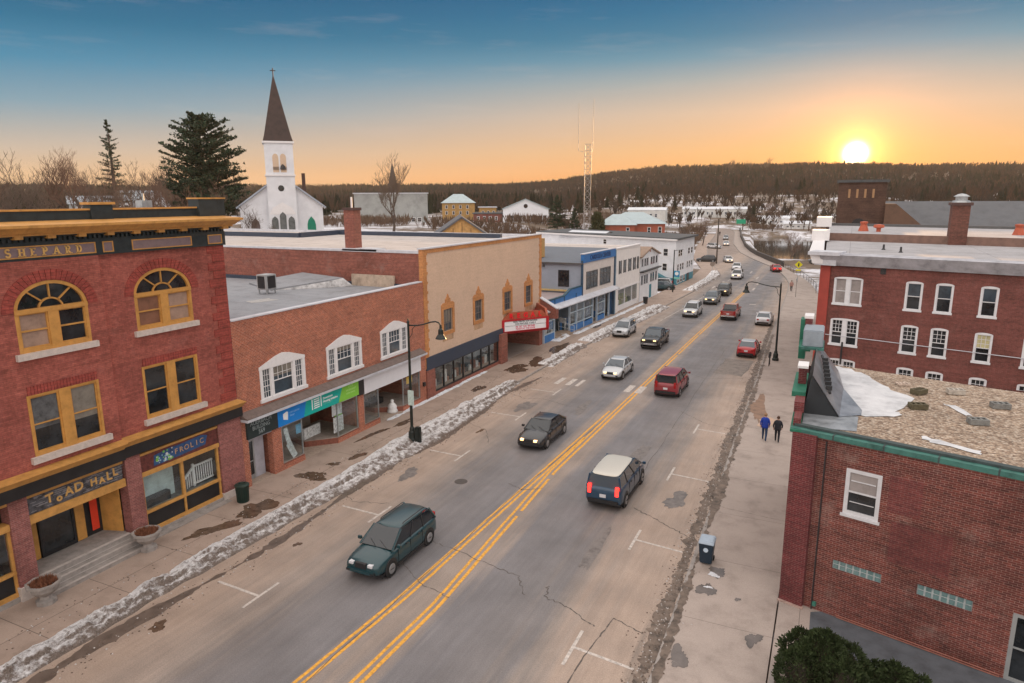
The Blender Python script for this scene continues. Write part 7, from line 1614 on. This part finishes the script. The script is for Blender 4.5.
# ================================================================== people
SKIN = M('skin', (.45,.27,.20), .6, 0); 
def person(x, y, z, h, face, shirt, legs, hair, label, stride=.34, armout=.08, detail=True):
    s = h/1.75
    V = [(0,0,.95),(0,.01,1.12),(0,.02,1.32),(0,.02,1.46),(0,.03,1.54),(0,.05,1.66),
         (-.18,.0,1.42),(-.235-armout*.3,-.07,1.16),(-.22-armout*.2,-.02,.95),
         (.18,.0,1.42),(.24+armout*.3,.03,1.16),(.22+armout*.2,.12,.97),
         (-.09,0,.90),(-.10,stride*.35+.04,.50),(-.10,stride*.5-.02,.09),(-.10,stride*.5+.14,.04),
         (.09,0,.90),(.10,-stride*.2+.05,.50),(.10,-stride*.8,.12),(.10,-stride*.8+.13,.05)]
    E = [(0,1),(1,2),(2,3),(3,4),(4,5),(3,6),(6,7),(7,8),(3,9),(9,10),(10,11),(0,12),(12,13),(13,14),(14,15),(0,16),(16,17),(17,18),(18,19)]
    Rd = [.135,.13,.155,.10,.055,.095,.075,.055,.042,.075,.055,.042,.105,.078,.052,.045,.105,.078,.052,.045]
    # fingers and thumbs
    for hand, sx in ((8,-1),(11,1)):
        hx, hy, hz = V[hand]
        base = len(V); V.append((hx+sx*.005, hy+.03, hz-.08)); Rd.append(.034); E.append((hand, base))
        for k in range(4):
            f0 = len(V); V.append((hx+sx*.01+(.0), hy+.0+.02*k, hz-.13)); Rd.append(.009); V.append((hx-sx*.005, hy+.005+.02*k, hz-.165-(.01 if k in (1,2) else 0))); Rd.append(.008)
            E += [(base, f0), (f0, f0+1)]
        f0 = len(V); V.append((hx-sx*.03, hy+.075, hz-.10)); Rd.append(.010); E.append((base, f0))
    me = bpy.data.meshes.new('body'); me.from_pydata([tuple(c*s for c in v) for v in V], E, [])
    o = bpy.data.objects.new('tmp', me); C.objects.link(o)
    md = o.modifiers.new('s', 'SKIN'); md.use_smooth_shade = True
    for i, r in enumerate(Rd): me.skin_vertices[0].data[i].radius = (r*s, r*s*(.72 if i in (1,2) else 1)); 
    me.skin_vertices[0].data[0].use_root = True
    sb = o.modifiers.new('b', 'SUBSURF'); sb.levels = 1
    dg = bpy.context.evaluated_depsgraph_get(); nm = bpy.data.meshes.new_from_object(o.evaluated_get(dg)); bpy.data.objects.remove(o)
    nm.materials.clear()
    for mt in (legs, shirt, SKIN, BLACK): nm.materials.append(mt)
    for p in nm.polygons:
        c = p.center/s; p.material_index = 3 if c.z < .10 else (0 if c.z < .93 and abs(c.x) < .19 else (2 if (c.z > 1.53 or (c.z < .99 and abs(c.x) > .2)) else 1)); p.use_smooth = True
    root = thing('person', (x, y, z), label, 'person', rz=math.radians(face))
    b = bpy.data.objects.new('body', nm); C.objects.link(b); b.parent = root
    def add(name, mb, mt):
        q = bpy.data.objects.new(name, mb.mesh(name, mt, (0,0,0), True)); C.objects.link(q); q.parent = root
    m = MB(); rings = []
    for f in range(9):
        a = -math.pi/2+math.pi*f/8; r = math.cos(a)*.108+.002; zz = 1.685+math.sin(a)*.125; rings.append([(r*math.cos(k*.5236)*.9*s, (.035-.012+r*math.sin(k*.5236)*1.05)*s, zz*s) for k in range(12)])
    m.loft(rings[3:]); add('hair', m, hair)
    m = MB()      # jacket: a shell over the torso
    rings = []
    for zz, rx, ry in ((.84,.21,.155),(.95,.205,.15),(1.12,.20,.145),(1.3,.225,.155),(1.42,.215,.13),(1.5,.10,.10)):
        rings.append([(rx*math.cos(k*.5236)*s, (.012+ry*math.sin(k*.5236))*s, zz*s) for k in range(12)])
    m.loft(rings); add('jacket', m, shirt)
    m = MB(); m.box(-.025*s,.025*s,.125*s,.165*s,1.62*s,1.67*s); add('nose', m, SKIN)
    for sx in (-1,1):
        m = MB(); m.box((sx*.04-.012)*s,(sx*.04+.012)*s,.128*s,.14*s,1.675*s,1.69*s); add('eye', m, BLACK)
        m = MB(); m.box((sx*.1-.012)*s,(sx*.1+.012)*s,.02*s,.06*s,1.63*s,1.69*s); add('ear', m, SKIN)
    m = MB(); m.box(-.03*s,.03*s,.122*s,.134*s,1.59*s,1.6*s); add('mouth', m, M('lips', (.3,.1,.08), .6, 0))
    return root
J1 = M('royal blue jacket', (.012,.045,.33), .8, .2, 8, obj=True); J2 = M('black jacket', (.015,.017,.025), .8, .2, 8, obj=True); JN = M('dark blue jeans', (.02,.045,.10), .85, .2, 8, obj=True); JK = M('black trousers', (.012,.014,.02), .85, .2, 8, obj=True); HB = M('brown hair', (.07,.035,.02), .7, .2, 9, obj=True); HT = M('tan knitted hat', (.30,.18,.10), .8, .2, 9, obj=True)
person(-2.95, 43.7, .135, 1.76, 0, J1, JN, HT, 'person in a royal blue jacket and jeans walking away on the right pavement')
person(-2.2, 43.7, .135, 1.66, 0, J2, JK, HB, 'person in a black jacket walking beside the one in royal blue', stride=.28, armout=.12)
person(-5.6, 118.5, .135, 1.75, 180, M('pinkish coat', (.35,.2,.17), .8, .1, 8, obj=True), JK, HB, 'distant person in a pinkish coat below the yellow crossing sign')
person(-40.8, 280, .135, 1.75, 0, J2, JK, HB, 'tiny dark person walking at the far bend')
# ================================================================== trees
BARK = M('grey brown bark', (.085,.06,.048), .9, .3, 3, obj=True); TWIG = M('brown bare twigs', (.11,.078,.06), .9, .2, 1, obj=True)
TWIG_R = M('reddish bare twigs', (.14,.082,.058), .9, .2, 1, obj=True)
PINE = M('dark pine needles', (.028,.048,.022), .8, .5, 1.2, obj=True); PINE2 = M('olive evergreen leaves', (.07,.075,.028), .8, .5, 1.2, obj=True)
def branch(mb1, mb2, p, d, L, r, lev, rr, maxlev, spread=.6, up=.12):
    n = 3; pts = [p]; rad = [r]; q = p.copy(); dd = d.copy()
    for i in range(n):
        dd = (dd + Vector((rr.uniform(-1,1), rr.uniform(-1,1), rr.uniform(-.5,1)))*.16 + Vector((0,0,up*.3))).normalized()
        q = q + dd*(L/n); pts.append(q.copy()); rad.append(max(.012, r*(1-.28*(i+1))))
    (mb1 if lev <= 1 else mb2).tube(pts, rad, 5 if lev <= 1 else 3, cap=False)
    if lev >= maxlev: return
    nb = (5, 5, 4, 3, 3)[min(lev, 4)]
    for k in range(nb):
        f = rr.uniform(.25, 1.0) if k < nb-1 else 1.0
        i = min(n-1, int(f*n)); a = pts[i].lerp(pts[i+1], f*n-i) if f < 1 else pts[-1]
        ax = Vector((rr.uniform(-1,1), rr.uniform(-1,1), rr.uniform(-.25,.8))).normalized()
        nd = (dd*(1-spread) + ax*spread + Vector((0,0,up))).normalized()
        branch(mb1, mb2, a, nd, L*rr.uniform(.5,.74), max(.014, r*.5), lev+1, rr, maxlev, spread, up)
def bare_tree(seed, h, maxlev=5, spread=.55, lean=0, twig=None):
    rr = random.Random(seed); a, b = MB(), MB()
    branch(a, b, Vector((0,0,-.5)), Vector((lean,0,1)).normalized(), h*.42, h*.022, 0, rr, maxlev, spread)
    return a.mesh('trunk', BARK, recalc=False), b.mesh('crown', twig or TWIG, recalc=False)
PROTO = [bare_tree(11, 11), bare_tree(23, 12, spread=.5), bare_tree(37, 10, spread=.62, twig=TWIG_R), bare_tree(41, 9, 4, .6), bare_tree(55, 13, 5, .52, twig=TWIG_R)]
TG = 'bare winter trees'
def put_tree(i, x, y, s, rz, label, z=None, cat='tree', name='bare_tree', group=TG, sz=1.0, protos=None):
    pr = (protos or PROTO)[i]
    r = thing(name, (x, y, terr(x, y) if z is None else z), label, cat, group, rz); r.scale = (s, s, s*sz)
    for nm, me in zip(('trunk', 'crown'), pr):
        o = bpy.data.objects.new(nm, me); C.objects.link(o); o.parent = r
    return r
def at_az(az, r): a = math.radians(az); return r*math.sin(a), r*math.cos(a)
# big spreading tree in front of the grey industrial building
x, y = at_az(-34.8, 150); put_tree(1, x, y, 1.5, .4, 'big bare tree in front of the pale grey industrial building', z=7.5)
left = [(-61.5,118,0,1.0),(-60.2,105,1,.95),(-58.8,128,3,1.2),(-57.3,112,4,.9),(-55.6,120,0,.95),(-54.2,135,2,1.15),(-52.6,124,1,.95),(-51.0,108,4,.8),(-49.8,130,0,1.0),(-48.6,115,2,.9),(-47.4,138,1,1.0),(-46.2,126,3,1.0),(-56.5,150,4,1.15),(-62.8,98,2,.9),(-45.6,112,3,.75),(-53.4,100,0,.8),(-50.4,150,4,1.1)]
lw = ['leftmost','second','third','fourth','fifth','sixth','seventh','eighth','ninth','tenth','eleventh','twelfth','thirteenth','fourteenth','fifteenth','sixteenth','seventeenth']
order = sorted(range(len(left)), key=lambda i: left[i][0])
for rank, i in enumerate(order):
    az, r, pi, s = left[i]; x, y = at_az(az, r); put_tree(pi, x, y, s*1.28, i*1.3, lw[rank]+' bare tree from the left in the row behind the ornate brick block', z=7.2)
mid = [(-16.5,140,2,.62),(-15.2,150,4,.6),(-14.2,160,1,.6),(-13.2,150,2,.62),(-12.2,165,0,.6),(-11.4,176,4,.62),(-12.6,190,2,.8),(-10.9,200,1,.8),(-17.8,175,4,.8),(-20.5,190,0,.8),(-14.0,205,2,.9),(-9.6,225,4,.8),(-16.0,215,1,.95)]
order = sorted(range(len(mid)), key=lambda i: mid[i][0])
for rank, i in enumerate(order):
    az, r, pi, s = mid[i]; x, y = at_az(az, r); put_tree(pi, x, y, s, i*2.1, lw[rank]+' bare tree from the left between the hipped brick house and the bend')
rt = [(-2.9,184,2,.85),(-.6,180,4,.9),(.6,190,2,.95),(-4.4,330,4,1.2),(-1.8,335,1,1.3),(.9,330,2,1.3),(-6.6,338,0,1.2),(2.4,240,4,1.1)]
order = sorted(range(len(rt)), key=lambda i: rt[i][0])
for rank, i in enumerate(order):
    az, r, pi, s = rt[i]; x, y = at_az(az, r); put_tree(pi, x, y, s, i*.9, lw[rank]+' bare tree from the left on the river banks', z=-.2 if r < 220 else None)
sky = [(-7.7,900,4,1.6),(-6.4,905,1,1.5),(-5.2,902,0,1.9),(-12.6,880,3,1.6),(-14.3,870,2,1.5)]
order = sorted(range(len(sky)), key=lambda i: sky[i][0])
for rank, i in enumerate(order):
    az, r, pi, s = sky[i]; x, y = at_az(az, r); put_tree(pi, x, y, s, i, lw[rank]+' tall lone tree from the left standing out on the ridge line')
def conifer(seed, h, R, mat, n=70, start=.12, tufts=26, droop=-.05, shape=.75, irregular=.35, leaf=.34, top=.05):
    rr = random.Random(seed); a, b = MB(), MB(); a.tube([(0,0,-1),(0,0,h*.5),(0,0,h*.96)], [h*.020, h*.014, .03], 6)
    for k in range(n):
        f = start+(1-start)*(k+rr.random())/n; z = h*f
        prof = ((1-f)/(1-start))**shape*(1-top)+top
        L = R*prof*rr.uniform(1-irregular, 1+irregular*.4); az = rr.uniform(0, 6.283); tilt = droop+rr.uniform(-.08,.2)+.30*f
        d = Vector((math.cos(az), math.sin(az), tilt)).normalized(); e = Vector((0,0,z))+d*L
        a.tube([(0,0,z), e], [.05, .015], 3, cap=False)
        for j in range(int(tufts*(.35+prof))):
            t = rr.uniform(.18, 1.0); side = Vector((-d.y, d.x, 0))*rr.gauss(0, .16)*L*(1.15-t*.6)
            c = Vector((0,0,z))+d*L*t+side+Vector((0,0,rr.uniform(-.12,.16))); s = leaf*rr.uniform(.5,1.2)
            v1 = Vector((rr.uniform(-1,1), rr.uniform(-1,1), rr.uniform(-.1,1))).normalized()*s; v2 = Vector((rr.uniform(-1,1), rr.uniform(-1,1), rr.uniform(-.3,.3))).normalized()*s*.5
            b.poly([c-v2, c+v2, c+v1])
    return a.mesh('trunk', BARK, recalc=False), b.mesh('crown', mat, recalc=False)
PINES = [conifer(3, 20.8, 8.6, PINE, 165, .2, 170, .13, .42, .42, .46, .2), conifer(5, 22.0, 4.0, PINE, 90, .2, 70, -.05, .8, .55, .28), conifer(9, 5.2, 2.5, PINE2, 110, .03, 80, .3, .42, .15, .3, .1), conifer(12, 9, 3.3, PINE, 80, .05, 60, 0, .8, .25, .4)]
x, y = at_az(-48.7, 130); put_tree(0, x, y, 1.0, 0, 'broad dark pine towering left of the church', z=7.4, name='pine_tree', group=None, protos=PINES)
x, y = at_az(-54.6, 150); put_tree(1, x, y, 1.0, 0, 'thin ragged spruce standing above the bare trees at the left', z=7.4, name='spruce_tree', group=None, protos=PINES)
x, y = at_az(-18.0, 165); put_tree(2, x, y, 1.0, 0, 'rounded olive evergreen beside the hipped brick house', z=6.2, name='evergreen_tree', group=None, protos=PINES)
x, y = at_az(-21.3, 190); put_tree(3, x, y, 1.0, 0, 'dark spreading evergreen right of the white gabled hall', z=6.6, name='evergreen_tree', group=None, protos=PINES)
x, y = at_az(-19.9, 186); put_tree(3, x, y, .62, 2, 'smaller dusty evergreen among snow left of the rounded one', z=6.6, name='evergreen_tree', group=None, protos=PINES)
x, y = at_az(-44.2, 118); put_tree(3, x, y, .6, 2, 'small bare-branched shrub tree in front of the church wall', z=7.4, name='bare_tree', protos=[None,None,None,PROTO[3]], group=TG)
# woods on the far hills, too many to count
def far_wood():
    rr = random.Random(99); A = [MB(), MB(), MB()]; B = MB()
    n = 0
    while n < 28000:
        u = rr.random(); b = rr.uniform(-44, 44); r = 345 + 800*(rr.random()**.75)
        az = b - 25; x, y = at_az(az, r)
        # thinner on the snowy slope above the bend, thick elsewhere
        snowy = (1.5 < b < 25) and r < 600
        dens = .98
        if snowy: dens = .62+1.1*max(0, noise.noise(Vector((x*.018, y*.018, 2)))+.10)
        elif r < 430: dens = .55
        if rr.random() > dens: continue
        if XL(y)-8 < x < XR(y)+10 and r < 400: continue
        z = terr(x, y); n += 1
        ever = rr.random() < (.16+.4*noise.noise(Vector((x*.006, y*.006, 9)))) * (1.0 if r > 600 or b < 2 else .35)
        if ever:
            h = rr.uniform(6, 11); w = h*rr.uniform(.24, .36)
            for j in range(4):
                z0 = z+h*(.08+.22*j); z1 = z0+h*.36; ww = w*(1-j*.22); a = rr.uniform(0, 3.14)
                for q in range(3):
                    t = a+q*1.047; dx, dy = ww*math.cos(t), ww*math.sin(t); B.poly([(x-dx,y-dy,z0),(x+dx,y+dy,z0+rr.uniform(-.4,.4)),(x,y,z1)])
        else:
            h = rr.uniform(6, 11) if not snowy else rr.uniform(4, 8); M_ = A[rr.choice((0,0,1,2))]; nn = 13 if r < 620 else 8
            M_.poly([(x-.14,y,z-.5),(x+.14,y,z-.5),(x+.05,y,z+h*.8),(x-.05,y,z+h*.8)])
            for j in range(nn):
                t = rr.uniform(0, 6.28); s = rr.uniform(.15, .45)*h*.55; zb = z+h*rr.uniform(.15, .6); up = rr.uniform(.25, .5)*h
                px, py = s*math.cos(t), s*math.sin(t); w = .13+.16*rr.random() + (.0 if r < 620 else .15)
                M_.poly([(x+px*.1,y+py*.1,zb),(x+px-w,y+py,zb+up*.75),(x+px*1.08,y+py,zb+up),(x+px+w,y+py,zb+up*.7)])
    cols = ((.062,.042,.031),(.085,.05,.034),(.05,.04,.035))
    for i, mb in enumerate(A): struct(mb.build('bare wood', M('far bare wood %d' % i, cols[i], .95, .3, .02, spec=.05), recalc=False), 'stuff')
    struct(B.build('evergreen wood', M('far evergreen wood', (.028,.032,.02), .95, .4, .03, spec=.05), recalc=False), 'stuff')
far_wood()
def brush():
    rr = random.Random(5); m = MB(); n = 0
    while n < 2600:
        x = rr.uniform(-150, 30); y = rr.uniform(120, 350)
        if XL(y)-4 < x < lerp_tab(RW, y)+4: continue
        if x > 0 and y < 175: continue
        if x > -60 and y < 145: continue
        if 150 < y < 322 and x > XR(y): continue
        if noise.noise(Vector((x*.03, y*.03, 4))) < (.02 if x > -60 else .22): continue
        z = terr(x, y); n += 1; h = rr.uniform(.8, 3.6)
        for j in range(9):
            t = rr.uniform(0, 6.28); s = rr.uniform(.1, .5)*h; w = .05
            m.poly([(x,y,z),(x+s*math.cos(t)-w,y+s*math.sin(t),z+h*rr.uniform(.6,1)),(x+s*math.cos(t)+w,y+s*math.sin(t),z+h*rr.uniform(.6,1))])
    struct(m.build('brushwood', M('brown brush', (.12,.075,.05), .95, .3, .3), recalc=False), 'stuff')
brush()
# evergreen shrubs by the near driveway
HEDGE = M('dark green shrub leaves', (.032,.046,.016), .7, .55, 2.2, obj=True, spec=.2); HEDGEI = M('shrub twigs', (.03,.022,.014), .9, .3, 4, obj=True)
def shrub(cx, cy, rx, ry, h, n, seed, label, lobes):
    rr = random.Random(seed); t = thing('shrub', (cx, cy, .16), label, 'shrub', 'evergreen shrubs at the near right corner')
    ms = MB()
    for k in range(14):
        a = rr.uniform(0, 6.28); r = rr.uniform(.2, .8); ms.tube([(cx,cy,.1),(cx+rx*r*.5*math.cos(a),cy+ry*r*.5*math.sin(a),h*.5),(cx+rx*r*.85*math.cos(a),cy+ry*r*.85*math.sin(a),h*.85)], [.03,.02,.01], 4, cap=False)
    ms.build('stem', HEDGEI, t)
    m = MB()
    L = [(cx+rx*lx, cy+ry*ly, h*lz, s) for lx, ly, lz, s in lobes]
    for k in range(n):
        lx, ly, lz, s = rr.choice(L)
        d = Vector((rr.gauss(0,1), rr.gauss(0,1), rr.gauss(.3,1))).normalized()
        nn = noise.noise(Vector((lx+d.x*2.2, ly+d.y*2.2, d.z*2.2+seed)))
        rad = (1+.30*nn)*rr.uniform(.72, 1.02)**.6
        p = Vector((lx+d.x*rx*s*rad, ly+d.y*ry*s*rad, max(.12, lz+d.z*h*s*.8*rad)))
        q = (d+Vector((rr.uniform(-1,1), rr.uniform(-1,1), rr.uniform(-.6,1)))*.8).normalized(); u = q.orthogonal().normalized(); sz = rr.uniform(.022, .045)
        e = p+q*sz*2.4; m.poly([p-u*sz*.7, e-u*sz*.2+Vector((0,0,sz*.3)), e+u*sz*.3, p+u*sz*.7])
    m.build('foliage', HEDGE, t, recalc=False)
    c = MB(); r0 = []
    for lx, ly, lz, s in L:
        c.loft([[(lx+rx*s*.66*math.cos(a_)*math.cos(k*.628), ly+ry*s*.66*math.cos(a_)*math.sin(k*.628), max(.1, lz+h*s*.5*math.sin(a_))) for k in range(10)] for a_ in (-1.5,-.8,0,.8,1.5)])
    c.build('inner_growth', HEDGEI, t, smooth=True)
LB = [(0,0,.5,.62),(-.4,-.3,.45,.5),(.4,.3,.5,.5),(-.35,.4,.5,.5),(.4,-.35,.45,.5),(0,.1,.75,.42)]
shrub(.75, 20.7, 1.45, 1.3, 2.0, 17000, 1, 'largest rounded dark evergreen shrub beside the pavement', LB)
shrub(2.7, 20.9, 1.2, .85, 1.45, 10000, 2, 'middle evergreen shrub between the largest and the low one', LB)
shrub(4.7, 20.1, 1.5, .8, 1.15, 9000, 3, 'low spreading evergreen shrub furthest right', LB)
m = MB(); m.poly([(1.0,18.9,.9),(1.9,18.7,.9),(2.1,19.3,.95),(1.3,19.4,.95)])
snowbank(lambda y: 1.2, lambda y: 3.0, 18.4, 19.8, .5, 12, SNOW_C, 'snow heap')

# ================================================================== the evening air
hz = MB(); hz.box(-1760, 1760, -1760, 1760, -30, 84); ho = hz.build('haze', [], None); struct(ho, 'stuff')
m_, b_ = newmat('evening haze'); nt.nodes.remove(b_)
pv = N('ShaderNodeVolumePrincipled'); pv.inputs['Color'].default_value = (.98,.84,.68,1); pv.inputs['Density'].default_value = .00012; pv.inputs['Anisotropy'].default_value = .15
LK(pv.outputs[0], [n for n in nt.nodes if n.type == 'OUTPUT_MATERIAL'][0].inputs['Volume']); ho.data.materials.append(m_)
